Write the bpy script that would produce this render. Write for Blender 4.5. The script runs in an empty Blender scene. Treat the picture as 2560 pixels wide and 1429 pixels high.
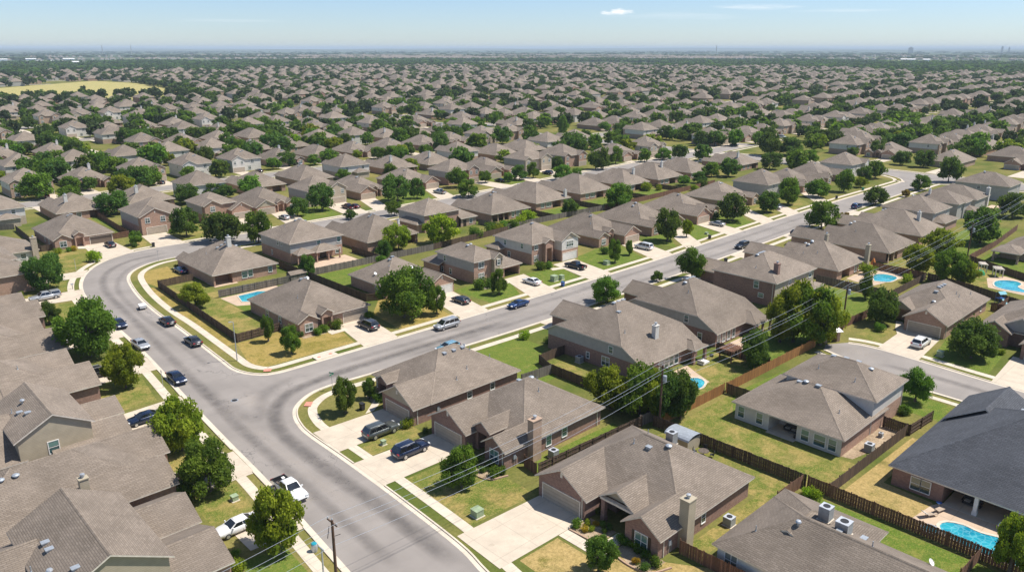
import bpy, bmesh, math, random
import numpy as np
from mathutils import Vector, Matrix
from mathutils.geometry import tessellate_polygon
random.seed(7)
RNG = np.random.default_rng(7)
SC = bpy.context.scene
COL = SC.collection
R = math.radians
CAM_H = 50.0
PITCH = math.atan(594.0 / 1950.0)      # downward tilt
YAW = R(43.5)                          # heading, clockwise from +Y

# ------------------------------------------------------------------ object helpers
def link(o, parent=None):
    COL.objects.link(o)
    if parent is not None:
        o.parent = parent
    return o

def tag(o, label=None, cat=None, group=None, kind=None):
    if label: o['label'] = label
    if cat: o['category'] = cat
    if group: o['group'] = group
    if kind: o['kind'] = kind
    return o

def thing(name, label, cat, loc=(0, 0, 0), rot=0.0, group=None):
    o = bpy.data.objects.new(name, None)
    o.empty_display_size = 0.3
    o.location = loc
    o.rotation_euler = (0, 0, rot)
    link(o)
    return tag(o, label, cat, group)

def copy_tree(o, parent=None):
    c = o.copy()
    link(c, parent)
    for ch in list(o.children):
        copy_tree(ch, c)
    return c

class MB:
    """collects faces with uv (metres) and a material slot per face"""
    def __init__(s):
        s.v = []; s.f = []; s.uv = []; s.m = []; s.sm = []
    def face(s, pts, uv=None, m=0, smooth=False):
        n = len(s.v)
        s.v.extend([tuple(p) for p in pts])
        s.f.append(tuple(range(n, n + len(pts))))
        if uv is None:
            uv = [(p[0], p[1]) for p in pts]
        s.uv.extend(uv); s.m.append(m); s.sm.append(smooth)
    def box(s, x0, x1, y0, y1, z0, z1, m=0, bottom=False):
        P = lambda x, y, z: (x, y, z)
        s.face([P(x0,y0,z0),P(x1,y0,z0),P(x1,y0,z1),P(x0,y0,z1)], [(x0,z0),(x1,z0),(x1,z1),(x0,z1)], m)
        s.face([P(x1,y0,z0),P(x1,y1,z0),P(x1,y1,z1),P(x1,y0,z1)], [(y0,z0),(y1,z0),(y1,z1),(y0,z1)], m)
        s.face([P(x1,y1,z0),P(x0,y1,z0),P(x0,y1,z1),P(x1,y1,z1)], [(x1,z0),(x0,z0),(x0,z1),(x1,z1)], m)
        s.face([P(x0,y1,z0),P(x0,y0,z0),P(x0,y0,z1),P(x0,y1,z1)], [(y1,z0),(y0,z0),(y0,z1),(y1,z1)], m)
        s.face([P(x0,y0,z1),P(x1,y0,z1),P(x1,y1,z1),P(x0,y1,z1)], None, m)
        if bottom:
            s.face([P(x0,y1,z0),P(x1,y1,z0),P(x1,y0,z0),P(x0,y0,z0)], None, m)
    def obox(s, c, ux, uy, uz, m=0):
        """oriented box: centre and three half vectors"""
        c, ux, uy, uz = Vector(c), Vector(ux), Vector(uy), Vector(uz)
        for a, b, d in ((ux,uy,uz),(uy,uz,ux),(uz,ux,uy)):
            for sg in (1, -1):
                q = [c + d*sg - a*sg - b, c + d*sg + a*sg - b, c + d*sg + a*sg + b, c + d*sg - a*sg + b]
                la, lb = a.length*2, b.length*2
                s.face(q, [(0,0),(la,0),(la,lb),(0,lb)], m)
    def tube(s, a, b, r0, r1=None, n=8, m=0, caps=True, smooth=True):
        a, b = Vector(a), Vector(b); r1 = r0 if r1 is None else r1
        d = (b - a); L = d.length
        if L < 1e-6: return
        d.normalize()
        x = d.orthogonal().normalized(); y = d.cross(x)
        ra, rb = [], []
        for i in range(n):
            t = 2*math.pi*i/n
            w = x*math.cos(t) + y*math.sin(t)
            ra.append(a + w*r0); rb.append(b + w*r1)
        for i in range(n):
            j = (i+1) % n
            s.face([ra[i], ra[j], rb[j], rb[i]], [(i/n,0),((i+1)/n,0),((i+1)/n,L),(i/n,L)], m, smooth)
        if caps:
            s.face(rb, None, m); s.face(ra[::-1], None, m)
    def path(s, pts, r, n=5, m=0):
        for p, q in zip(pts[:-1], pts[1:]):
            s.tube(p, q, r, r, n, m, False)
    def lathe(s, prof, c=(0,0,0), n=16, m=0, smooth=True):
        for (r0, z0), (r1, z1) in zip(prof[:-1], prof[1:]):
            for i in range(n):
                t0, t1 = 2*math.pi*i/n, 2*math.pi*(i+1)/n
                P = lambda r, t, z: (c[0]+r*math.cos(t), c[1]+r*math.sin(t), c[2]+z)
                if r0 < 1e-5: s.face([P(0,0,z0), P(r1,t0,z1), P(r1,t1,z1)][::-1], None, m, smooth)
                elif r1 < 1e-5: s.face([P(r0,t0,z0), P(r0,t1,z0), P(0,0,z1)], None, m, smooth)
                else: s.face([P(r0,t0,z0), P(r0,t1,z0), P(r1,t1,z1), P(r1,t0,z1)], None, m, smooth)
    def poly(s, pts, z=0.0, m=0):
        vs = [Vector((p[0], p[1], 0)) for p in pts]
        for t in tessellate_polygon([vs]):
            a = [pts[i] for i in t]
            ar = (a[1][0]-a[0][0])*(a[2][1]-a[0][1]) - (a[2][0]-a[0][0])*(a[1][1]-a[0][1])
            if ar < 0: a = a[::-1]
            s.face([(p[0], p[1], z) for p in a], None, m)
    def mesh(s, name, mats):
        me = bpy.data.meshes.new(name)
        me.from_pydata(s.v, [], s.f)
        if s.uv:
            l = me.uv_layers.new(name='UVMap')
            l.data.foreach_set('uv', np.array(s.uv, dtype=np.float32).ravel())
        for mm in (mats if isinstance(mats, (list, tuple)) else [mats]):
            me.materials.append(mm)
        me.polygons.foreach_set('material_index', np.array(s.m, dtype=np.int32))
        me.polygons.foreach_set('use_smooth', np.array(s.sm, dtype=bool))
        return me
    def build(s, name, mats, parent=None, weld=False):
        if not s.f: return None
        me = s.mesh(name, mats)
        if weld:
            b = bmesh.new(); b.from_mesh(me)
            bmesh.ops.remove_doubles(b, verts=b.verts, dist=1e-4)
            b.to_mesh(me); b.free()
        return link(bpy.data.objects.new(name, me), parent)

def struct(name, mb, mat):
    o = mb.build(name, mat)
    return tag(o, kind='structure')

# ------------------------------------------------------------------ materials
def new_mat(name):
    m = bpy.data.materials.new(name); m.use_nodes = True
    nt = m.node_tree
    return m, nt, nt.nodes['Principled BSDF'], nt.nodes, nt.links

def mk_math(nt, op, a, b=None):
    n = nt.nodes.new('ShaderNodeMath'); n.operation = op
    for i, x in enumerate((a, b)):
        if x is None: continue
        if isinstance(x, (int, float)): n.inputs[i].default_value = x
        else: nt.links.new(x, n.inputs[i])
    return n.outputs[0]

def mk_mix(nt, fac, a, b, mode='MIX'):
    n = nt.nodes.new('ShaderNodeMix'); n.data_type = 'RGBA'; n.blend_type = mode
    for sock, x in ((n.inputs[0], fac), (n.inputs[6], a), (n.inputs[7], b)):
        if isinstance(x, (int, float)): sock.default_value = x
        elif isinstance(x, tuple): sock.default_value = (*x, 1) if len(x) == 3 else x
        else: nt.links.new(x, sock)
    return n.outputs[2]

def mk_noise(nt, vec, scale, detail=3, rough=0.55, lo=0.35, hi=0.65, stretch=None):
    if stretch is not None:
        mp = nt.nodes.new('ShaderNodeMapping'); mp.inputs['Scale'].default_value = stretch
        nt.links.new(vec, mp.inputs[0]); vec = mp.outputs[0]
    n = nt.nodes.new('ShaderNodeTexNoise')
    n.inputs['Scale'].default_value = scale; n.inputs['Detail'].default_value = detail
    n.inputs['Roughness'].default_value = rough
    nt.links.new(vec, n.inputs['Vector'])
    r = nt.nodes.new('ShaderNodeMapRange')
    r.inputs[1].default_value = lo; r.inputs[2].default_value = hi
    nt.links.new(n.outputs[0], r.inputs[0])
    return r.outputs[0]

def coord(nt, which='Object'):
    return nt.nodes.new('ShaderNodeTexCoord').outputs[which]

def world_pos(nt):
    return nt.nodes.new('ShaderNodeNewGeometry').outputs['Position']

def plain(name, col, rough=0.6, metal=0.0, var=0.12, scale=3.0, coat=0.0):
    m, nt, b, N, L = new_mat(name)
    f = mk_noise(nt, coord(nt), scale, 3)
    c = mk_mix(nt, f, tuple(x*(1-var) for x in col), tuple(min(1, x*(1+var)) for x in col))
    L.new(c, b.inputs['Base Color'])
    b.inputs['Roughness'].default_value = rough; b.inputs['Metallic'].default_value = metal
    if coat: b.inputs['Coat Weight'].default_value = coat; b.inputs['Coat Roughness'].default_value = 0.05
    return m

def shingle_mat(name, base, light, dark):
    m, nt, b, N, L = new_mat(name)
    uv = coord(nt, 'UV')
    oi = N.new('ShaderNodeObjectInfo')
    br = N.new('ShaderNodeTexBrick'); L.new(uv, br.inputs['Vector'])
    br.inputs['Color1'].default_value = (*base, 1); br.inputs['Color2'].default_value = (*light, 1)
    br.inputs['Mortar'].default_value = (*dark, 1)
    br.inputs['Scale'].default_value = 1.0; br.inputs['Mortar Size'].default_value = 0.030
    br.inputs['Bias'].default_value = -0.1; br.inputs['Brick Width'].default_value = 0.62
    br.inputs['Row Height'].default_value = 0.21; br.offset_frequency = 2; br.inputs['Mortar Smooth'].default_value = 0.3
    f = mk_noise(nt, uv, 2.2, 4, 0.7, 0.3, 0.7, (0.7, 3.2, 1))
    c = mk_mix(nt, mk_math(nt, 'MULTIPLY', f, 0.45), br.outputs[0], tuple(x*0.66 for x in base))
    g = mk_noise(nt, uv, 0.25, 3, 0.5, 0.35, 0.7)
    c = mk_mix(nt, mk_math(nt, 'MULTIPLY', g, 0.30), c, tuple(min(1, x*1.25) for x in light))
    wv = N.new('ShaderNodeVectorMath'); wv.operation = 'ADD'; L.new(uv, wv.inputs[0]); L.new(oi.outputs['Location'], wv.inputs[1])
    pa = mk_noise(nt, wv.outputs[0], 0.16, 4, 0.6, 0.42, 0.66)
    c = mk_mix(nt, mk_math(nt, 'MULTIPLY', pa, 0.34), c, tuple(x*0.62 for x in base))
    st = mk_noise(nt, uv, 0.9, 3, 0.6, 0.55, 0.75, (1.0, 0.12, 1))
    c = mk_mix(nt, mk_math(nt, 'MULTIPLY', st, 0.22), c, tuple(x*0.6 for x in base))
    hv = N.new('ShaderNodeHueSaturation'); L.new(c, hv.inputs['Color'])
    L.new(mk_math(nt, 'ADD', mk_math(nt, 'MULTIPLY', oi.outputs['Random'], 0.22), 0.88), hv.inputs['Value'])
    L.new(hv.outputs[0], b.inputs['Base Color']); b.inputs['Roughness'].default_value = 0.92
    bp = N.new('ShaderNodeBump'); bp.inputs['Strength'].default_value = 0.5; bp.inputs['Distance'].default_value = 0.03
    L.new(br.outputs['Fac'], bp.inputs['Height']); bp.invert = True
    L.new(bp.outputs[0], b.inputs['Normal'])
    return m

def brick_mat(name, c1, c2, mortar):
    m, nt, b, N, L = new_mat(name)
    uv = coord(nt, 'UV')
    br = N.new('ShaderNodeTexBrick'); L.new(uv, br.inputs['Vector'])
    br.inputs['Color1'].default_value = (*c1, 1); br.inputs['Color2'].default_value = (*c2, 1)
    br.inputs['Mortar'].default_value = (*mortar, 1); br.inputs['Scale'].default_value = 1.0
    br.inputs['Mortar Size'].default_value = 0.012; br.inputs['Brick Width'].default_value = 0.30; br.inputs['Row Height'].default_value = 0.11
    f = mk_noise(nt, uv, 3.0, 4, 0.65, 0.35, 0.65)
    c = mk_mix(nt, mk_math(nt, 'MULTIPLY', f, 0.45), br.outputs[0], tuple(x*0.6 for x in c1))
    g = mk_noise(nt, uv, 0.35, 2, 0.5, 0.4, 0.7)
    c = mk_mix(nt, mk_math(nt, 'MULTIPLY', g, 0.25), c, tuple(min(1, x*1.4) for x in c2))
    L.new(c, b.inputs['Base Color']); b.inputs['Roughness'].default_value = 0.9
    return m

def siding_mat(name, col, pitch=0.18):
    m, nt, b, N, L = new_mat(name)
    uv = coord(nt, 'UV')
    sp = N.new('ShaderNodeSeparateXYZ'); L.new(uv, sp.inputs[0])
    fr = mk_math(nt, 'FRACT', mk_math(nt, 'DIVIDE', sp.outputs[1], pitch))
    ln = mk_math(nt, 'LESS_THAN', fr, 0.13)
    f = mk_noise(nt, uv, 1.2, 3, 0.5)
    c = mk_mix(nt, f, tuple(x*0.93 for x in col), tuple(x*1.05 for x in col))
    c = mk_mix(nt, mk_math(nt, 'MULTIPLY', ln, 0.45), c, tuple(x*0.45 for x in col))
    L.new(c, b.inputs['Base Color']); b.inputs['Roughness'].default_value = 0.7
    return m

def concrete_mat(name, col, joint=None):
    m, nt, b, N, L = new_mat(name)
    p = world_pos(nt)
    f = mk_noise(nt, p, 0.5, 5, 0.6, 0.3, 0.7)
    c = mk_mix(nt, f, tuple(x*0.84 for x in col), tuple(min(1, x*1.08) for x in col))
    g = mk_noise(nt, p, 9, 3, 0.6, 0.35, 0.65)
    c = mk_mix(nt, mk_math(nt, 'MULTIPLY', g, 0.18), c, tuple(x*0.7 for x in col))
    if joint:
        sp = N.new('ShaderNodeSeparateXYZ'); L.new(p, sp.inputs[0])
        for ax in (0, 1):
            fr = mk_math(nt, 'FRACT', mk_math(nt, 'DIVIDE', sp.outputs[ax], joint))
            c = mk_mix(nt, mk_math(nt, 'MULTIPLY', mk_math(nt, 'LESS_THAN', fr, 0.10/joint), 0.35), c, tuple(x*0.5 for x in col))
    st = mk_noise(nt, p, 0.9, 3, 0.6, 0.62, 0.74)
    c = mk_mix(nt, mk_math(nt, 'MULTIPLY', st, 0.28), c, (0.22, 0.17, 0.11))
    L.new(c, b.inputs['Base Color']); b.inputs['Roughness'].default_value = 0.85
    return m

def asphalt_mat(name, col):
    m, nt, b, N, L = new_mat(name)
    p = world_pos(nt)
    f = mk_noise(nt, p, 0.12, 4, 0.55, 0.3, 0.7)
    c = mk_mix(nt, f, tuple(x*0.80 for x in col), tuple(x*1.12 for x in col))
    g = mk_noise(nt, p, 14, 2, 0.6, 0.3, 0.7)
    c = mk_mix(nt, mk_math(nt, 'MULTIPLY', g, 0.25), c, tuple(x*0.72 for x in col))
    # wear bands along the lanes, patchy
    for st, w in (((0.03, 0.55, 1), 0.30), ((0.55, 0.03, 1), 0.22)):
        s = mk_noise(nt, p, 1.0, 3, 0.55, 0.5, 0.72, st)
        c = mk_mix(nt, mk_math(nt, 'MULTIPLY', s, w), c, tuple(x*0.70 for x in col))
    # cracks
    v = N.new('ShaderNodeTexVoronoi'); v.feature = 'DISTANCE_TO_EDGE'; v.inputs['Scale'].default_value = 0.13
    d = N.new('ShaderNodeTexNoise'); d.inputs['Scale'].default_value = 0.7; d.inputs['Detail'].default_value = 4
    L.new(p, d.inputs['Vector'])
    va = N.new('ShaderNodeVectorMath'); va.operation = 'MULTIPLY_ADD'
    L.new(d.outputs['Color'], va.inputs[0]); va.inputs[1].default_value = (5, 5, 0); L.new(p, va.inputs[2])
    L.new(va.outputs[0], v.inputs['Vector'])
    ck = mk_math(nt, 'LESS_THAN', v.outputs['Distance'], 0.005)
    k = mk_noise(nt, p, 0.06, 2, 0.5, 0.5, 0.6)
    c = mk_mix(nt, mk_math(nt, 'MULTIPLY', mk_math(nt, 'MULTIPLY', ck, k), 0.6), c, (0.05, 0.05, 0.05))
    L.new(c, b.inputs['Base Color']); b.inputs['Roughness'].default_value = 0.9
    return m

def wear_mat(name, col):
    m, nt, b, N, L = new_mat(name)
    at = N.new('ShaderNodeAttribute'); at.attribute_name = 'wear'
    p = world_pos(nt)
    n = mk_noise(nt, p, 0.6, 5, 0.65, 0.30, 0.70)
    a = mk_math(nt, 'MULTIPLY', at.outputs['Fac'], mk_math(nt, 'ADD', mk_math(nt, 'MULTIPLY', n, 0.6), 0.4))
    b.inputs['Base Color'].default_value = (*col, 1); b.inputs['Roughness'].default_value = 0.8
    tr = N.new('ShaderNodeBsdfTransparent'); mx = N.new('ShaderNodeMixShader')
    L.new(a, mx.inputs[0]); L.new(tr.outputs[0], mx.inputs[1]); L.new(b.outputs[0], mx.inputs[2])
    L.new(mx.outputs[0], N['Material Output'].inputs['Surface'])
    return m

def grass_mat(name, green, dry, amount, fine=1.0):
    """amount: share of dry straw"""
    m, nt, b, N, L = new_mat(name)
    p = world_pos(nt)
    f = mk_noise(nt, p, 0.20, 6, 0.70, 0.70 - amount*0.5, 0.84 - amount*0.5)
    c = mk_mix(nt, f, green, dry)
    w = mk_noise(nt, p, 0.75*fine, 6, 0.78, 0.47, 0.60)
    c = mk_mix(nt, mk_math(nt, 'MULTIPLY', w, 0.30+0.35*amount), c, tuple(min(1, x*1.15) for x in dry))
    v = mk_noise(nt, p, 0.42*fine, 6, 0.74, 0.52, 0.66)
    c = mk_mix(nt, mk_math(nt, 'MULTIPLY', v, 0.60), c, (green[0]*0.55, green[1]*0.72, green[2]*0.7))
    g = mk_noise(nt, p, 2.6*fine, 5, 0.8, 0.40, 0.62)
    c = mk_mix(nt, mk_math(nt, 'MULTIPLY', g, 0.50), c, tuple(x*0.40 for x in green))
    h = mk_noise(nt, p, 6.0*fine, 3, 0.8, 0.50, 0.68)
    c = mk_mix(nt, mk_math(nt, 'MULTIPLY', h, 0.55), c, tuple(min(1, x*1.3) for x in dry))
    e = mk_noise(nt, p, 0.30*fine, 5, 0.7, 0.66, 0.74)
    c = mk_mix(nt, mk_math(nt, 'MULTIPLY', e, 0.25+0.5*amount), c, (0.40, 0.29, 0.165))
    t = mk_noise(nt, p, 0.06, 3, 0.6, 0.45, 0.65)
    c = mk_mix(nt, mk_math(nt, 'MULTIPLY', t, 0.30), c, tuple((a+d)*0.42 for a, d in zip(green, dry)))
    L.new(c, b.inputs['Base Color']); b.inputs['Roughness'].default_value = 1.0
    b.inputs['Specular IOR Level'].default_value = 0.1
    return m

def wood_mat(name, col, board=0.15, var=0.45):
    m, nt, b, N, L = new_mat(name)
    uv = coord(nt, 'UV')
    sp = N.new('ShaderNodeSeparateXYZ'); L.new(uv, sp.inputs[0])
    q = mk_math(nt, 'DIVIDE', sp.outputs[0], board)
    wn = N.new('ShaderNodeTexWhiteNoise'); wn.noise_dimensions = '1D'
    L.new(mk_math(nt, 'FLOOR', q), wn.inputs['W'])
    c = mk_mix(nt, wn.outputs['Value'], tuple(x*(1-var) for x in col), tuple(x*(1+var) for x in col))
    gap = mk_math(nt, 'LESS_THAN', mk_math(nt, 'FRACT', q), 0.10)
    c = mk_mix(nt, mk_math(nt, 'MULTIPLY', gap, 0.75), c, tuple(x*0.15 for x in col))
    f = mk_noise(nt, uv, 1.6, 5, 0.7, 0.35, 0.7, (2.0, 0.5, 1))
    c = mk_mix(nt, mk_math(nt, 'MULTIPLY', f, 0.5), c, tuple(x*0.5 for x in col))
    L.new(c, b.inputs['Base Color']); b.inputs['Roughness'].default_value = 0.9
    return m

def leaf_mat(name, dark, light, trans=0.42):
    m, nt, b, N, L = new_mat(name)
    at = N.new('ShaderNodeAttribute'); at.attribute_name = 'tint'
    oi = N.new('ShaderNodeObjectInfo')
    c = mk_mix(nt, at.outputs['Fac'], dark, light)
    hv = N.new('ShaderNodeHueSaturation'); L.new(c, hv.inputs['Color'])
    L.new(mk_math(nt, 'ADD', mk_math(nt, 'MULTIPLY', oi.outputs['Random'], 0.04), 0.475), hv.inputs['Hue'])
    L.new(mk_math(nt, 'ADD', mk_math(nt, 'MULTIPLY', oi.outputs['Random'], 0.4), 0.68), hv.inputs['Value'])
    L.new(hv.outputs[0], b.inputs['Base Color'])
    b.inputs['Roughness'].default_value = 0.75; b.inputs['Specular IOR Level'].default_value = 0.2
    tr = N.new('ShaderNodeBsdfTranslucent')
    tc = mk_mix(nt, 0.5, hv.outputs[0], (light[0]*1.3, light[1]*1.3, light[2]*0.7))
    L.new(tc, tr.inputs['Color'])
    mx = N.new('ShaderNodeMixShader'); mx.inputs[0].default_value = trans
    L.new(b.outputs[0], mx.inputs[1]); L.new(tr.outputs[0], mx.inputs[2])
    L.new(mx.outputs[0], nt.nodes['Material Output'].inputs['Surface'])
    return m

def glass_mat(name, col, rough=0.08, blind=None):
    m, nt, b, N, L = new_mat(name)
    f = mk_noise(nt, coord(nt), 0.8, 2, 0.5, 0.4, 0.6)
    c = mk_mix(nt, f, tuple(x*0.6 for x in col), tuple(x*1.5 for x in col))
    if blind:
        sp = N.new('ShaderNodeSeparateXYZ'); L.new(coord(nt, 'UV'), sp.inputs[0])
        oi = N.new('ShaderNodeObjectInfo')
        up = mk_math(nt, 'GREATER_THAN', sp.outputs[1], mk_math(nt, 'ADD', 0.45, mk_math(nt, 'MULTIPLY', oi.outputs['Random'], 0.5)))
        sl = mk_math(nt, 'LESS_THAN', mk_math(nt, 'FRACT', mk_math(nt, 'MULTIPLY', sp.outputs[1], 9.0)), 0.3)
        bl = mk_mix(nt, mk_math(nt, 'MULTIPLY', sl, 0.35), blind, tuple(x*0.5 for x in blind))
        c = mk_mix(nt, mk_math(nt, 'MULTIPLY', up, 0.8), c, bl)
    L.new(c, b.inputs['Base Color']); b.inputs['Roughness'].default_value = rough
    b.inputs['IOR'].default_value = 1.6; b.inputs['Specular IOR Level'].default_value = 0.8
    return m

def water_mat(name, shallow, deep):
    m, nt, b, N, L = new_mat(name)
    p = world_pos(nt)
    f = mk_noise(nt, p, 0.35, 2, 0.5, 0.35, 0.65)
    c = mk_mix(nt, f, deep, shallow)
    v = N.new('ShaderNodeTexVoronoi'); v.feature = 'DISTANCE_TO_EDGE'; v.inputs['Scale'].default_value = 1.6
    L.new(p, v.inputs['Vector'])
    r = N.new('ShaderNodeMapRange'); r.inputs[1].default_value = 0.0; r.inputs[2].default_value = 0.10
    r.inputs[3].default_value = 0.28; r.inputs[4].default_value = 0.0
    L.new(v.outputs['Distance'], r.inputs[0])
    c = mk_mix(nt, r.outputs[0], c, (0.35, 0.75, 0.80))  # bright web of sunlight caustics painted into the water colour
    L.new(c, b.inputs['Base Color']); b.inputs['Roughness'].default_value = 0.06; b.inputs['IOR'].default_value = 1.33
    bp = N.new('ShaderNodeBump'); bp.inputs['Strength'].default_value = 0.15
    nz = N.new('ShaderNodeTexNoise'); nz.inputs['Scale'].default_value = 3.0; L.new(p, nz.inputs['Vector'])
    L.new(nz.outputs[0], bp.inputs['Height']); L.new(bp.outputs[0], b.inputs['Normal'])
    return m

M = {}
M['shingle'] = shingle_mat('roof_shingle', (0.208, 0.166, 0.128), (0.305, 0.248, 0.197), (0.108, 0.085, 0.066))
M['shingle_dark'] = shingle_mat('charcoal_shingle', (0.060, 0.064, 0.074), (0.10, 0.105, 0.12), (0.025, 0.027, 0.032))
M['brick'] = brick_mat('red_brown_brick', (0.32, 0.175, 0.122), (0.46, 0.28, 0.20), (0.44, 0.36, 0.29))
M['brick_dark'] = brick_mat('dark_brown_brick', (0.215, 0.115, 0.088), (0.33, 0.19, 0.145), (0.33, 0.26, 0.22))
M['brick_tan'] = brick_mat('tan_brick', (0.36, 0.235, 0.16), (0.46, 0.32, 0.225), (0.45, 0.37, 0.30))
M['stone'] = brick_mat('cream_stone', (0.34, 0.27, 0.19), (0.50, 0.42, 0.32), (0.5, 0.44, 0.36))
M['siding'] = siding_mat('grey_siding', (0.40, 0.38, 0.345))
M['siding_tan'] = siding_mat('tan_siding', (0.42, 0.36, 0.26), 0.2)
M['siding_white'] = siding_mat('pale_siding', (0.62, 0.59, 0.54))
M['trim'] = plain('cream_trim', (0.68, 0.61, 0.52), 0.6)
M['soffit'] = M['trim']
M['white'] = plain('white_paint', (0.78, 0.77, 0.74), 0.5, var=0.05)
M['garage_tan'] = siding_mat('tan_garage_panel', (0.42, 0.35, 0.275), 0.46)
M['garage_white'] = siding_mat('white_garage_panel', (0.68, 0.66, 0.62), 0.46)
M['garage_brown'] = siding_mat('brown_garage_panel', (0.16, 0.12, 0.09), 0.46)
M['glass'] = glass_mat('window_glass', (0.035, 0.055, 0.055), 0.10, (0.26, 0.28, 0.25))
M['glass_teal'] = glass_mat('teal_blind_glass', (0.03, 0.07, 0.075), 0.10, (0.15, 0.29, 0.26))
M['car_glass'] = glass_mat('car_window_glass', (0.010, 0.013, 0.016), 0.04)
M['dark'] = plain('dark_door', (0.035, 0.025, 0.02), 0.5)
M['metal'] = plain('galvanised_metal', (0.50, 0.52, 0.54), 0.45, 0.5)
M['vent'] = plain('grey_vent_metal', (0.38, 0.41, 0.44), 0.45, 0.3)
M['black'] = plain('black_plastic', (0.022, 0.022, 0.024), 0.55)
M['ac'] = plain('grey_ac_cabinet', (0.30, 0.31, 0.31), 0.55, 0.2)
M['ac_top'] = plain('pale_ac_lid', (0.48, 0.50, 0.53), 0.5, 0.2)
M['green_box'] = plain('green_utility_paint', (0.29, 0.36, 0.22), 0.6)
M['concrete'] = concrete_mat('driveway_concrete', (0.58, 0.49, 0.38), 4.2)
M['walk'] = concrete_mat('sidewalk_concrete', (0.63, 0.545, 0.43), 1.5)
M['kerb'] = concrete_mat('kerb_concrete', (0.64, 0.555, 0.44))
M['deckc'] = concrete_mat('pool_deck_concrete', (0.55, 0.41, 0.29), 3.0)
M['asphalt'] = asphalt_mat('aged_asphalt', (0.292, 0.260, 0.233))
M['wear_dark'] = wear_mat('tyre_darkened_asphalt', (0.10, 0.09, 0.085))
M['wear_light'] = wear_mat('dusty_asphalt', (0.56, 0.49, 0.42))
M['ramp'] = plain('red_tactile_paving', (0.62, 0.24, 0.17), 0.8)
M['grass'] = grass_mat('mixed_lawn', (0.110, 0.150, 0.024), (0.32, 0.24, 0.08), 0.44)
M['lawn_green'] = grass_mat('green_lawn', (0.100, 0.165, 0.022), (0.25, 0.225, 0.06), 0.28)
M['lawn_mix'] = grass_mat('patchy_lawn', (0.110, 0.155, 0.024), (0.34, 0.255, 0.09), 0.48)
M['lawn_dry'] = grass_mat('dry_lawn', (0.17, 0.155, 0.035), (0.44, 0.315, 0.13), 0.72)
M['lawn_gold'] = grass_mat('golden_lawn', (0.20, 0.175, 0.035), (0.38, 0.275, 0.09), 0.62)
M['soil'] = grass_mat('planting_bed_soil', (0.26, 0.18, 0.11), (0.46, 0.36, 0.25), 0.55)
M['fence_dark'] = wood_mat('weathered_brown_boards', (0.115, 0.075, 0.05))
M['fence_grey'] = wood_mat('silvered_grey_boards', (0.19, 0.165, 0.14))
M['fence_orange'] = wood_mat('new_cedar_boards', (0.36, 0.165, 0.05), var=0.3)
M['fence_brown'] = wood_mat('red_brown_boards', (0.20, 0.10, 0.06))
M['pole'] = wood_mat('creosoted_pole', (0.125, 0.068, 0.042), 0.06, 0.2)
M['bark'] = plain('bark', (0.12, 0.095, 0.075), 0.95, var=0.35, scale=6)
M['water'] = water_mat('pool_water', (0.03, 0.36, 0.43), (0.008, 0.20, 0.30))
M['tyre'] = plain('tyre_rubber', (0.018, 0.018, 0.019), 0.85)
M['rim'] = plain('alloy_rim', (0.55, 0.55, 0.55), 0.35, 0.7)
M['lamp_clear'] = plain('headlight_lens', (0.70, 0.72, 0.74), 0.15)
M['lamp_red'] = plain('taillight_lens', (0.35, 0.02, 0.03), 0.2)
M['tan_cloth'] = plain('tan_sling_cloth', (0.40, 0.31, 0.23), 0.85)
M['orange_cloth'] = plain('orange_canvas', (0.55, 0.20, 0.05), 0.85)
M['blue_plastic'] = plain('blue_plastic', (0.03, 0.10, 0.30), 0.4)
M['teal_plastic'] = plain('teal_plastic', (0.02, 0.28, 0.36), 0.4)
M['green_plastic'] = plain('green_plastic', (0.02, 0.30, 0.12), 0.5)
M['sign_green'] = plain('street_sign_green', (0.02, 0.22, 0.12), 0.5)
M['brickedge'] = brick_mat('garden_edging', (0.42, 0.26, 0.17), (0.5, 0.34, 0.23), (0.4, 0.33, 0.26))
LEAF = {
 'g': leaf_mat('green_leaves', (0.055, 0.126, 0.016), (0.187, 0.316, 0.032)),
 'd': leaf_mat('dark_green_leaves', (0.043, 0.099, 0.019), (0.145, 0.235, 0.034)),
 'l': leaf_mat('yellow_green_leaves', (0.113, 0.184, 0.013), (0.32, 0.384, 0.028)),
 'b': leaf_mat('bright_green_leaves', (0.151, 0.26, 0.013), (0.357, 0.506, 0.028)),
 'p': leaf_mat('needle_green_leaves', (0.065, 0.131, 0.02), (0.166, 0.26, 0.034)),
 'r': leaf_mat('bronze_leaves', (0.138, 0.099, 0.02), (0.312, 0.213, 0.043)),
 'f': leaf_mat('far_muted_leaves', (0.026, 0.050, 0.016), (0.085, 0.135, 0.036), 0.3),
 'y': leaf_mat('yellow_blossom_leaves', (0.184, 0.149, 0.011), (0.672, 0.512, 0.048)),
}
# ------------------------------------------------------------------ houses
Z1, Z2 = 2.6, 5.1
SLOPE = 0.58
OH = 0.45

def clip(poly, fn):
    """keep the part of a polygon of tuples where the linear function fn >= 0"""
    out = []
    n = len(poly)
    for i in range(n):
        p, q = poly[i], poly[(i+1) % n]
        a, b = fn(p), fn(q)
        if a >= -1e-9: out.append(p)
        if (a > 1e-9 and b < -1e-9) or (a < -1e-9 and b > 1e-9):
            t = a/(a-b)
            out.append(tuple(p[k] + (q[k]-p[k])*t for k in range(len(p))))
    res = []
    for p in out:
        if not res or max(abs(p[k]-res[-1][k]) for k in range(len(p))) > 1e-5: res.append(p)
    if len(res) > 1 and max(abs(res[0][k]-res[-1][k]) for k in range(len(p))) < 1e-5: res.pop()
    return res if len(res) >= 3 else []

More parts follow.
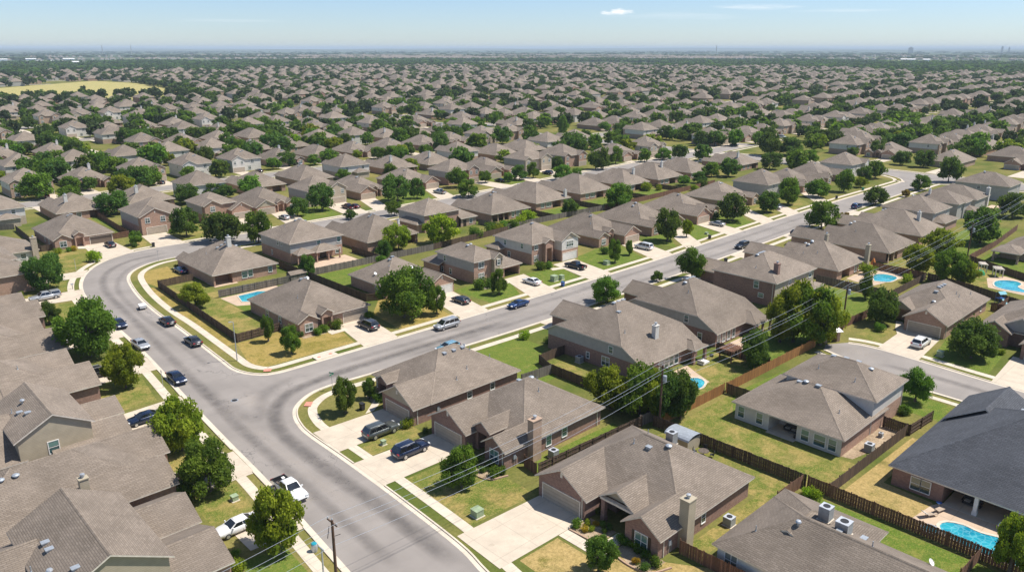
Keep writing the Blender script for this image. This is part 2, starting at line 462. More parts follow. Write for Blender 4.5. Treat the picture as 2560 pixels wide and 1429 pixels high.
_win_cache = {}
def window_meshes(w, h, frame='white', glass='glass', bars=1):
    k = (round(w, 2), round(h, 2), frame, glass, bars)
    if k not in _win_cache:
        f, p = MB(), MB(); t = 0.09
        f.box(-w/2-t, -w/2, -0.06, 0, -h/2-t, h/2+t); f.box(w/2, w/2+t, -0.06, 0, -h/2-t, h/2+t)
        f.box(-w/2, w/2, -0.06, 0, h/2, h/2+t, bottom=True); f.box(-w/2-0.03, w/2+0.03, -0.10, 0, -h/2-t-0.01, -h/2)
        f.box(-w/2, w/2, -0.045, 0, -0.03, 0.03)
        for i in range(1, bars+1):
            x = -w/2 + w*i/(bars+1)
            f.box(x-0.03, x+0.03, -0.05, 0, -h/2, -0.03); f.box(x-0.03, x+0.03, -0.05, 0, 0.03, h/2)
        p.face([(-w/2,-0.025,-h/2),(w/2,-0.025,-h/2),(w/2,-0.025,h/2),(-w/2,-0.025,h/2)], [(0,0),(w,0),(w,h),(0,h)])
        _win_cache[k] = (f.mesh('window', M[frame]), p.mesh('pane', M[glass]))
    return _win_cache[k]

_vent_cache = {}
def vent_mesh(kind):
    if kind not in _vent_cache:
        b = MB()
        if kind == 'box':
            b.box(-0.28, 0.28, -0.24, 0.24, -0.25, 0.10); b.box(-0.36, 0.36, -0.30, 0.30, 0.10, 0.19, bottom=True)
            me = b.mesh('roof_vent', M['vent'])
        elif kind == 'dome':
            b.lathe([(0.20,-0.3),(0.20,0.10),(0.40,0.12),(0.38,0.20),(0.22,0.30),(0,0.33)], n=14)
            me = b.mesh('roof_vent', M['vent'])
        elif kind == 'turbine':
            b.lathe([(0.12,-0.3),(0.12,0.22),(0.24,0.25),(0.30,0.40),(0.22,0.54),(0,0.58)], n=12)
            me = b.mesh('roof_vent', M['metal'])
        else:
            b.tube((0,0,-0.3), (0,0,0.55), 0.055, n=8); b.lathe([(0.16,-0.12),(0.07,0.08)], n=8)
            me = b.mesh('vent_pipe', M['vent'])
        _vent_cache[kind] = me
    return _vent_cache[kind]

class House:
    def __init__(s, rect, front, label, cat='house', name='brick_house', roof='shingle', low='brick', up='siding', trim='trim', group=None):
        x0, x1, y0, y1 = rect
        s.rect = rect
        if front == 'B': o, r, s.W, s.D = (x0, y0), 0, x1-x0, y1-y0
        elif front == 'b': o, r, s.W, s.D = (x1, y1), 180, x1-x0, y1-y0
        elif front == 'A': o, r, s.W, s.D = (x0, y1), -90, y1-y0, x1-x0
        else: o, r, s.W, s.D = (x1, y0), 90, y1-y0, x1-x0
        s.root = thing(name, label, cat, (o[0], o[1], 0), R(r), group)
        s.mroof, s.mlow, s.mup, s.mtrim = roof, low, up, trim
        s.roofb, s.fasc, s.lowb, s.upb = MB(), MB(), MB(), MB()
        s.extra = {}; s.gab = []
        s.vols = []
    # -- one roofed volume; F,R_,B,L are eave heights (None = gable end)
    def vol(s, u0, u1, v0, v1, F=Z1, R_=Z1, B=Z1, L=Z1, sl=SLOPE, split=None, recess=(), walls=True, zb=0.0, oh=OH, lowmat=None, gable_up=False, wall_sides='FRBL'):
        planes = []
        if F is not None: planes.append(('F', lambda p: F + sl*(p[1]-v0)))
        if R_ is not None: planes.append(('R', lambda p: R_ + sl*(u1-p[0])))
        if B is not None: planes.append(('B', lambda p: B + sl*(v1-p[1])))
        if L is not None: planes.append(('L', lambda p: L + sl*(p[0]-u0)))
        hmin = lambda p: min(f(p) for _, f in planes)
        s.vols.append((u0, u1, v0, v1, hmin))
        rect = [(u0, v0), (u1, v0), (u1, v1), (u0, v1)]
        k = math.sqrt(1 + sl*sl)
        for nm, f in planes:
            poly = rect
            for nm2, f2 in planes:
                if nm2 != nm and poly:
                    poly = clip(poly, lambda p: f2(p) - f(p))
            if not poly: continue
            top = [(p[0], p[1], f(p)) for p in poly]
            if nm == 'F': uv = [(p[0], (p[1]-v0)*k) for p in poly]
            elif nm == 'B': uv = [(-p[0], (v1-p[1])*k) for p in poly]
            elif nm == 'R': uv = [(p[1], (u1-p[0])*k) for p in poly]
            else: uv = [(-p[1], (p[0]-u0)*k) for p in poly]
            s.roofb.face(top, uv)
            s.fasc.face([(a, b, c-0.17) for a, b, c in top][::-1])
            n = len(poly)
            for i in range(n):
                a, b = top[i], top[(i+1) % n]
                on = ((abs(a[0]-u0) < 1e-4 and abs(b[0]-u0) < 1e-4) or (abs(a[0]-u1) < 1e-4 and abs(b[0]-u1) < 1e-4)
                      or (abs(a[1]-v0) < 1e-4 and abs(b[1]-v0) < 1e-4) or (abs(a[1]-v1) < 1e-4 and abs(b[1]-v1) < 1e-4))
                if not on and a < b:   # cap course along ridge or hip
                    A_, B_ = Vector(a), Vector(b); d_ = (B_-A_).normalized(); n_ = Vector((-d_.y, d_.x, 0)).normalized()*0.15
                    up = Vector((0, 0, 0.045)); dn = Vector((0, 0, -0.05)); L_n = (B_-A_).length
                    for sg in (1, -1):
                        s.roofb.face([A_+up, B_+up, B_+n_*sg+dn, A_+n_*sg+dn], [(0, 0.05), (L_n*2.2, 0.05), (L_n*2.2, 0.18), (0, 0.18)])
                if on:   # fascia board and a thin drip edge
                    s.fasc.face([(a[0],a[1],a[2]-0.17),(b[0],b[1],b[2]-0.17),(b[0],b[1],b[2]-0.005),(a[0],a[1],a[2]-0.005)],
                                [(0,0),(1,0),(1,.2),(0,.2)])
        if not walls: return
        g = lambda side, z: 0.30 if z is None else oh
        a0, a1 = u0 + g('L', L), u1 - g('R', R_)
        b0, b1 = v0 + g('F', F), v1 - g('B', B)
        lb = s.lowb if lowmat is None else s.extra.setdefault(lowmat, MB())
        for side, P, t0, t1 in (('F', lambda t: (t, b0), a0, a1), ('B', lambda t: (t, b1), a0, a1),
                                ('L', lambda t: (a0, t), b0, b1), ('R', lambda t: (a1, t), b0, b1)):
            if side not in wall_sides: continue
            ts = {t0, t1}
            fs = [f for _, f in planes]
            for i in range(len(fs)):
                for j in range(i):
                    d0 = fs[i](P(t0)) - fs[j](P(t0)); d1 = fs[i](P(t1)) - fs[j](P(t1))
                    if d0*d1 < 0: ts.add(t0 + (t1-t0)*d0/(d0-d1))
            ts = sorted(ts)
            top = [(t, hmin(P(t)) - 0.10) for t in ts]
            poly = [(t0, zb), (t1, zb)] + top[::-1]
            is_gable = {'F': F, 'R': R_, 'B': B, 'L': L}[side] is None
            rc = [r for r in recess if r[0] == side]
            pieces = [poly]
            for _, ra, rb, dep, rh in rc:
                new = []
                for q in pieces:
                    l = clip(q, lambda p: ra - p[0]); r_ = clip(q, lambda p: p[0] - rb)
                    m_ = clip(clip(q, lambda p: p[0] - ra), lambda p: rb - p[0])
                    m_ = clip(m_, lambda p: p[1] - rh) if m_ else []
                    new += [w for w in (l, r_, m_) if w]
                pieces = new
            zs = split.get(side) if isinstance(split, dict) else split
            up_mb = s.upb
            if is_gable and gable_up:
                zs = Z1 + 0.05; up_mb = MB(); s.gab.append(up_mb)
            for q in pieces:
                parts = [(q, lb)] if zs is None else [(clip(q, lambda p: zs - p[1]), lb), (clip(q, lambda p: p[1] - zs), up_mb)]
                for w, mb in parts:
                    if w: mb.face([(*P(t), z) for t, z in w], [(t, z) for t, z in w])
            sg = {'F': (0, 1), 'B': (0, -1), 'L': (1, 0), 'R': (-1, 0)}[side]
            for _, ra, rb, dep, rh in rc:
                A, Bp = P(ra), P(rb)
                A2 = (A[0]+sg[0]*dep, A[1]+sg[1]*dep); B2 = (Bp[0]+sg[0]*dep, Bp[1]+sg[1]*dep)
                lb.face([(*A2, 0), (*B2, 0), (*B2, rh), (*A2, rh)], [(ra,0),(rb,0),(rb,rh),(ra,rh)])
                lb.face([(*A, 0), (*A2, 0), (*A2, rh), (*A, rh)], [(0,0),(dep,0),(dep,rh),(0,rh)])
                lb.face([(*Bp, 0), (*B2, 0), (*B2, rh), (*Bp, rh)], [(0,0),(dep,0),(dep,rh),(0,rh)])
                s.fasc.face([(*A, rh), (*Bp, rh), (*B2, rh), (*A2, rh)])
        s.last = dict(F=b0, B=b1, L=a0, R=a1)
        return s.last
    def on(s, side, t, z, wl=None):
        """point and rotation of something fixed to a wall of the last (or given) volume"""
        w = wl or s.last
        return {'F': ((t, w['F'], z), 0), 'B': ((t, w['B'], z), math.pi), 'L': ((w['L'], t, z), -math.pi/2), 'R': ((w['R'], t, z), math.pi/2)}[side]
    def win(s, side, t, z=1.45, w=0.9, h=1.35, wl=None, frame='white', glass='glass', bars=0, shutters=False):
        mf, mp = window_meshes(w, h, frame, glass, bars)
        loc, rot = s.on(side, t, z, wl)
        o = link(bpy.data.objects.new('window', mf), s.root); o.location = loc; o.rotation_euler = (0, 0, rot)
        p = link(bpy.data.objects.new('pane', mp), o)
        if shutters:
            for sg in (-1, 1):
                b = MB(); b.box(sg*(w/2+0.28)-0.17, sg*(w/2+0.28)+0.17, -0.05, 0, -h/2-0.05, h/2+0.05)
                q = b.build('shutter', M['dark'], o)
        return o
    def garage(s, side, t, w=5.2, h=1.95, wl=None, mat='garage_tan'):
        loc, rot = s.on(side, t, 0, wl)
        b = MB(); b.box(-w/2, w/2, -0.03, 0, 0.02, h)
        for i in range(1, 4): b.box(-w/2, w/2, -0.045, -0.03, h*i/4-0.015, h*i/4+0.015)
        o = b.build('garage_door', M[mat], s.root); o.location = loc; o.rotation_euler = (0, 0, rot)
        f = MB(); f.box(-w/2-0.14, -w/2, -0.07, 0, 0, h+0.14); f.box(w/2, w/2+0.14, -0.07, 0, 0, h+0.14); f.box(-w/2, w/2, -0.07, 0, h, h+0.14, bottom=True)
        f.build('frame', M['trim'], o)
        return o
    def door(s, side, t, w=1.0, h=2.0, wl=None, mat='dark'):
        loc, rot = s.on(side, t, 0, wl)
        b = MB(); b.box(-w/2, w/2, -0.04, 0, 0.02, h); b.box(-w/2-0.1, -w/2, -0.06, 0, 0, h+0.1); b.box(w/2, w/2+0.1, -0.06, 0, 0, h+0.1)
        o = b.build('door', M[mat], s.root); o.location = loc; o.rotation_euler = (0, 0, rot)
        return o
    def roof_z(s, u, v):
        z = [f((u, v)) for a, b, c, d, f in s.vols if a <= u <= b and c <= v <= d]
        return max(z) if z else Z1
    def vent(s, u, v, kind='box', rot=0.0):
        nm = 'vent_pipe' if kind == 'pipe' else 'roof_vent'
        o = link(bpy.data.objects.new(nm, vent_mesh(kind)), s.root)
        o.location = (u, v, s.roof_z(u, v)); o.rotation_euler = (0, 0, rot)
        return o
    def chimney(s, u, v, h=1.9, w=0.95, d=0.75, mat='siding_white', to_ground=False, cap='metal', top=None):
        z = s.roof_z(u, v) if not to_ground else 0
        zt = top if top else (s.roof_z(u, v) + h)
        b = MB(); b.box(u-w/2, u+w/2, v-d/2, v+d/2, z-0.6 if not to_ground else 0, zt)
        b.box(u-w/2-0.07, u+w/2+0.07, v-d/2-0.07, v+d/2+0.07, zt, zt+0.12, bottom=True)
        o = b.build('chimney', M[mat], s.root)
        c = MB(); c.lathe([(0.16, zt+0.1), (0.16, zt+0.35), (0.26, zt+0.37), (0.24, zt+0.55), (0, zt+0.6)], (u, v, 0), 12)
        c.build('chimney_cap', M[cap], o)
        return o
    def dish(s, u, v, rot=0.0, z=None):
        b = MB(); b.tube((0,0,-0.2), (0,0,0.35), 0.03, n=6); b.lathe([(0,0),(0.22,0.03),(0.36,0.10),(0.34,0.12),(0.2,0.05),(0,0.03)], (0,0,0), 14)
        o = b.build('satellite_dish', M['white'], s.root)
        o.location = (u, v, s.roof_z(u, v)+0.25 if z is None else z); o.rotation_euler = (R(50), 0, rot)
    def column(s, u, v, h=Z1, w=0.32, mat=None):
        b = MB(); b.box(u-w/2, u+w/2, v-w/2, v+w/2, 0, h); b.box(u-w/2-0.05, u+w/2+0.05, v-w/2-0.05, v+w/2+0.05, 0, 0.5)
        b.build('column', M[mat or s.mlow], s.root)
    def slab(s, u0, u1, v0, v1, mat='deckc', z=0.05):
        b = MB(); b.box(u0, u1, v0, v1, -0.05, z); b.build('patio', M[mat], s.root)
    def downspout(s, side, t, z=Z1, wl=None):
        loc, rot = s.on(side, t, 0, wl)
        b = MB(); b.box(-0.05, 0.05, -0.09, 0, 0.05, z)
        o = b.build('downspout', M['trim'], s.root); o.location = loc; o.rotation_euler = (0, 0, rot)
    def gable_vent(s, side, t, z, wl=None):
        loc, rot = s.on(side, t, z, wl)
        b = MB(); b.box(-0.16, 0.16, -0.04, 0, -0.28, 0.28); o = b.build('gable_vent', M['trim'], s.root)
        o.location = loc; o.rotation_euler = (0, 0, rot)
    def meter(s, side, t, wl=None):
        loc, rot = s.on(side, t, 0, wl)
        b = MB(); b.box(-.18, .18, -.16, 0, 1.0, 1.6, bottom=True); b.box(.25, .40, -.12, 0, .9, 1.25, bottom=True); b.tube((-.05, -.08, .1), (-.05, -.08, 1.0), .035, n=6); b.tube((.32, -.07, .1), (.32, -.07, .9), .03, n=6)
        o = b.build('utility_meter', M['vent'], s.root); o.location = loc; o.rotation_euler = (0, 0, rot)
    def done(s):
        s.roofb.build('roof', M[s.mroof], s.root)
        s.fasc.build('fascia', M[s.mtrim], s.root)
        s.lowb.build('wall', M[s.mlow], s.root)
        o = s.upb.build('upper_wall', M[s.mup], s.root)
        for b in s.gab: b.build('gable_wall', M[s.mup], s.root)
        for k, b in s.extra.items(): b.build('wall', M[k], s.root)
        return s.root

# -- templates in the front frame -------------------------------------------------
def gable_wing(h, u0, u1, v0, ms, z=Z1+0.02, **k):
    h.vol(u0+.02, u1-.02, v0, ms + (u1-u0)/2 + 0.9, F=None, R_=z, B=None, L=z, wall_sides='FRL', **k)
    return h.last

def tpl_single(h, g='R', gw=7.6, gv=0.0, ms=1.8, ww=4.6, wv=0.4, garage_gable=True, window_gable=True, entry=True, door='garage_tan',
               sl=SLOPE, recess=(), rear=(), gup=False, entry_h=0.55, dark_entry=True):
    W, D = h.W, h.D
    mir = (lambda a, b: (a, b)) if g == 'R' else (lambda a, b: (W-b, W-a))
    if not garage_gable:
        ms = min(ms, 0.0)
    e0, e1 = mir(ww+0.15, ww+2.95)
    rec = list(recess)
    if dark_entry:
        rec.append(('F', e0+0.5, e1-0.5, 1.6, 2.15))
    h.vol(0, W, ms, D, sl=sl, recess=rec)
    main = h.last
    if garage_gable:
        a, b = mir(W-gw, W)
        wl = gable_wing(h, a, b, gv, ms, sl=sl, gable_up=gup)
        h.garage('F', (a+b)/2, min(5.3, gw-1.7), wl=wl, mat=door)
        h.gable_vent('F', (a+b)/2, Z1 + gw*sl*0.5*0.55, wl)
    else:
        a, b = mir(W-gw, W)
        h.garage('F', (a+b)/2, min(5.4, gw-1.3), wl=main, mat=door)
    a, b = mir(0, ww)
    if window_gable:
        wl = gable_wing(h, a, b, wv, ms, sl=sl)
        h.win('F', (a+b)/2, 1.4, 1.5, 1.45, wl, bars=1)
    else:
        h.win('F', (a+b)/2, 1.4, 1.5, 1.4, main, bars=1)
    if entry:
        h.vol(e0, e1, ms-0.7, ms+2.6, F=None, R_=Z1+entry_h, B=None, L=Z1+entry_h, sl=sl, wall_sides='FRL', recess=[('F', e0+0.6, e1-0.6, 1.5, 2.5)], oh=0.25)
        h.last = main
    return main

def tpl_two(h, g='R', gw=6.6, gv=0.0, ms=1.2, d2=None, porch=True, sl=SLOPE, split=2.75, door='garage_tan', skirt=None, front_gables=1, rear_skirt=0.0):
    W, D = h.W, h.D
    d2 = d2 or D
    mir = (lambda a, b: (a, b)) if g == 'R' else (lambda a, b: (W-b, W-a))
    sp = {'R': split, 'L': split, 'B': split}
    h.vol(0, W, ms, d2, Z2, Z2, Z2, Z2, sl, split=sp)
    main = h.last
    a, b = mir(W-gw, W)
    h.vol(a+.02, b-.02, gv, ms + gw/2 + 0.9, None, Z2+0.02, None, Z2+0.02, sl, wall_sides='FRL')
    wl = h.last
    h.garage('F', (a+b)/2, min(5.2, gw-1.4), wl=wl, mat=door)
    for q in (-0.24, 0.24): h.win('F', (a+b)/2+q*gw, 4.0, 0.95, 1.2, wl, bars=1)
    h.gable_vent('F', (a+b)/2, Z2 + gw*sl*0.5*0.6, wl)
    if front_gables > 1:
        a2, b2 = mir(0, 4.4)
        h.vol(a2+.02, b2-.02, ms-0.6, ms+3.1, None, Z2+0.02, None, Z2+0.02, sl, wall_sides='FRL')
        h.win('F', (a2+b2)/2, 4.0, 1.2, 1.25, bars=1); h.win('F', (a2+b2)/2, 1.4, 1.3, 1.4, bars=1)
    else:
        a2, b2 = mir(0.6, W-gw)
        h.win('F', (a2+b2)/2, 4.0, 1.2, 1.25, main, bars=1); h.win('F', a2*0.7+b2*0.3, 1.4, 1.2, 1.4, main, bars=1)
    h.last = main
    return main

# ------------------------------------------------------------------ trees and shrubs
def tint_attr(me, vals):
    at = me.attributes.new('tint', 'FLOAT', 'FACE'); at.data.foreach_set('value', np.asarray(vals, dtype=np.float32))

def leaf_cloud(rng, centres, radii, tints, n_leaf, size, squash=0.85, fill=0.25, spread=0.5):
    """quads scattered over (and a few inside) the lobes of a crown; returns verts, tint"""
    w = np.array(radii)**2; w = w/w.sum()
    idx = rng.choice(len(radii), n_leaf, p=w)
    d = rng.normal(size=(n_leaf, 3)); d /= np.linalg.norm(d, axis=1)[:, None]
    q = rng.random(n_leaf)
    rr = np.where(q < fill, rng.random(n_leaf)**0.5*0.85, np.where(q > 0.76, 1.0+0.55*rng.random(n_leaf)**1.6, 0.82+0.25*rng.random(n_leaf)))
    C = np.array(centres)[idx]; Rr = np.array(radii)[idx]
    off = d*(rr*Rr)[:, None]; off[:, 2] *= squash
    pos = C + off
    nrm = d*(1-spread) + rng.normal(size=(n_leaf, 3))*spread + np.array([0, 0, 0.25])
    nrm /= np.linalg.norm(nrm, axis=1)[:, None]
    t = np.cross(nrm, rng.normal(size=(n_leaf, 3))); t /= np.linalg.norm(t, axis=1)[:, None]
    b = np.cross(nrm, t)
    sz = size*(0.6+0.8*rng.random(n_leaf))
    a = t*sz[:, None]*0.5; c = b*sz[:, None]*0.36
    V = np.stack([pos-a, pos+c*1.0, pos+a, pos-c*1.0], axis=1).reshape(-1, 3)
    T = np.clip(np.array(tints)[idx] + rng.normal(size=n_leaf)*0.22, 0, 1)
    return V, T

def quads_mesh(name, V, mats, tint=None, mat_idx=None):
    n = len(V)//4
    me = bpy.data.meshes.new(name)
    me.vertices.add(len(V)); me.vertices.foreach_set('co', np.ascontiguousarray(V, dtype=np.float32).ravel())
    me.loops.add(n*4); me.loops.foreach_set('vertex_index', np.arange(n*4, dtype=np.int32))
    me.polygons.add(n); me.polygons.foreach_set('loop_start', np.arange(0, n*4, 4, dtype=np.int32))
    for m in (mats if isinstance(mats, list) else [mats]): me.materials.append(m)
    if mat_idx is not None: me.polygons.foreach_set('material_index', np.asarray(mat_idx, dtype=np.int32))
    me.update(calc_edges=True)
    if tint is not None: tint_attr(me, tint)
    return me

def crown_lobes(rng, form):
    """unit crown: lobes of an uneven outline; the leaf cloud is normalised to radius 1 and height 0..1 afterwards"""
    cs, rs, ts = [], [], []
    n, rmin, rmax = {'cone': (34, .16, .30), 'loose': (46, .13, .27), 'round': (40, .16, .32)}[form]
    k1, k2, p1, p2 = rng.integers(2, 5), rng.integers(3, 7), rng.random()*6.28, rng.random()*6.28
    for i in range(n):
        z = rng.random(); a = rng.random()*6.28
        if form == 'cone': prof = (1-z)**0.7*0.95 + 0.08
        elif form == 'loose': prof = math.sin(math.pi*(0.14+0.76*z))**0.75
        else: prof = math.sin(math.pi*(0.20+0.70*z))**0.55
        prof *= 1 + 0.16*math.sin(k1*a+p1) + 0.10*math.sin(k2*a+p2+z*4)
        r = prof*(0.22+0.70*rng.random()**0.55)
        cs.append((r*math.cos(a), r*math.sin(a), z)); rs.append(rmin + (rmax-rmin)*rng.random()); ts.append(rng.random()**1.2)
    return cs, rs, ts

def norm_crown(V):
    V = V.copy()
    z0, z1 = np.percentile(V[:, 2], 1.0), np.percentile(V[:, 2], 99.3)
    V[:, 2] = (V[:, 2]-z0)/(z1-z0)
    r = np.percentile(np.hypot(V[:, 0], V[:, 1]), 96)
    V[:, :2] /= r
    return V

_tree_cache = {}
def tree_meshes(form, seed, n_leaf, size):
    k = (form, seed, n_leaf)
    if k in _tree_cache: return _tree_cache[k]
    rng = np.random.default_rng(100+seed)
    # canonical tree: crown radius 1 (plan), crown from z=0 to 1; scaled per copy
    cs, rs, ts = crown_lobes(rng, form)
    V, T = leaf_cloud(rng, cs, rs, ts, n_leaf, size, 0.75, 0.22)
    V = norm_crown(V)
    crown = (V, T)
    _tree_cache[k] = crown
    return crown

def trunk_mb(rng, h, crown_base, crad, r0):
    b = MB()
    p = Vector((0, 0, -0.1)); q = Vector((rng.normal()*0.06, rng.normal()*0.06, crown_base*0.55)); t = Vector((rng.normal()*0.12, rng.normal()*0.12, crown_base+ (h-crown_base)*0.35))
    b.tube(p, q, r0*1.25, r0*0.85, 7); b.tube(q, t, r0*0.85, r0*0.45, 7)
    for i in range(6):
        a = i*1.05 + rng.random()*0.8
        s = q.lerp(t, 0.25+0.7*rng.random())
        e = Vector((math.cos(a)*crad*(0.45+0.3*rng.random()), math.sin(a)*crad*(0.45+0.3*rng.random()), crown_base + (h-crown_base)*(0.25+0.45*rng.random())))
        m_ = s.lerp(e, 0.5) + Vector((0, 0, 0.25))
        b.tube(s, m_, r0*0.42, r0*0.28, 5); b.tube(m_, e, r0*0.28, r0*0.08, 5)
    return b

_tm = {}
def make_tree(x, y, h, rad, kind, label, group, detail='hi', cat='tree', seed=None):
    form = {'p': 'loose', 'd': 'round', 'g': 'round', 'l': 'loose', 'b': 'loose', 'r': 'loose'}[kind]
    seed = random.randrange(5) if seed is None else seed
    n, size = {'hi': (15000, 0.082), 'mid': (5000, 0.13), 'lo': (1500, 0.22)}[detail]
    key = (kind, form, seed, detail)
    if key not in _tm:
        V, T = tree_meshes(form, seed, n, size)
        _tm[key] = quads_mesh('crown', V, LEAF[kind], T)
    rng = np.random.default_rng(int(abs(x*31+y*17)) % 99991)
    t = thing({'p': 'young_tree', 'r': 'small_tree'}.get(kind, 'shade_tree'), label, cat, (x, y, 0), rng.random()*6.28, group)
    cb = h*0.17 if h > 5 else h*0.2
    c = link(bpy.data.objects.new('crown', _tm[key]), t)
    c.location = (0, 0, cb); c.scale = (rad, rad*(0.92+0.16*rng.random()), (h-cb))
    trunk_mb(rng, h, cb + (h-cb)*0.1, rad, 0.05 + 0.020*h).build('trunk', M['bark'], t)
    return t

_sm = {}
def make_shrub(x, y, r, kind, label, group):
    seed = random.randrange(3)
    if (kind, seed) not in _sm:
        rng = np.random.default_rng(500+seed)
        cs = [(rng.normal()*0.38, rng.normal()*0.38, 0.45+rng.random()*0.45) for _ in range(9)]; rs = [0.38+0.2*rng.random() for _ in range(9)]
        cs += [(0, 0, 0.35)]; rs += [0.75]
        V, T = leaf_cloud(rng, cs, rs, list(rng.random(9)) + [0.3], 1500, 0.20, 0.9, 0.2)
        V[:, 2] = np.maximum(V[:, 2], 0.0)
        _sm[(kind, seed)] = quads_mesh('shrub', V, LEAF[kind], T)
    o = link(bpy.data.objects.new('shrub', _sm[(kind, seed)]))
    o.location = (x, y, 0); r *= 1.18; o.scale = (r*0.88, r*0.88, r*(1.05+0.25*random.random())); o.rotation_euler = (0, 0, random.random()*6.28)
    return tag(o, label, 'shrub', group)

# ------------------------------------------------------------------ cars
CAR_COL = dict(white=(0.75, 0.75, 0.74), silver=(0.42, 0.43, 0.44), grey=(0.085, 0.095, 0.09), graphite=(0.045, 0.045, 0.05), black=(0.010, 0.010, 0.012),
               navy=(0.010, 0.020, 0.055), blue=(0.015, 0.045, 0.14), sky=(0.22, 0.40, 0.50), maroon=(0.07, 0.010, 0.018))
_paint = {}
def paint(c):
    if c not in _paint:
        m, nt, b, N, L = new_mat('car_paint_' + c)
        b.inputs['Base Color'].default_value = (*CAR_COL[c], 1)
        b.inputs['Metallic'].default_value = 0.35 if c not in ('white', 'black') else 0.0
        f = mk_noise(nt, coord(nt), 2.0, 2, 0.5)
        r = N.new('ShaderNodeMapRange'); r.inputs[3].default_value = 0.24; r.inputs[4].default_value = 0.36
        L.new(f, r.inputs[0]); L.new(r.outputs[0], b.inputs['Roughness'])
        b.inputs['Coat Weight'].default_value = 0.8; b.inputs['Coat Roughness'].default_value = 0.04
        _paint[c] = m
    return _paint[c]

# length, width, belt z, hood profile [(x, z)], cabin (base rear x, roof rear x, roof front x, base front x, roof z)
CAR = {
 'sedan': dict(L=4.9, W=1.86, zb=0.98, prof=[(-2.45,0.78),(-2.36,1.00),(-1.70,1.06),(0.75,1.02),(1.75,0.92),(2.28,0.78),(2.45,0.60)], cab=(-1.86,-0.98,0.30,1.12,1.46), r=0.33, ax=1.42),
 'hatch': dict(L=4.6, W=1.84, zb=0.98, prof=[(-2.30,0.80),(-2.24,1.02),(-1.70,1.05),(0.75,1.02),(1.65,0.93),(2.15,0.78),(2.30,0.60)], cab=(-2.16,-1.55,0.20,1.05,1.50), r=0.33, ax=1.36),
 'suv': dict(L=5.1, W=1.98, zb=1.10, prof=[(-2.55,0.70),(-2.50,1.10),(-1.80,1.14),(0.95,1.12),(1.90,1.06),(2.40,0.94),(2.55,0.66)], cab=(-2.46,-2.05,0.35,1.18,1.76), r=0.39, ax=1.50),
 'van': dict(L=5.2, W=1.98, zb=1.06, prof=[(-2.60,0.70),(-2.54,1.06),(-1.80,1.10),(1.20,1.08),(2.05,0.98),(2.45,0.86),(2.60,0.62)], cab=(-2.50,-2.20,0.75,1.65,1.78), r=0.36, ax=1.55),
 'pickup': dict(L=5.8, W=2.0, zb=1.08, prof=[(-2.90,0.66),(-2.86,1.08),(-0.92,1.10),(1.15,1.12),(2.25,1.04),(2.75,0.94),(2.90,0.62)], cab=(-0.95,-0.72,0.55,1.30,1.80), r=0.40, ax=1.75),
 'crew': dict(L=5.8, W=2.0, zb=1.08, prof=[(-2.90,0.66),(-2.86,1.08),(-0.92,1.10),(1.15,1.12),(2.25,1.04),(2.75,0.94),(2.90,0.62)], cab=(-0.95,-0.72,0.55,1.30,1.80), r=0.40, ax=1.75),
}
_car_cache = {}
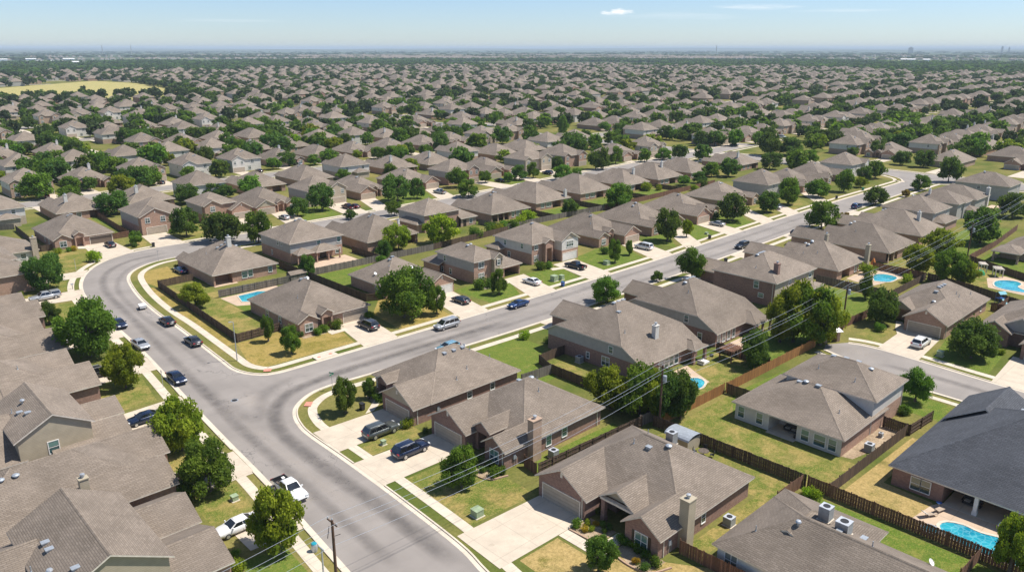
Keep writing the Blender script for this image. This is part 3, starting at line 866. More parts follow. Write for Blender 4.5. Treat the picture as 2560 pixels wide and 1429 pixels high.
def car_parts(kind):
    if kind in _car_cache: return _car_cache[kind]
    S = CAR[kind]; W2 = S['W']/2; L2 = S['L']/2
    parts = {}
    # lower body lofted through cross-sections
    b = MB(); st = []
    xs = [p[0] for p in S['prof']]
    for x, zt in S['prof']:
        e = abs(x)/L2; w = W2*(1 - 0.13*max(0, (e-0.62)/0.38)**1.7)
        zb = 0.26 + 0.16*max(0, (e-0.8)/0.2)
        zs = min(zt-0.05, S['zb']-0.06)
        st.append([(x, sy*wy*w, z) for sy, wy, z in ((-1,.86,zb),(-1,.98,zb+.16),(-1,1.0,(zb+zs)/2+.05),(-1,.965,zs),(-1,.84,zt),(0,0,zt+.035),(1,.84,zt),(1,.965,zs),(1,1.0,(zb+zs)/2+.05),(1,.98,zb+.16),(1,.86,zb))])
    bed = kind == 'pickup'
    for a, c in zip(st[:-1], st[1:]):
        for i in range(10):
            if bed and a[0][0] < -0.9 and a[0][0] > -2.88 and i in (4, 5): continue
            b.face([a[i], c[i], c[i+1], a[i+1]], None, 0, True)
        b.face([a[0], a[10], c[10], c[0]], None, 0)
    b.face(st[0], None, 0); b.face(st[-1][::-1], None, 0)
    x0, x1, x2, x3, zr = S['cab']; zb = S['zb']-0.02
    wb, wr = W2*0.90, W2*0.70
    # cabin: greenhouse with curved roof
    A = [(x0,-wb,zb),(x3,-wb,zb),(x3,wb,zb),(x0,wb,zb)]; T = [(x1,-wr,zr-.06),(x2,-wr,zr-.06),(x2,wr,zr-.06),(x1,wr,zr-.06)]
    for i in range(4):
        j = (i+1) % 4
        b.face([A[i], A[j], T[j], T[i]], None, 0)
    Ti = [(x1+.18,-wr*.72,zr),(x2-.18,-wr*.72,zr),(x2-.18,wr*.72,zr),(x1+.18,wr*.72,zr)]
    for i in range(4):
        j = (i+1) % 4
        b.face([T[i], T[j], Ti[j], Ti[i]], None, 0, True)
    b.face(Ti, None, 0, True)
    if bed:   # load bed: floor and inner walls
        q = MB()
        q.box(-2.80, -1.0, -W2*.80, W2*.80, 0.50, 0.62)
        for sy in (-1, 1):
            q.box(-2.82, -0.97, min(sy*W2*.78, sy*W2*.86), max(sy*W2*.78, sy*W2*.86), .6, 1.125)
        q.box(-2.84, -2.76, -W2*.78, W2*.78, 0.6, 1.10)
        parts['bed_liner'] = q
    if kind == 'crew':  # canopy over the bed
        c0, c1 = -2.84, -1.0
        b.face([(c0,-W2*.9,1.08),(c1,-W2*.9,1.08),(c1,-W2*.72,1.72),(c0+.12,-W2*.72,1.72)]); b.face([(c0,W2*.9,1.08),(c1,W2*.9,1.08),(c1,W2*.72,1.72),(c0+.12,W2*.72,1.72)])
        b.face([(c0+.12,-W2*.72,1.72),(c1,-W2*.72,1.72),(c1,W2*.72,1.72),(c0+.12,W2*.72,1.72)]); b.face([(c0,-W2*.9,1.08),(c0,W2*.9,1.08),(c0+.12,W2*.72,1.72),(c0+.12,-W2*.72,1.72)])
        b.face([(c1,-W2*.9,1.08),(c1,W2*.9,1.08),(c1,W2*.72,1.72),(c1,-W2*.72,1.72)])
    parts['body'] = b
    def quad_on(p, q, r_, s_, m0=0.08, m1=0.08, t0=0.06, t1=0.94, off=0.012):
        p, q, r_, s_ = map(Vector, (p, q, r_, s_))
        lo = lambda a: p.lerp(q, a); hi = lambda a: s_.lerp(r_, a)
        pts = [lo(m0).lerp(hi(m0), t0), lo(1-m1).lerp(hi(1-m1), t0), lo(1-m1).lerp(hi(1-m1), t1), lo(m0).lerp(hi(m0), t1)]
        n = (pts[1]-pts[0]).cross(pts[3]-pts[0]).normalized()
        c = sum(pts, Vector())/4
        if n.dot(c - Vector((c.x*0.4, 0, c.z-0.6))) < 0: n = -n
        return [x + n*off for x in pts]
    w = MB(); w.face(quad_on(A[1], A[2], T[2], T[1], .05, .05)); parts['windscreen'] = w
    w = MB(); w.face(quad_on(A[3], A[0], T[0], T[3], .07, .07, .15 if kind in ('suv','van','hatch') else .05)); parts['rear_window'] = w
    sides = []
    nsp = 3 if kind in ('suv', 'van', 'hatch') else 2
    for pa, pb, pc, pd in ((A[0], A[1], T[1], T[0]), (A[3], A[2], T[2], T[3])):
        for i in range(nsp):
            w = MB()
            lo, hi = 0.04 + 0.92*i/nsp, 0.04 + 0.92*(i+1)/nsp - 0.025
            w.face(quad_on(pa, pb, pc, pd, lo, 1-hi, 0.10, 0.90)); sides.append(w)
    if kind == 'crew':
        for sy in (-1, 1):
            w = MB(); w.face([(-2.65,sy*(W2*.875+.012),1.18),(-1.12,sy*(W2*.875+.012),1.18),(-1.12,sy*(W2*.745+.012),1.62),(-2.60,sy*(W2*.745+.012),1.62)]); sides.append(w)
    parts['side_window'] = sides
    hl = []; tl = []
    for sy in (-1, 1):
        w = MB(); w.obox((L2-0.16, sy*W2*.66, 0.72 if kind in ('sedan','hatch') else 0.86), (0.14,0,-0.03), (-0.02*1,sy*0.20,0), (0.02,0,0.08)); hl.append(w)
        w = MB(); w.obox((-L2+0.06, sy*W2*.74, 0.86 if kind in ('sedan','hatch') else 1.0), (0.06,0,0), (0,0.18,0), (0,0,0.10)); tl.append(w)
    parts['headlight'] = hl; parts['taillight'] = tl
    w = MB(); w.box(-L2-0.02, -L2+0.03, -0.26, 0.26, 0.62, 0.76); parts['number_plate'] = w
    w = MB(); w.box(L2-0.10, L2+0.015, -0.62, 0.62, 0.44, 0.60); parts['grille'] = w
    mr = []
    for sy in (-1, 1):
        w = MB(); w.obox((x3-0.28, sy*(W2+0.06), S['zb']+0.08), (0.05,0,0), (0,0.12,0), (0,0,0.08)); mr.append(w)
    parts['mirror'] = mr
    rl = []
    if kind in ('suv', 'van'):
        for sy in (-1, 1):
            w = MB(); w.box(x1+.1, x2-.1, sy*wr*.86-.025, sy*wr*.86+.025, zr-0.01, zr+0.06); rl.append(w)
    parts['roof_rail'] = rl
    tb = MB(); tb.lathe([(0.0,-.10),(S['r']*.62,-.11),(S['r']*.94,-.11),(S['r'],-.07),(S['r'],.07),(S['r']*.94,.11),(S['r']*.62,.11),(0,.10)], n=18)
    rb = MB(); rb.lathe([(0,.115),(S['r']*.20,.13),(S['r']*.60,.118),(S['r']*.62,.10)], n=10, smooth=False); rb.lathe([(S['r']*.62,-.10),(S['r']*.60,-.118),(S['r']*.20,-.13),(0,-.115)], n=10, smooth=False)
    m = dict(windscreen=parts['windscreen'].mesh('windscreen', M['car_glass']), rear_window=parts['rear_window'].mesh('rear_window', M['car_glass']),
             side_window=[q.mesh('side_window', M['car_glass']) for q in sides], headlight=[q.mesh('headlight', M['lamp_clear']) for q in hl],
             taillight=[q.mesh('taillight', M['lamp_red']) for q in tl], number_plate=parts['number_plate'].mesh('number_plate', M['white']),
             grille=parts['grille'].mesh('grille', M['black']), roof_rail=[q.mesh('roof_rail', M['metal']) for q in rl], bed_liner=parts['bed_liner'].mesh('bed_liner', M['black']) if 'bed_liner' in parts else None,
             wheel=tb.mesh('wheel', M['tyre']), rim=rb.mesh('rim', M['rim']), body={}, mirror={}, mb=b, mrb=mr)
    _car_cache[kind] = m
    return m

def make_car(x, y, head, kind, colour, label, group=None, far=False):
    m = car_parts(kind); S = CAR[kind]
    if colour not in m['body']:
        me = m['mb'].mesh('body', paint(colour))
        bb = bmesh.new(); bb.from_mesh(me); bmesh.ops.remove_doubles(bb, verts=bb.verts, dist=1e-3); bb.to_mesh(me); bb.free()
        m['body'][colour] = me
        m['mirror'][colour] = [q.mesh('mirror', paint(colour)) for q in m['mrb']]
    nm = {'sedan': 'parked_car', 'hatch': 'parked_car', 'suv': 'parked_suv', 'van': 'parked_van', 'pickup': 'pickup_truck', 'crew': 'pickup_truck'}[kind]
    t = thing(nm, label, {'suv': 'suv', 'van': 'van', 'pickup': 'pickup truck', 'crew': 'pickup truck'}.get(kind, 'car'), (x, y, 0.02), R(head) + random.uniform(-.02, .02), group)
    add = lambda n, me, p=t: link(bpy.data.objects.new(n, me), p)
    add('body', m['body'][colour]); add('windscreen', m['windscreen']); add('rear_window', m['rear_window'])
    for q in m['side_window']: add('side_window', q)
    for n in ('headlight', 'taillight', 'roof_rail'):
        for q in m[n]: add(n, q)
    if m['bed_liner']: add('bed_liner', m['bed_liner'])
    add('number_plate', m['number_plate']); add('grille', m['grille'])
    for q in m['mirror'][colour]: add('mirror', q)
    for sx in (-1, 1):
        for sy in (-1, 1):
            w = add('wheel', m['wheel']); w.location = (sx*S['ax'], sy*(S['W']/2-0.10), S['r']); w.rotation_euler = (R(90), 0, 0)
            link(bpy.data.objects.new('rim', m['rim']), w)
    return t

# ------------------------------------------------------------------ fences
def make_fence(pts, label, mat='fence_dark', h=1.65, rails=0, name='wooden_fence', gap=0.012, group=None, post_gap=2.4):
    """boards along a polyline; rails=+1/-1 shows rails and posts on the left/right side"""
    t = thing(name, label, 'fence', (pts[0][0], pts[0][1], 0), 0, group)
    ox, oy = pts[0]
    b = MB(); rng = random.Random(int(pts[0][0]*13+pts[0][1]*7))
    for (xa, ya), (xb, yb) in zip(pts[:-1], pts[1:]):
        d = Vector((xb-xa, yb-ya, 0)); Ln = d.length; d.normalize(); n = Vector((-d.y, d.x, 0))
        k = int(Ln/0.30)+1; w = Ln/k
        for i in range(k):
            c = Vector((xa-ox, ya-oy, 0)) + d*(w*(i+0.5)); hh = h + rng.uniform(-.05, .05)
            u0 = (i + rng.random()*50)*0.30
            tl = n*rng.uniform(-.012, .012)
            for sg in (1, -1):
                o = n*0.012*sg + tl
                p = [c - d*(w/2-gap) + o, c + d*(w/2-gap) + o]
                b.face([p[0], p[1], p[1]+Vector((0,0,hh)), p[0]+Vector((0,0,hh))], [(u0,0),(u0+.30,0),(u0+.30,hh),(u0,hh)])
            o = n*0.012
            b.face([c-d*(w/2-gap)+o+tl+Vector((0,0,hh)), c+d*(w/2-gap)+o+tl+Vector((0,0,hh)), c+d*(w/2-gap)-o+tl+Vector((0,0,hh)), c-d*(w/2-gap)-o+tl+Vector((0,0,hh))], [(u0,0),(u0+.3,0),(u0+.3,.02),(u0,.02)])
        sd = rails or 1
        for z in (0.35, h*0.52, h*0.86):
            r = MB(); c = Vector((xa-ox, ya-oy, z)) + d*Ln/2 + n*0.045*sd
            r.obox(c, d*Ln/2, n*0.025, Vector((0,0,0.05))); r.build('rail', M[mat], t)
        m = max(1, int(Ln/post_gap))
        for i in range(m+1):
            r = MB(); c = Vector((xa-ox, ya-oy, (h+0.08)/2)) + d*(Ln*i/m) + n*0.085*sd
            r.obox(c, d*0.05, n*0.04, Vector((0,0,(h+0.08)/2))); r.build('post', M[mat], t)
    b.build('boards', M[mat], t)
    return t
# ------------------------------------------------------------------ ground, streets, kerbs
gm, gnt, gb, gN, gL = new_mat('open_ground')
_p = world_pos(gnt)
_near = mk_mix(gnt, mk_noise(gnt, _p, 0.05, 5, 0.6, 0.35, 0.65), (0.095, 0.125, 0.026), (0.26, 0.215, 0.075))
_near = mk_mix(gnt, mk_math(gnt, 'MULTIPLY', mk_noise(gnt, _p, 2.4, 4, 0.75, 0.4, 0.66), 0.5), _near, (0.055, 0.075, 0.015))
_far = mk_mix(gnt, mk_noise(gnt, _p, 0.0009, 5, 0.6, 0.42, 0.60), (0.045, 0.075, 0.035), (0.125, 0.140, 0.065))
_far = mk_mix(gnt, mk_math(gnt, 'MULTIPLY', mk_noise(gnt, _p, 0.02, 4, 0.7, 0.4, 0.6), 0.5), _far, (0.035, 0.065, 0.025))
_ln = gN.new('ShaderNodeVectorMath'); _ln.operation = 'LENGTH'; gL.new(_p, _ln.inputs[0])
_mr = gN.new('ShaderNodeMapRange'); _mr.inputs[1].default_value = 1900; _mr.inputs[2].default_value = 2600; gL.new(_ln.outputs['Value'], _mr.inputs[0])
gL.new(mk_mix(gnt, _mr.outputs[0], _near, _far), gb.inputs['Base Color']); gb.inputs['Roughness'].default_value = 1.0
gb.inputs['Specular IOR Level'].default_value = 0.05
g = MB(); S_ = 42000.0
for i in range(8):
    for j in range(8):
        x0, y0 = -S_ + 2*S_*i/8, -S_ + 2*S_*j/8
        g.face([(x0, y0, 0), (x0+S_/4, y0, 0), (x0+S_/4, y0+S_/4, 0), (x0, y0+S_/4, 0)])
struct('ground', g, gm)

def smooth_chain(pts, step=1.2):
    P = [Vector((p[0], p[1])) for p in pts]; out = []
    P = [P[0]*2-P[1]] + P + [P[-1]*2-P[-2]]
    for i in range(1, len(P)-2):
        n = max(1, int((P[i+1]-P[i]).length/step))
        for k in range(n):
            t = k/n; a, b, c, d = P[i-1], P[i], P[i+1], P[i+2]
            out.append(0.5*((2*b) + (c-a)*t + (2*a-5*b+4*c-d)*t*t + (-a+3*b-3*c+d)*t**3))
    out.append(P[-2])
    return out

def offset_chain(ch, d):
    out = []
    for i, p in enumerate(ch):
        t = (ch[min(i+1, len(ch)-1)] - ch[max(i-1, 0)]).normalized()
        out.append(p + Vector((-t.y, t.x))*d)
    return out

def inside(p, poly):
    c = False; n = len(poly)
    for i in range(n):
        a, b = poly[i], poly[i-1]
        if (a[1] > p[1]) != (b[1] > p[1]) and p[0] < (b[0]-a[0])*(p[1]-a[1])/(b[1]-a[1])+a[0]: c = not c
    return c

CH_LEFT = [(29.5,18),(31.0,35),(32.4,50),(33.5,60.5),(35.4,79.7),(36.5,95),(37.7,110),(39,124),(40.2,140),(41,160),(41.9,172),(43.0,180),(45,187.5),(48,194.5),(52,200.5),(57,205),(62.5,207.6),(70,208.6),(80,208.3),(97,207.8),(116,208.2),(143,209.2),(173.5,210.9),(200,212.6),(230,216),(300,222),(390,229)]
CH_IN = [(390,217),(300,210),(230,204),(200,200.8),(173,199),(143,197.2),(116,196.2),(95,195.4),(80,195.2),(69.4,194.6),(64,193.9),(59.8,191.6),(56.3,188),(53.9,183),(52,174.4),(50.6,164.8),(49.7,153.6),(49.5,143),(48.9,130.8),(48.4,121.2),(48.2,116.7),(48.9,113.8),(50.4,111.5),(52.7,110.4),(60,110.2),(90,110.1),(117,110.2),(153,110.7),(176,112),(200,113.1),(226,114),(265,115),(316.5,115.5),(322,116.3),(327,119),(331,123.6),(333.3,130),(333.5,160),(333.8,205)]
CH_LOW = [(331,40),(330.5,92),(330,98),(327,103),(322,105.5),(300,105),(280,104.5),(219,102.5),(195,101.2),(169.5,100.2),(141,98.8),(114,98.2),(100,97.9),(83,98.3),(63.2,99.4),(56.8,99.9),(52.5,99.3),(49.0,97.0),(47.3,94.5),(46.3,91.5),(45.8,88),(45.7,79),(45.4,68),(44.7,55.2),(43.7,49.5),(42,38),(40,26),(38.5,15)]
CH_CUL_W = [(118.6,2),(119.6,12),(120.8,29.7),(121.1,38),(122.1,41.5),(123.3,46),(124.9,51),(126.0,54.2)]
CH_CUL_E = [(132.6,52.9),(133.3,51.2),(133.7,47.8),(133.2,41),(132.0,30),(130.9,12),(130.2,2)]
CH_CROSS_R = [(346.5,40),(347.2,100),(348,130),(348.3,205)]

DRIVES = [   # polygons of driveways: house end first
 [(57.6,49.0),(57.6,55.9),(45.4,56.4),(45.0,49.2)], [(58,69.9),(58,76.6),(45.6,77.2),(45.5,70.2)], [(57.4,80.9),(57.4,87.6),(46.2,88.0),(45.9,81.0)],
 [(71.6,123.6),(78.4,123.6),(76.2,110.1),(69.0,110.2)], [(94.6,125),(101,125),(98.2,110.0),(91.0,110.1)], [(115.2,124),(121.4,124),(117.9,110.2),(110.2,110.2)],
 [(132.3,125),(139.9,125),(136.8,110.4),(129,110.3)], [(159.8,126),(167,126),(161.8,111.0),(153.6,110.7)], [(181.2,127),(188,127),(176.2,112),(168.6,111.5)],
 [(195.6,127),(202.6,127),(198.6,113),(190.5,112.6)], [(222,130),(229,130),(217.4,113.6),(210.2,113.3)], [(242,132),(248.5,132),(234.5,114.3),(226.7,114)], [(268,131),(275,131),(257.8,114.9),(250,114.7)],
 [(101,88.5),(107.6,88.5),(107.4,97.9),(100.2,97.9)], [(150.4,86.6),(157,86.6),(157.5,99.5),(149,99.1)], [(171.4,88),(178,88),(178,100.6),(171,100.3)], [(199.8,92),(206.6,92),(207,102.0),(200,101.5)], [(222,93),(228.5,93),(229,102.9),(222,102.7)], [(243,90),(249.5,90),(250,103.7),(243,103.3)],
 [(28.2,69.2),(28.2,75.8),(34.9,76.2),(34.2,69.0)], [(27.6,83.8),(27.6,90.4),(36.1,90.6),(35.7,83.6)], [(28,105.0),(28,111.6),(37.7,112.2),(37.2,105)], [(29,125.2),(29,131.6),(39.6,132),(39.1,125)], [(29.5,144.6),(29.5,151),(40.7,151.4),(40.4,144.4)], [(30.4,175.6),(32.2,182.2),(43.6,181.4),(42.2,174.0)], [(36.0,191.8),(37.0,197.6),(49.4,197.3),(46.6,191.6)],
 [(55.8,224.4),(63,224.4),(63.5,207.9),(53.2,201.9)], [(70.9,224.6),(77.6,224.6),(76.8,208.4),(69.0,208.6)], [(98,228),(104,228),(103,207.9),(96.5,207.8)], [(112,230),(118.5,230),(113.5,208.1),(107,208)], [(131,229.6),(139.4,229.6),(135.4,208.9),(127.4,208.6)], [(144.8,229),(151,229),(143.8,209.2),(138,209)], [(174,231),(180.4,231),(172.8,210.9),(165.3,210.4)], [(196,230.5),(202.6,230.5),(203.9,213),(195.4,212.3)], [(215,232),(221.5,232),(222,215),(215,214.2)], [(236,233.5),(243.5,233.5),(238,216.8),(230,216)],
 [(147.9,48.9),(145.6,42.2),(133.2,41.2),(133.8,48.3)], [(146.4,30.8),(146.2,23.6),(131.6,23.4),(132,30)],
]
road = MB()
_left = [tuple(p) for p in smooth_chain(CH_LEFT, 3)]; _in = [tuple(p) for p in smooth_chain(CH_IN, 3)]
_low = [tuple(p) for p in smooth_chain(CH_LOW, 3)]; _cr = [tuple(p) for p in smooth_chain(CH_CROSS_R, 8)]
road.poly(_left + _in + _cr[::-1] + _low, 0.010)
struct('road', road, M['asphalt'])
cul = MB(); cul.poly([tuple(p) for p in smooth_chain(CH_CUL_W, 2)] + [(128.8,55.3)] + [tuple(p) for p in smooth_chain(CH_CUL_E, 2)], 0.010)
struct('road', cul, M['asphalt'])

def in_drive(p): return any(inside(p, d) for d in DRIVES)
gut, krb, wlk = MB(), MB(), MB()
def strip(mb, a, b, z, skip=None):
    L_ = 0
    for i in range(len(a)-1):
        if skip and skip((a[i]+a[i+1]+b[i]+b[i+1])/4): continue
        q = [(a[i].x,a[i].y,z),(a[i+1].x,a[i+1].y,z),(b[i+1].x,b[i+1].y,z),(b[i].x,b[i].y,z)]
        mb.face(q)
def kerb_run(chain, sgn, walk=(1.7, 3.0), step=1.0):
    ch = smooth_chain(chain, step)
    o = lambda d: offset_chain(ch, d*sgn)
    strip(gut, o(-0.55), o(0.0), 0.020)
    a, b = o(0.0), o(0.20)
    for i in range(len(ch)-1):
        if in_drive(((a[i]+a[i+1])/2 + (b[i]+b[i+1]))/3 if False else (b[i]+b[i+1])/2): continue
        f = lambda p, z: (p.x, p.y, z)
        krb.face([f(a[i],0),f(a[i+1],0),f(a[i+1],.12),f(a[i],.12)]); krb.face([f(a[i],.12),f(a[i+1],.12),f(b[i+1],.12),f(b[i],.12)])
        krb.face([f(b[i],.12),f(b[i+1],.12),f(b[i+1],0),f(b[i],0)])
    if walk: strip(wlk, o(walk[0]), o(walk[1]), 0.030)
kerb_run(CH_LEFT, 1, (1.15, 2.45)); kerb_run(CH_IN, 1, (1.75, 3.05)); kerb_run(CH_LOW, 1, (1.6, 2.9))
kerb_run(CH_CUL_W, 1, (1.2, 2.3)); kerb_run(CH_CUL_E, 1, (1.4, 2.7)); kerb_run(CH_CROSS_R, -1, (1.6, 2.9))
struct('gutter', gut, M['kerb']); struct('kerb', krb, M['kerb']); struct('sidewalk', wlk, M['walk'])
drv = MB()
for d in DRIVES: drv.poly(d, 0.040)
struct('driveway', drv, M['concrete'])
pth = MB()
for d in ([(53.4,43.4),(54.9,43.4),(54.9,49.0),(53.4,49.0)], [(54.9,43.4),(58.4,43.4),(58.4,44.9),(54.9,44.9)], [(68.2,119.6),(71.8,119.6),(71.8,121.0),(68.2,121.0)], [(68.2,121.0),(69.6,121.0),(69.6,124.4),(68.2,124.4)],
          [(54.6,88.0),(56.0,88.0),(59.4,90.4),(58.6,91.4)], [(53,221.4),(56.2,219.0),(57,223.6),(54.2,224.6)], [(128.4,121.4),(132.4,120.4),(132.6,121.6),(129.4,123.4)], [(106.8,121.2),(112,120.6),(115,121.5),(115,122.6),(107,122.6)], [(143.2,48.6),(147.6,48.8),(150.8,50.6),(150.4,51.6),(146.4,50.2)]):
    pth.poly(d, 0.045)
struct('path', pth, M['walk'])
rmp = MB()
rmp.poly([(51.6,112.9),(52.6,112.3),(52.0,111.4),(51.0,112.1)], 0.128); rmp.poly([(50.4,97.2),(51.1,96.5),(50.1,95.4),(49.4,96.2)][::-1], 0.128)
struct('curb_ramp', rmp, M['ramp'])

def wear_strip(pts, width, mat, peak, name='road_wear', z=0.0135):
    ch = smooth_chain(pts, 1.0); n = len(ch); cols = 6
    V, F, A = [], [], []
    for i, p in enumerate(ch):
        t = (ch[min(i+1, n-1)] - ch[max(i-1, 0)]).normalized(); nn = Vector((-t.y, t.x))
        e = min(1, i/5, (n-1-i)/5)
        for c in range(cols+1):
            q = p + nn*width*(c/cols-.5); V.append((q.x, q.y, z)); A.append(peak*e*math.sin(math.pi*c/cols)**1.3)
    for i in range(n-1):
        for c in range(cols):
            a = i*(cols+1)+c; F.append((a, a+1, a+cols+2, a+cols+1))
    me = bpy.data.meshes.new(name); me.from_pydata(V, [], F); me.materials.append(M[mat])
    at = me.attributes.new('wear', 'FLOAT', 'POINT'); at.data.foreach_set('value', A)
    tag(link(bpy.data.objects.new(name, me)), kind='structure')
k_ = 0
for pts, wd, mt, pk in (([(42.2,52),(42.6,66),(42.6,82),(43.6,93),(48,100.5),(56,103.2),(72,103.6),(96,102.8)], 2.8, 'wear_dark', .55), ([(37.6,56),(38.6,76),(39.6,96),(41.4,116),(43.2,136),(45,156),(46.8,176),(51,190),(59,198.8),(70,201)], 2.2, 'wear_dark', .34),
                        ([(45.4,118),(46.4,136),(46.9,156),(48.8,174),(53,186),(60,194.6),(70,198)], 1.8, 'wear_dark', .22), ([(60,106.8),(84,106.2),(120,106.4),(170,107.6),(230,110)], 2.0, 'wear_dark', .22), ([(70,101.6),(110,101.2),(170,103.0),(230,105.6)], 2.0, 'wear_dark', .22), ([(41.6,118),(41.2,106),(42.6,97),(47,104),(55,107.4)], 3.0, 'wear_dark', .22),
                        ([(45.6,99.5),(44.6,103),(46.6,106.6)], 3.6, 'wear_light', .55), ([(41.6,103.5),(40.2,99.5)], 3.0, 'wear_light', .40), ([(40.2,66),(40.6,84),(41.2,98)], 1.6, 'wear_light', .22), ([(64,99.9),(74,99.6),(82,99.4)], 1.4, 'wear_light', .4), ([(60,104.4),(90,104.2),(130,104.2),(190,106)], 1.2, 'wear_light', .22), ([(126.6,46),(127.4,36),(126.4,22),(125,8)], 2.4, 'wear_dark', .34), ([(127.6,52.6),(129.6,49.6),(128.6,46)], 4, 'wear_light', .4)):
    wear_strip(pts, wd, mt, pk, z=0.0125+0.0008*k_); k_ += 1

# lawns with their own colour: (material, polygon)
LAWNS = [
 ('lawn_gold', [(51.3,113.8),(69.0,113.4),(71.2,122.6),(62,127.6),(53.5,127.2),(51.2,118)]), ('lawn_gold', [(79,113.2),(90.8,113.2),(94.4,130),(86,131),(80,124)]),
 ('lawn_gold', [(54.6,172.8),(55.9,171),(53.5,127.2),(51.6,127.2),(52.4,150),(53.4,166)]), ('lawn_gold', [(57.4,186.4),(64,187.4),(64.4,163),(64,172.6),(56.2,171.2),(55.3,178)]),
 ('lawn_mix', [(54.2,128.2),(62,128.3),(62.6,155),(55.2,155)]), ('lawn_mix', [(56.6,156),(64.2,156),(64.2,171),(57,170.4)]), ('lawn_green', [(62.6,155.2),(62.6,143),(78.9,143),(78.9,154.6)]),
 ('lawn_green', [(79.2,143.9),(83.1,143.9),(83.1,156),(79.2,155.6)]), ('lawn_green', [(84.2,144),(107,144),(107,156),(84.2,156.2)]), ('lawn_green', [(101.6,113.4),(110,113.4),(115,122),(107.4,126),(101.6,125)]),
 ('lawn_green', [(118.4,113.4),(128.8,113.4),(132,122.4),(122,124)]), ('lawn_green', [(137.2,113.8),(153.4,114),(159.6,127),(152,128),(142.2,126),(140.4,124)]), ('lawn_green', [(168,114.6),(168.4,114.6),(181,127),(173,127),(168,127)]),
 ('lawn_green', [(176.8,115),(190.2,115.6),(195.4,127),(188.8,127)]), ('lawn_green', [(199.4,116),(210,116.5),(221.6,130),(211,130),(203,127)]), ('lawn_mix', [(217.6,117),(226.6,117.4),(241,130),(229.6,130)]), ('lawn_mix', [(235,117.8),(250,118),(262,130),(249,131)]),
 ('lawn_green', [(60.4,95.4),(92,95.2),(92,88.6),(86,84),(84,78),(80,78),(78,80.2),(78,94.4)]), ('lawn_mix', [(47.6,56.9),(57.4,56.4),(57.4,62.2),(56,69.4),(47.8,69.7)]), ('lawn_mix', [(48.4,77.3),(57.2,77),(57.2,80.6),(48.6,80.8)]),
 ('lawn_dry', [(46.9,36),(47.4,48.8),(53,48.8),(53,43.2),(58,43.2),(58,38.4),(61,33.8),(60.6,20),(45.4,20)]), ('lawn_mix', [(60.8,36.2),(76,36.2),(81,37),(81,55),(75.6,57),(75.6,38.4),(61,38.4)]),
 ('lawn_green', [(61,58.6),(78,58.6),(78,61.8),(61,62.2)]), ('lawn_mix', [(82.2,33.4),(91.4,33),(91.4,52),(100.6,55.6),(82.2,55.6)]), ('lawn_green', [(92.4,51.6),(111,49.4),(113,54.4),(98.8,55.6)]), ('lawn_dry', [(82.2,17),(89.2,23.8),(89.6,29.4),(104,29.4),(104,31.4),(82.2,32)]),
 ('lawn_green', [(76.3,12),(80.8,12),(80.8,35),(76.3,35)]), ('lawn_green', [(111.5,30.6),(118,31),(119.2,46),(112,49)]), ('lawn_mix', [(136.6,49.6),(143.8,50),(146.4,53.6),(137.2,53.8)]), ('lawn_green', [(135.6,40),(146,41.4),(149.6,38.4),(146.8,32.2),(135.0,31.2)]),
 ('lawn_mix', [(84.8,75),(91.6,70),(91.8,83),(86.4,83.2)]), ('lawn_green', [(115,57.4),(137,56.6),(137,66),(115,66.8)]), ('lawn_mix', [(93,57.8),(112,57.2),(112,66.6),(93,66.9)]), ('lawn_green', [(139.2,57),(163,57.2),(163,70.6),(139.2,71)]),
 ('lawn_green', [(200,43),(232,44),(232,55.8),(207.8,56)]), ('lawn_green', [(210,58),(256,59.4),(256,69),(235,70),(210,68)]), ('lawn_mix', [(178,50),(199.6,44),(206.8,55.6),(184,58)]), ('lawn_mix', [(182,58.4),(207,58),(207,68.6),(184,69)]),
 ('lawn_mix', [(25.8,113),(34.6,113),(36.2,124.6),(29.4,124.6),(28.8,120.8)]), ('lawn_mix', [(27.2,76.4),(32.0,76.4),(33.0,83.2),(27.2,83)]), ('lawn_mix', [(27.2,91),(33.4,91),(34.6,104.6),(28,104.6)]), ('lawn_green', [(25,50),(30,50),(31.2,68),(26.4,68)]),
 ('lawn_mix', [(33.2,183),(41,182.6),(43,190.8),(36,191.2)]), ('lawn_mix', [(43,198.6),(49.8,200.4),(53.4,203.6),(55.2,219),(48.6,222.6),(42,212)]), ('lawn_mix', [(64,211.6),(68.6,211.2),(70.4,224),(64,224)]), ('lawn_mix', [(32,162),(39.4,162),(40.6,173),(31,174)]),
 ('lawn_mix', [(77.6,211),(96,211),(97.6,228),(86,230),(84,224)]), ('lawn_green', [(113.8,211.2),(126.6,211.6),(130.6,229),(121,229)]), ('lawn_green', [(144,211.9),(165,213),(173,230),(158,229),(152,226)]), ('lawn_green', [(205,216),(214,217),(214.6,231),(205,231)]),
 ('lawn_green', [(153,153.6),(153,169),(149.8,169.4),(149.6,152)]), ('lawn_green', [(153,161.6),(168.6,162),(168.6,169),(153,169)]), ('lawn_green', [(175,161.4),(191,160),(191.4,172),(175,172)]), ('lawn_green', [(197,160),(214,160),(214,172.8),(197,172.8)]), ('lawn_green', [(222,161),(236,161),(236,172.4),(222,172.6)]),
 ('lawn_mix', [(123,160),(130,160),(130,172),(123.4,165)]), ('lawn_green', [(68,241),(71,241),(71,260),(68,260)]),
]
lw = {}
LZ = {'lawn_mix': .004, 'lawn_dry': .0045, 'lawn_gold': .005, 'lawn_green': .0075}
for mname, poly in LAWNS: lw.setdefault(mname, MB()).poly(poly, LZ[mname])
for mname, b in lw.items(): struct('lawn', b, M[mname])
bed = MB()
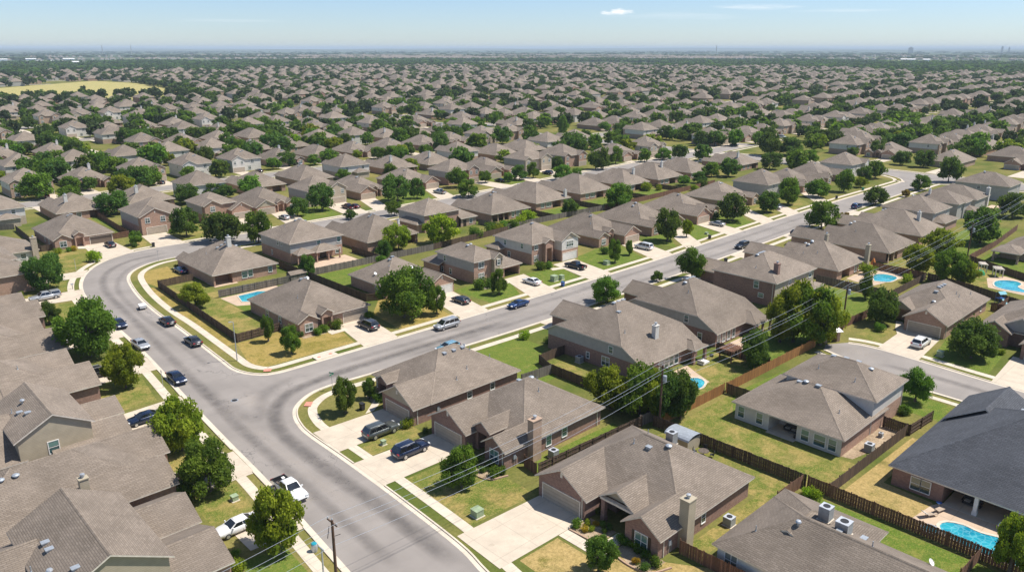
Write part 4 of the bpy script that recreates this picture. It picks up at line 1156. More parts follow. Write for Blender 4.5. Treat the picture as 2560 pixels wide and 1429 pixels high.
bed.poly([(55.0,45.1),(58.4,45.1),(58.4,48.8),(55.2,48.8)], 0.012); bed.poly([(55.0,38.6),(58.0,38.4),(58.0,43.2),(55.9,43.2),(54.9,40.6)], 0.012); bed.poly([(55.8,62.0),(58.2,62.3),(58.2,66.8),(56.2,66.6),(55.3,64.2)], 0.012)
bed.poly([(63.4,121.2),(68.0,120.9),(68.0,123.2),(63.4,123.2)], 0.012); bed.poly([(57.4,90.4),(59.9,90.2),(59.9,93.6),(58,93)], 0.012); bed.poly([(92.4,34.4),(99,33),(104.6,33),(104.6,35.9),(92,35.9)], 0.012)
struct('planting_bed', bed, M['soil'])
dk = MB()
dk.poly([(84.0,24.2),(88.6,23.6),(90.2,22.8),(90.2,13),(83.6,13),(83.0,20)], 0.016); dk.poly([(62.6,154.6),(62.9,147.4),(66.5,145.4),(69,148),(75.6,153.6),(75.4,155.0)], 0.016)
dk.poly([(170,64.6),(183.4,61.8),(186.2,70.6),(182.6,71.4),(172,71)], 0.016); dk.poly([(186.8,39),(187.6,46.6),(195.6,49.2),(200,46.6),(198,42),(192,38)], 0.016); dk.poly([(92.6,59.4),(100,60.4),(101.6,64),(103,66.6),(92,66.8)], 0.016); dk.poly([(112.6,62.6),(121,62.2),(124,67.4),(112.6,67.4)], 0.016)
dk.poly([(86.8,157.4),(101,157.2),(101,168),(92,168)], 0.016)
struct('patio_deck', dk, M['deckc'])

# ------------------------------------------------------------------ near houses
G1ROW, G2ROW = 'houses along the straight street', 'houses backing onto the power line'
def H_(rect, front, label, **k): return House(rect, front, label, **k)

# first house right of the junction
h = H_((57.0,77.6,79.7,94.3), 'A', 'brown brick house at the inside of the junction with three flat ridge vents', low='brick_dark')
W, D = h.W, h.D
h.vol(0, W, 3.0, D, recess=[('F', 2.9, 4.6, 1.6, 2.1)]); mn = h.last
wl = gable_wing(h, W-8.3, W, 0, 3.0, gable_up=True); h.garage('F', W-4.15, 5.4, wl=wl); h.gable_vent('F', W-4.15, 3.9, wl)
h.vol(2.6, 5.6, 1.9, 6, None, Z1+.5, None, Z1+.5, wall_sides='FRL', recess=[('F', 3.3, 5.0, 1.2, 2.4)], oh=.25)
h.win('F', 1.5, 1.4, 1.4, 1.4, mn, bars=1)
for t in (10.5, 15.0): h.win('R', t, 1.5, 0.8, 1.0, mn)
for t in (10.6, 12.4, 14.1): h.vent(8.3, t, 'box')
h.vent(9.0, 15.0, 'pipe'); h.vent(11.6, 12.2, 'pipe'); h.vent(10.2, 18.0, 'pipe'); h.vent(12.6, 9.4, 'pipe'); h.dish(7.4, 15.2); h.meter('R', 4.6, wl)
h.mup = 'siding_tan'; h.downspout('R', 1.0, wl=wl); h.done()

# second house: brick chimney on the right flank
h = H_((57.6,77.0,62.4,77.3), 'A', 'brown brick house with a tall brick chimney and a cream garage door', low='brick_dark')
W, D = h.W, h.D
h.vol(0, W, 3.6, D, recess=[('F', 8.4, 10.1, 1.4, 2.1)]); mn = h.last
wl = gable_wing(h, 0, 8.0, 0, 3.6); h.garage('F', 4.0, 5.4, wl=wl); h.gable_vent('F', 4.0, 4.1, wl)
wl2 = gable_wing(h, W-4.5, W, 0.4, 3.6, sl=0.66); h.win('F', W-2.25, 1.35, 1.5, 1.55, wl2, bars=1, glass='glass_teal')
h.vol(7.4, 10.8, 1.6, 7, None, Z1+.7, None, Z1+.7, wall_sides='FRL', recess=[('F', 8.2, 10.0, 1.4, 2.6)], oh=.25, sl=.66)
h.chimney(W+0.15, 5.4, w=1.0, d=1.5, mat='brick_tan', to_ground=True, top=5.6)
h.win('R', 8.6, 1.35, 0.9, 1.5, mn, glass='glass_teal'); h.win('R', 11.6, 1.45, 0.9, 1.3, mn, glass='glass_teal'); h.door('R', 6.6, 0.9, wl=mn)
h.vent(7.2, 12.6, 'dome'); h.vent(7.7, 13.2, 'pipe'); h.vent(9.6, 11.6, 'pipe'); h.vent(5.0, 12.4, 'box'); h.downspout('F', W-0.7, wl=wl2); h.downspout('R', 18.2, wl=mn); h.meter('R', 2.4, wl2); h.done()

# third house: cream chimney, porch gable
h = H_((57.2,75.4,38.6,56.5), 'A', 'large brown brick house with a cream clad chimney in front of the wide pale driveway', low='brick_dark', up='siding_tan')
W, D = h.W, h.D
h.vol(0, W, 3.6, D, recess=[('F', 9.0, 11.2, 1.6, 2.2)]); mn = h.last
wl = gable_wing(h, 0, 8.0, 0, 3.6); h.garage('F', 4.0, 5.6, wl=wl); h.gable_vent('F', 4.0, 4.1, wl)
h.vol(8.3, 13.3, 1.6, 8.0, None, Z1+.35, None, Z1+.35, wall_sides='', sl=.62); 
h.last = dict(F=3.0, B=8, L=8.6, R=13); 
b = MB(); b.face([(8.6,2.3,Z1+.40),(13.0,2.3,Z1+.40),(10.8,2.3,Z1+1.75)], [(0,0),(4,0),(2,1.4)]); b.build('porch_gable', M['siding_tan'], h.root)
b = MB(); b.box(8.5,13.1,1.7,2.2,Z1+.05,Z1+.30, bottom=True); b.build('porch_beam', M['trim'], h.root)
h.column(8.9, 2.0, Z1+.1, 0.5)
wl2 = gable_wing(h, W-5.2, W, 0.0, 3.6, sl=0.66); h.win('F', W-2.6, 1.3, 1.5, 1.7, wl2, bars=1, shutters=True, glass='glass_teal')
h.chimney(W+0.05, 4.4, w=1.1, d=1.3, mat='siding_tan', to_ground=True, top=5.7)
h.win('R', 8.4, 1.45, 0.7, 1.2, mn); h.vent(9.0, 9.6, 'box'); h.vent(7.0, 9.4, 'pipe'); h.vent(6.2, 13.2, 'pipe'); h.vent(12.6, 13.4, 'pipe'); h.vent(11.0, 10.6, 'dome')
h.downspout('F', 7.2, wl=wl); h.downspout('R', 1.2, wl=wl2); h.meter('R', 2.2, wl2); h.done()

# corner brick house opposite the junction
h = H_((62.9,78.9,122.8,142.4), 'B', 'brick corner house with an arched entry and an arched white window', low='brick')
W, D = h.W, h.D
m = tpl_single(h, 'R', gw=6.6, ms=0, ww=4.6, wv=-0.7, garage_gable=False, entry=True, entry_h=.75, recess=[('B', 0.6, 4.6, 2.6, 2.3)])
h.vent(7.6, 11.0, 'box'); h.vent(8.6, 11.4, 'box'); h.dish(9.4, 12.0); h.vent(4.2, 6.6, 'pipe'); h.win('L', 7.0, 1.4, .9, 1.2, m); h.win('L', 12, 1.4, .9, 1.2, m); h.done()

# corner house behind the pool
h = H_((64.8,80.6,163.2,184.4), 'b', 'brick house inside the bend with a white chimney and a rear covered patio', low='brick')
W, D = h.W, h.D
m = tpl_single(h, 'L', gw=6.4, ms=1.5, ww=4.4, recess=[('B', W-5.0, W-0.7, 3.0, 2.35)])
h.column(W-.7, D-.6); h.column(W-4.9, D-.6); h.slab(W-5.6, W-.3, D-4, D+.4)
h.chimney(8.2, 14.0, 2.0); h.win('B', W-7.6, 1.3, 1.2, 1.4, m, glass='glass_teal'); h.win('B', W-9.0, 1.4, 1.0, 1.5, m, glass='glass_teal'); h.win('B', 2.0, 1.4, .9, 1.2, m, glass='glass_teal')
for t in (8, 8.9, 9.8): h.vent(t, 12.4-0.3*t+2, 'box')
h.vent(5.8, 12.2, 'dome'); h.vent(5.2, 13.2, 'pipe'); h.vent(12, 10, 'pipe'); h.done()

# two storey grey siding house behind it
h = H_((86.2,101.4,168.4,184.4), 'b', 'two storey house with grey upper siding and a small rear patio roof beside the bend', low='brick', up='siding')
W, D = h.W, h.D
h.vol(0, W, 0, D, Z2, Z2, Z2, Z2, 0.5, split=2.65); m = h.last
h.vol(2.6, 9.6, D-1.0, D+2.6, None, Z1, Z1, Z1, 0.4, wall_sides=''); h.vol(9.4, W-.8, D-1.0, D+2.2, None, Z1+.05, Z1+.05, Z1+.05, .4, wall_sides='')
for u in (2.9, 6, 9.2, 12, W-1.1): h.column(u, D+2.2 if u < 9.4 else D+1.8, Z1, .25)
h.last = m
h.win('B', 7.0, 3.95, 1.0, 1.3, m, glass='glass_teal'); h.win('B', 1.4, 4.0, .9, 1.2, m, glass='glass_teal'); h.win('B', 1.8, 1.3, 1.4, 1.3, m); h.door('B', 6, 1.6, 2.1, m)
h.win('R', 9.4, 4.2, .8, .9, m); h.win('R', 11.2, 4.2, .6, .8, m); h.win('R', 6.0, 1.3, .5, 1.1, m)
for t, q in ((6.6,6.6),(7.4,7.4),(8.3,7.2),(6.4,8.4)): h.vent(t, q, 'box')
h.vent(5.2, 9.6, 'pipe'); h.vent(11, 6.4, 'pipe'); h.done()

# back street near side: behind the yards
h = H_((106.2,123.0,165.6,187.4), 'b', 'brown brick house behind two bushy yard trees with many ridge vents', low='brick')
m = tpl_single(h, 'R', gw=6.4, ms=2, recess=[('B', 1.2, 5.4, 2.6, 2.3)])
for t in (7.2, 7.9, 8.8, 9.4): h.vent(t, 12.2, 'box')
h.win('B', 7, 1.4, 1.0, 1.3, m); h.win('B', 11, 1.4, 1.2, 1.3, m); h.chimney(2.4, 15.5, 1.2, .5, .5, 'white'); h.done()

h = H_((130.0,143.4,172.8,186.0), 'b', 'two storey grey sided house with a low rear wing behind a bright green tree', low='brick', up='siding')
W, D = h.W, h.D
h.vol(0, W, 0, D, Z2, Z2, Z2, Z2, .5, split={'R': 2.5, 'L': 2.5, 'F': 2.6, 'B': None}); m = h.last
h.vol(W-.6, W+2.0, 2, D-1, Z1, Z1, Z1, None, .45, wall_sides='FRB'); h.vol(-5.6, 1, D-6.4, D+1.2, Z1, None, Z1, Z1, .5, wall_sides='FBL', lowmat='brick_tan')
w2 = h.last
h.win('B', -3.2, 1.4, 1.1, 1.2, w2); h.door('B', -.8, .9, 2, w2); h.win('B', 8.6, 4.0, 1.0, 1.2, m, glass='glass_teal'); h.vent(6, 6, 'pipe'); h.vent(8, 8, 'pipe'); h.done()

h = H_((152.6,169.4,169.8,189.2), 'b', 'brick house with a broad hip roof and a deep shaded back porch', low='brick')
W, D = h.W, h.D
m = tpl_single(h, 'R', gw=6.6, ms=2, recess=[('B', W-7.8, W-.7, 3.0, 2.35)])
for u in (W-.7, W-3.2, W-5.6, W-7.8): h.column(u, D-.6, Z1, .3, 'brick_tan')
for t in (6.2, 7.6, 8.6, 9.8): h.vent(t, 9.6+.2*t, 'dome' if t == 8.6 else 'box')
h.win('B', 2.2, 1.35, 1.3, 1.5, m, bars=1); h.win('B', 5.4, 1.35, 1.3, 1.5, m, bars=2); h.win('B', 7.4, 1.35, 1.0, 1.5, m); h.done()

for rect, lab, ch, vents in (((174.6,191.2,172.8,196.0), 'house with a white chimney at its rear corner, backing onto a lit lawn', (2.2, 22.4), 4), ((197.6,214.8,174.4,196.4), 'brick house with dark porch opening and no chimney behind a round yard tree', None, 3),
                        ((221.6,236.6,174.4,196.0), 'house with a white chimney mid slope and pale rear windows', (4.6, 17.0), 3), ((241.4,257.8,174.4,196.4), 'house with white chimney and dark patio slots behind small olive bushes', (7.0, 16.4), 2), ((264.4,279.6,175.4,197.4), 'broad grey roofed house behind two shade trees by the back fence', None, 3)):
    h = H_(rect, 'b', lab, low='brick', up='siding')
    W, D = h.W, h.D
    m = tpl_single(h, 'R', gw=6.4, ms=2, recess=[('B', 4.6, 8.4, 2.6, 2.3)])
    for q in range(vents): h.vent(W/2-1.0+q*.9, D/2-2.2-.4*q, 'box')
    if ch: h.chimney(ch[0], ch[1], 1.9)
    h.vent(W/2-2, D/2+3, 'pipe')
    for t, w in ((1.9, 1.1), (10.4, 2.2), (13.2, 1.4)): h.win('B', t, 1.4, w, 1.3, m, bars=int(w))
    h.done()

# upper side of the straight street
h = H_((87.0,101.6,124.4,144.0), 'B', 'brick house behind the largest lawn tree with an arched gable vent over its garage', low='brick')
W, D = h.W, h.D
m = tpl_single(h, 'R', gw=7.2, ms=5.4, gv=0, ww=4.4, wv=4.6, window_gable=False, entry=False, door='garage_white')
h.vent(6.2, 12.2, 'box'); h.vent(7.0, 12.4, 'box'); h.vent(4.8, 10.6, 'pipe'); h.win('L', 9, 1.4, 1.3, 1.2, m, bars=1); h.dish(2.0, 11.8); h.dish(9.2, 8.6); h.done()

h = H_((107.4,121.6,123.6,141.6), 'B', 'two storey brick house with grey side siding and an open garage in shade', low='brick', up='siding')
W, D = h.W, h.D
sp = {'L': 2.7, 'R': 2.7, 'B': 2.7}
h.vol(0, 8.8, 1.8, 15.6, Z2, Z2, Z2, Z2, .52, split=sp); m = h.last
h.vol(6.2, W, 1.0, 14.0, Z1, Z1, Z1, None, .52, wall_sides='FRB', recess=[('F', 8.9, 13.4, 5.0, 2.0)])
h.vol(-1.2, 6.0, 12.6, 19.4, None, Z1, Z1, Z1, .5, wall_sides='RBL')
wl = gable_wing(h, 5.0, 8.6, 0.9, 1.8, z=Z2+.02, lowmat='stone', sl=.7) if False else None
h.vol(5.2, 8.6, 0.9, 4.6, None, Z2+.03, None, Z2+.03, .7, wall_sides='FRL', lowmat='stone'); w3 = h.last
h.win('F', 6.9, 4.1, .8, 1.2, w3, shutters=True); h.win('F', 2.6, 4.0, 1.5, 1.35, m, bars=1); h.win('F', 2.6, 1.4, 1.5, 1.4, m, bars=1)
h.win('L', 12.4, 4.0, .7, 1.2, m); h.win('L', 13.4, 1.3, .7, 1.2, m); h.win('L', 10.4, 1.3, .7, 1.2, m)
h.vent(3.8, 8.2, 'dome'); h.vent(4.7, 8.2, 'dome'); h.done()

h = H_((127.8,142.2,125.2,141.8), 'B', 'two storey brick house with a cream stone gable and a white garage door', low='brick', up='siding_white')
W, D = h.W, h.D
sp = {'L': 2.7, 'R': 2.7, 'B': 2.7}
h.vol(0, W, 2.6, D, Z2, Z2, Z2, Z2, .52, split=sp); m = h.last
h.vol(7.6, W+.0, 0, 7.2, None, Z2+.03, None, Z2+.03, .56, wall_sides='FRL', split={'F': 2.75, 'R': 2.75, 'L': 2.75}); w3 = h.last
h.vol(3.6, 7.0, 1.6, 6.2, None, Z2+.03, None, Z2+.03, .5, wall_sides='FRL', recess=[('F', 4.4, 6.2, 1.2, 3.6)]) ; w4 = h.last
b = MB(); b.face([(8.4, w3['F']-.03, Z2+.25), (13.4, w3['F']-.03, Z2+.25), (10.9, w3['F']-.03, Z2+1.75)], [(0,0),(5,0),(2.5,1.6)]); b.build('stone_gable', M['stone'], h.root)
h.garage('F', 10.9, 5.0, wl=w3, mat='garage_white'); h.win('F', 10.9, 4.1, 2.4, 1.4, w3, bars=3); h.win('F', 1.9, 1.4, 1.3, 1.4, m, bars=1); h.win('F', 1.9, 4.1, 1.1, 1.1, m, bars=1)
h.win('L', 12.4, 4.0, .7, 1.1, m, glass='glass_teal'); h.win('L', 6.4, 4.1, .8, 1.1, m, glass='glass_teal'); h.win('L', 11, 1.3, .8, 1.2, m)
h.vol(-2.0, 2, 12.4, D+1, Z1, None, Z1, Z1, .5, wall_sides='FBL'); h.vent(6.4, 9, 'box'); h.vent(7.4, 10, 'pipe'); h.done()

h = H_((152.4,167.4,125.2,147.0), 'B', 'single storey brick house with three front gables behind two small lawn trees', low='brick')
m = tpl_single(h, 'R', gw=7.4, ms=4.2, gv=0.2, ww=4.8, wv=2.6, entry_h=.9); h.vent(6.6, 11.2, 'box'); h.vent(7.6, 12.6, 'pipe'); h.vent(4, 9, 'pipe'); h.done()
h = H_((173.0,188.6,125.8,147.6), 'B', 'brown roofed brick house hidden behind a tall round street tree', low='brick')
m = tpl_single(h, 'R', gw=7.2, ms=3.8, gv=0.2); h.vent(6.2, 12, 'dome'); h.vent(7.4, 12, 'dome'); h.vent(4, 8, 'pipe'); h.done()
h = H_((195.0,210.4,126.0,147.8), 'B', 'single storey brick house with a steep garage gable beside a silver car', low='brick')
m = tpl_single(h, 'L', gw=7.8, ms=4.2, gv=0.2, ww=4.4, wv=2.0, entry_h=1.0); h.vent(7, 12, 'box'); h.vent(8.4, 12.4, 'pipe'); h.vent(5, 9, 'pipe'); h.done()
h = H_((221.6,238.6,129.6,149.8), 'B', 'brick house with two tan gables behind a large round street tree', low='brick_tan')
m = tpl_single(h, 'L', gw=7.4, ms=4.0, ww=4.8, wv=1.0); h.vent(8, 11, 'dome'); h.vent(9, 11, 'box'); h.done()
h = H_((246.4,261.6,131.0,146.4), 'B', 'tall two storey grey sided house far up the straight street', low='siding', up='siding')
m = tpl_two(h, 'R', gw=6.4, split=None); h.vent(7, 7, 'box'); h.done()
h = H_((267.6,283.8,129.4,149.2), 'B', 'low brick house with a plain hip roof beyond the tall grey sided house', low='brick')
m = tpl_single(h, 'R', gw=7.0, ms=3.6); h.vent(7, 11, 'box'); h.done()
h = H_((291.4,308.4,131.6,150.6), 'B', 'brick house with small tan gable before the corner of the cross street', low='brick_tan')
m = tpl_single(h, 'R', gw=6.8, ms=3.4, ww=4.2); h.vent(8, 10, 'box'); h.done()
h = H_((314.0,329.6,132.0,147.0), 'B', 'pale two storey house standing on the corner of the cross street', low='siding_white', up='siding_white')
m = tpl_two(h, 'R', gw=5.6, split=None); h.vent(7, 7, 'box'); h.done()

# lower side of the straight street, seen from behind
def flank(h, catch=2.6, low_front=True):
    """two storey hip whose rear slope runs down to single storey height"""
    W, D = h.W, h.D
    h.vol(0, W, 0, D, F=Z1+.9, R_=Z2-.2, B=Z1, L=Z2-.2, sl=.56, split={'R': catch, 'L': catch})
    return h.last
h = H_((91.7,108.2,67.4,88.4), 'b', 'grey flanked brick house with a white chimney, back garden toward the viewer', low='brick_dark', up='siding')
W, D = h.W, h.D
m = flank(h); h.vol(1.0, 8.4, -6.6, 6.0, None, Z1, None, Z1, .55, wall_sides='FRL')
h.chimney(8.4, 17.4, 2.0); h.win('R', 14.4, 3.6, .8, 1.1, m, glass='glass_teal'); h.win('R', 13.4, 1.3, 1.5, 1.5, m, bars=1); h.win('R', 9.6, 1.3, .6, 1.0, m)
for t in (9.4, 8.2, 7.0): h.vent(t, 9.4, 'box')
h.vent(6, 9.0, 'pipe'); h.vent(10.6, 11.4, 'box'); h.vent(13.4, 15, 'pipe')
for t in (6.6, 8.0, 9.4, 10.8): h.win('B', t, 1.25, 1.0, 1.6, m)
h.vol(0.4, 4.4, D-2, D+1.6, None, Z1-.02, Z1-.02, Z1-.02, .4, wall_sides=''); h.column(.8, D+1.2, Z1-.1, .45); h.column(4.1, D+1.2, Z1-.1, .45); h.done()

h = H_((113.0,128.8,67.5,88.2), 'b', 'two storey house with a long blank grey siding flank facing the junction house', low='brick_dark', up='siding')
W, D = h.W, h.D
m = flank(h); h.vol(1.4, 8.2, -6.4, 6.0, None, Z1, None, Z1, .55, wall_sides='FRL')
h.win('R', 14.0, 3.7, .8, 1.2, m, glass='glass_teal'); h.win('R', 17.0, 1.2, .8, 1.2, m)
for t in (8.6, 7.6, 6.6, 5.6): h.vent(t, 9.2, 'box')
h.vent(9.8, 9.6, 'dome'); h.vent(5.0, 9.6, 'pipe'); h.vent(11.6, 11.6, 'pipe')
for t in (9.6, 11.2, 12.8, 14.4): h.win('B', t, 1.25, .9, 1.6, m)
h.vol(0, 6.4, D-3, D+2.2, None, Z1-.03, Z1-.03, Z1-.03, .35, wall_sides=''); h.column(.5, D+1.7, Z1-.1, .35, 'brick_tan'); h.column(3.2, D+1.7, Z1-.1, .35, 'brick_tan'); h.column(5.9, D+1.7, Z1-.1, .35, 'brick_tan'); h.done()

h = H_((140.6,158.0,71.6,86.6), 'b', 'tall dark brick two storey house with a dark brown chimney', low='brick_dark', up='siding_tan')
W, D = h.W, h.D
h.vol(0, W, 0, D, Z2, Z2, Z2, Z2, .5, split={'B': 0.1}); m = h.last
h.vol(4.0, 11.5, -8.0, 5.0, None, Z1, None, Z1, .5, wall_sides='FRL'); h.vol(2.0, 14.0, D-1.0, D+3.0, None, Z1, Z1, Z1, .3, wall_sides='RBL', lowmat='siding_tan')
h.chimney(13.6, 12.8, 1.9, .9, 1.0, 'brick_dark'); h.win('R', 10.4, 3.9, 1.0, 1.4, m, glass='glass_teal'); h.win('R', 11.6, 1.9, 1.1, .8, m, glass='glass_teal'); h.win('B', 2.2, 4.0, 1.0, 1.2, m, glass='glass_teal'); h.win('B', 11.0, 4.0, .8, 1.1, m, glass='glass_teal')
for t in (9.4, 8.5, 7.6): h.vent(t, 6.4, 'box')
h.vent(11, 6.8, 'dome'); h.vent(14.4, 8.6, 'pipe'); h.downspout('R', D-.9, Z2, m); h.done()

h = H_((167.4,182.8,71.0,90.4), 'b', 'brick house with two chimneys, one tall and tan, beside a backyard pool', low='brick')
W, D = h.W, h.D
m = tpl_single(h, 'R', gw=7, ms=2.6, gv=-4.5, recess=[('B', 8.4, 12.4, 2.6, 2.35)], entry=False)
h.chimney(6.0, 11.6, 2.0, .8, .7, 'siding_tan'); h.chimney(1.2, D+.2, w=1.0, d=.9, mat='siding_tan', to_ground=True, top=6.2)
for t, q in ((7.6, 9), (8.8, 9.6), (9.8, 9.2), (8.2, 7.8)): h.vent(t, q, 'dome')
h.vent(12.4, 9.4, 'pipe'); h.vent(11.6, 12.4, 'pipe'); h.win('B', 5.4, 1.3, 1.2, 1.5, m); h.win('B', 3.2, 1.3, 1.1, 1.5, m); h.done()

h = H_((191.8,208.4,69.6,92.4), 'b', 'broad hip roofed house with a two column back porch above the cypress fence', low='brick')
W, D = h.W, h.D
m = tpl_single(h, 'R', gw=7, ms=2.4, gv=-3, recess=[('B', W-6.4, W-.6, 3.2, 2.35)])
h.column(W-.7, D-.6, Z1, .5, 'brick_tan'); h.column(W-4.0, D-.6, Z1, .5, 'brick_tan')
for t, q in ((7, 10), (8.2, 10), (9.4, 9.6)): h.vent(t, q, 'dome')
h.vent(11.6, 12, 'pipe'); h.done()
h = H_((216.0,232.6,71.0,93.6), 'b', 'long grey roofed house with a white chimney above a light green thicket', low='brick')
W, D = h.W, h.D
m = tpl_single(h, 'R', gw=7, ms=2.2, gv=-2); h.chimney(8.2, 18.4, 2.2, .9, .8); h.vent(7, 9, 'box'); h.vent(9, 9, 'box'); h.vent(6, 9, 'pipe'); h.win('B', 12.4, 1.3, .7, 1.4, m); h.done()
h = H_((237.0,251.4,75.4,90.6), 'b', 'two storey pale house with a lean-to porch roof at its back', low='brick', up='siding')
W, D = h.W, h.D
h.vol(0, W, 0, D, Z2, Z2, Z2, Z2, .48, split=2.4); m = h.last; h.vol(2.4, W-.4, D-1, D+3, None, Z1, Z1, Z1, .35, wall_sides='RBL')
for t in (3, 5.4, 7.8): h.win('B', t, 4.0, .6, 1.2, m)
h.win('R', 9, 4, .6, 1.2, m); h.vent(6, 6.4, 'dome'); h.vent(7.2, 6.2, 'dome'); h.done()
h = H_((256.4,269.2,75.2,90.4), 'b', 'two storey house with a small white chimney and cross gabled rear roof', low='siding', up='siding')
W, D = h.W, h.D
h.vol(0, W, 0, D, Z2, Z2, Z2, Z2, .46); m = h.last; h.vol(2, 8, D-2, D+.3, None, Z2-.1, Z2-.1, Z2-.1, .46); h.vol(0, 6, D-1, D+2.6, None, Z1, Z1, Z1, .35, wall_sides='RBL')
for t in (3, 5.4): h.win('B', t, 4.0, .6, 1.2, m)
h.chimney(9.4, 5.4, 1.3, .8, .6); h.done()
h = H_((273.4,287.0,75.4,92.0), 'b', 'house with a tall white corner chimney and sunny raised deck', low='siding', up='siding')
W, D = h.W, h.D
h.vol(0, W, 0, D, Z1+1.6, Z1+1.6, Z1+1.6, Z1+1.6, .48); m = h.last; h.chimney(1.8, D-.4, w=1.1, d=1.0, to_ground=True, top=6.6); h.vent(6, 7, 'box'); h.slab(-3, 3, D, D+5, 'deckc', .5); h.dish(3.4, D-1.0); h.done()
h = H_((302.2,316.9,74.0,91.6), 'b', 'tall taupe two storey house at the far end of the power line yards', low='siding', up='siding')
W, D = h.W, h.D
h.vol(0, W, 0, D, Z2, Z2, Z2, Z2, .48); m = h.last; h.win('R', 8, 3.9, 1, 1.1, m); h.win('B', 4, 3.9, .6, 1.1, m); h.win('B', 8, 2, .6, 1.1, m); h.vent(7, 7, 'box'); h.vent(8, 7.4, 'box'); h.done()

# right hand street
h = H_((146.2,170.0,41.4,54.6), 'A', 'brick house with a tan double garage behind the white suv on the right hand street', low='brick')
W, D = h.W, h.D
h.vol(0, W, 5.6, D, recess=[('F', 2.4, 4.2, 1.4, 2.2)]); m = h.last
wl = gable_wing(h, W-7.9, W, 0, 5.6); h.garage('F', W-3.95, 5.5, wl=wl); h.gable_vent('F', W-3.95, 4.2, wl)
h.vol(1.2, 5.4, 4.2, 9.0, None, Z1+.3, None, Z1+.3, .6, wall_sides='FRL', gable_up=True, recess=[('F', 1.8, 4.8, 1.6, 2.4)])
for t in (8.6, 9.9, 11.2, 12.5): h.vent(7.2, t+2, 'box')
h.vent(7.8, 8.2, 'dome'); h.vent(9.6, 14.5, 'pipe'); h.vent(10.2, 14.2, 'pipe'); h.vent(10.8, 19.0, 'pipe'); h.win('R', 9.6, 1.4, .7, 1.2, m); h.win('R', 20, 1.4, .7, 1.2, m); h.downspout('R', 1.0, wl=wl); h.mup = 'siding_tan'; h.done()

h = H_((145.6,170.8,22.6,38.2), 'A', 'brick house with a window gable and taupe porch gable at the right edge', low='brick_dark', up='siding')
W, D = h.W, h.D
h.vol(0, W, 6.0, D, recess=[('F', 6.3, 8.2, 1.4, 2.3)]); m = h.last
wl = gable_wing(h, 0, 5.8, 4.4, 6.0, sl=.62); h.win('F', 2.9, 1.35, 1.4, 1.6, wl, bars=1)
h.vol(3.6, 9.6, 6.0, 12, None, Z1+.9, None, Z1+.9, .6, wall_sides='FRL', gable_up=True); wl = gable_wing(h, W-7.6, W, 0, 6.0); h.garage('F', W-3.8, 5.2, wl=wl, mat='garage_brown'); h.vent(9, 14, 'box'); h.done()

h = H_((213.0,232.0,36.0,53.4), 'A', 'low house with a covered back porch on the bright green lawn at the right edge', low='brick_tan')
W, D = h.W, h.D
h.vol(0, W, 5, D); m = h.last; h.vol(-.4, 6.0, 0, 8, Z1, Z1, Z1, Z1, .4, wall_sides=''); h.column(.2, .7, Z1, .4); h.column(5.4, .7, Z1, .4); h.win('F', 9, 1.4, 1.4, 1.4, m); h.done()

# two storey house with the wide rear patio between the fences
h = H_((91.3,111.2,35.2,51.4), 'a', 'two storey house with pale grey rear walls and a shaded patio in a fenced lawn', low='siding_white', up='siding_white')
W, D = h.W, h.D       # u = +y, v = -x
h.vol(0, 13.4, 0.2, 11.2, Z2, Z2, Z2, Z2, .5, split={'L': 2.7, 'F': 2.7, 'R': 2.7}); m2 = h.last
h.vol(0.1, W, 6.0, D, Z1, Z1, Z1, Z1, .45, recess=[('B', 6.6, 10.6, 3.0, 2.2)], wall_sides='RBL'); m = h.last
b = MB(); b.box(h.last['L']-.03, h.last['L']-.005, 8.0, D-.5, 0.02, 2.7); b.box(m2['L']-.03, m2['L']-.005, .7, 10.6, 0.02, 2.68); b.build('brick_veneer', M['brick'], h.root)
for t in (1.7, 3.4, 5.4): h.win('B', t, 1.25, 1.0 if t != 3.4 else 1.5, 1.5, m, glass='glass_teal')
h.win('B', 12.0, 1.3, .9, 1.5, m, glass='glass_teal'); h.win('B', 14.8, 1.3, .9, 1.5, m, glass='glass_teal')
h.vent(7.6, 10.4+4.6, 'turbine') if False else None
h.vent(9.0, 13.0, 'dome'); h.vent(9.9, 13.0, 'box'); h.vent(7.2, 13.0, 'box'); h.vent(3.0, 15.4, 'pipe')
for t in (3.6, 5.4, 7.2, 9.0): h.vent(t, 4.9, 'box' if t > 4 else 'dome')
h.vent(9.4, 8.6, 'pipe'); h.vent(4, 9, 'pipe'); h.slab(6.6, 10.6, D-3.4, D+.2, 'concrete'); h.downspout('L', .8, Z2, m2); h.done()

# dark roofed house with the pool
h = H_((89.4,114.6,8.0,29.1), 'a', 'large house with a charcoal shingle roof, by a kidney shaped pool', low='brick_dark', roof='shingle_dark')
W, D = h.W, h.D
h.vol(0, W, 1.5, D, recess=[('B', 7.6, 15.0, 4.0, 2.4)], sl=.60); m = h.last
h.vol(11.4, 20.6, -1, 9, None, Z1+.8, None, Z1+.8, .62, wall_sides='FRL'); h.last = m
for t in (18.0, 16.9): h.win('B', t, 1.25, 1.0, 1.5, m)
h.win('B', 6.0, 1.3, 1.2, 1.5, m, glass='glass_teal'); h.column(11.6, D-.6, Z1-.1, .4, 'white'); h.column(7.8, D-.6, Z1-.1, .3, 'white')
for t, q in ((10.2, 9.6), (9.0, 9.4), (11.6, 10.4), (9.4, 8.6)): h.vent(t, q, 'box')
h.slab(7.8, 14.8, D-4.4, D-.2, 'concrete'); h.done()

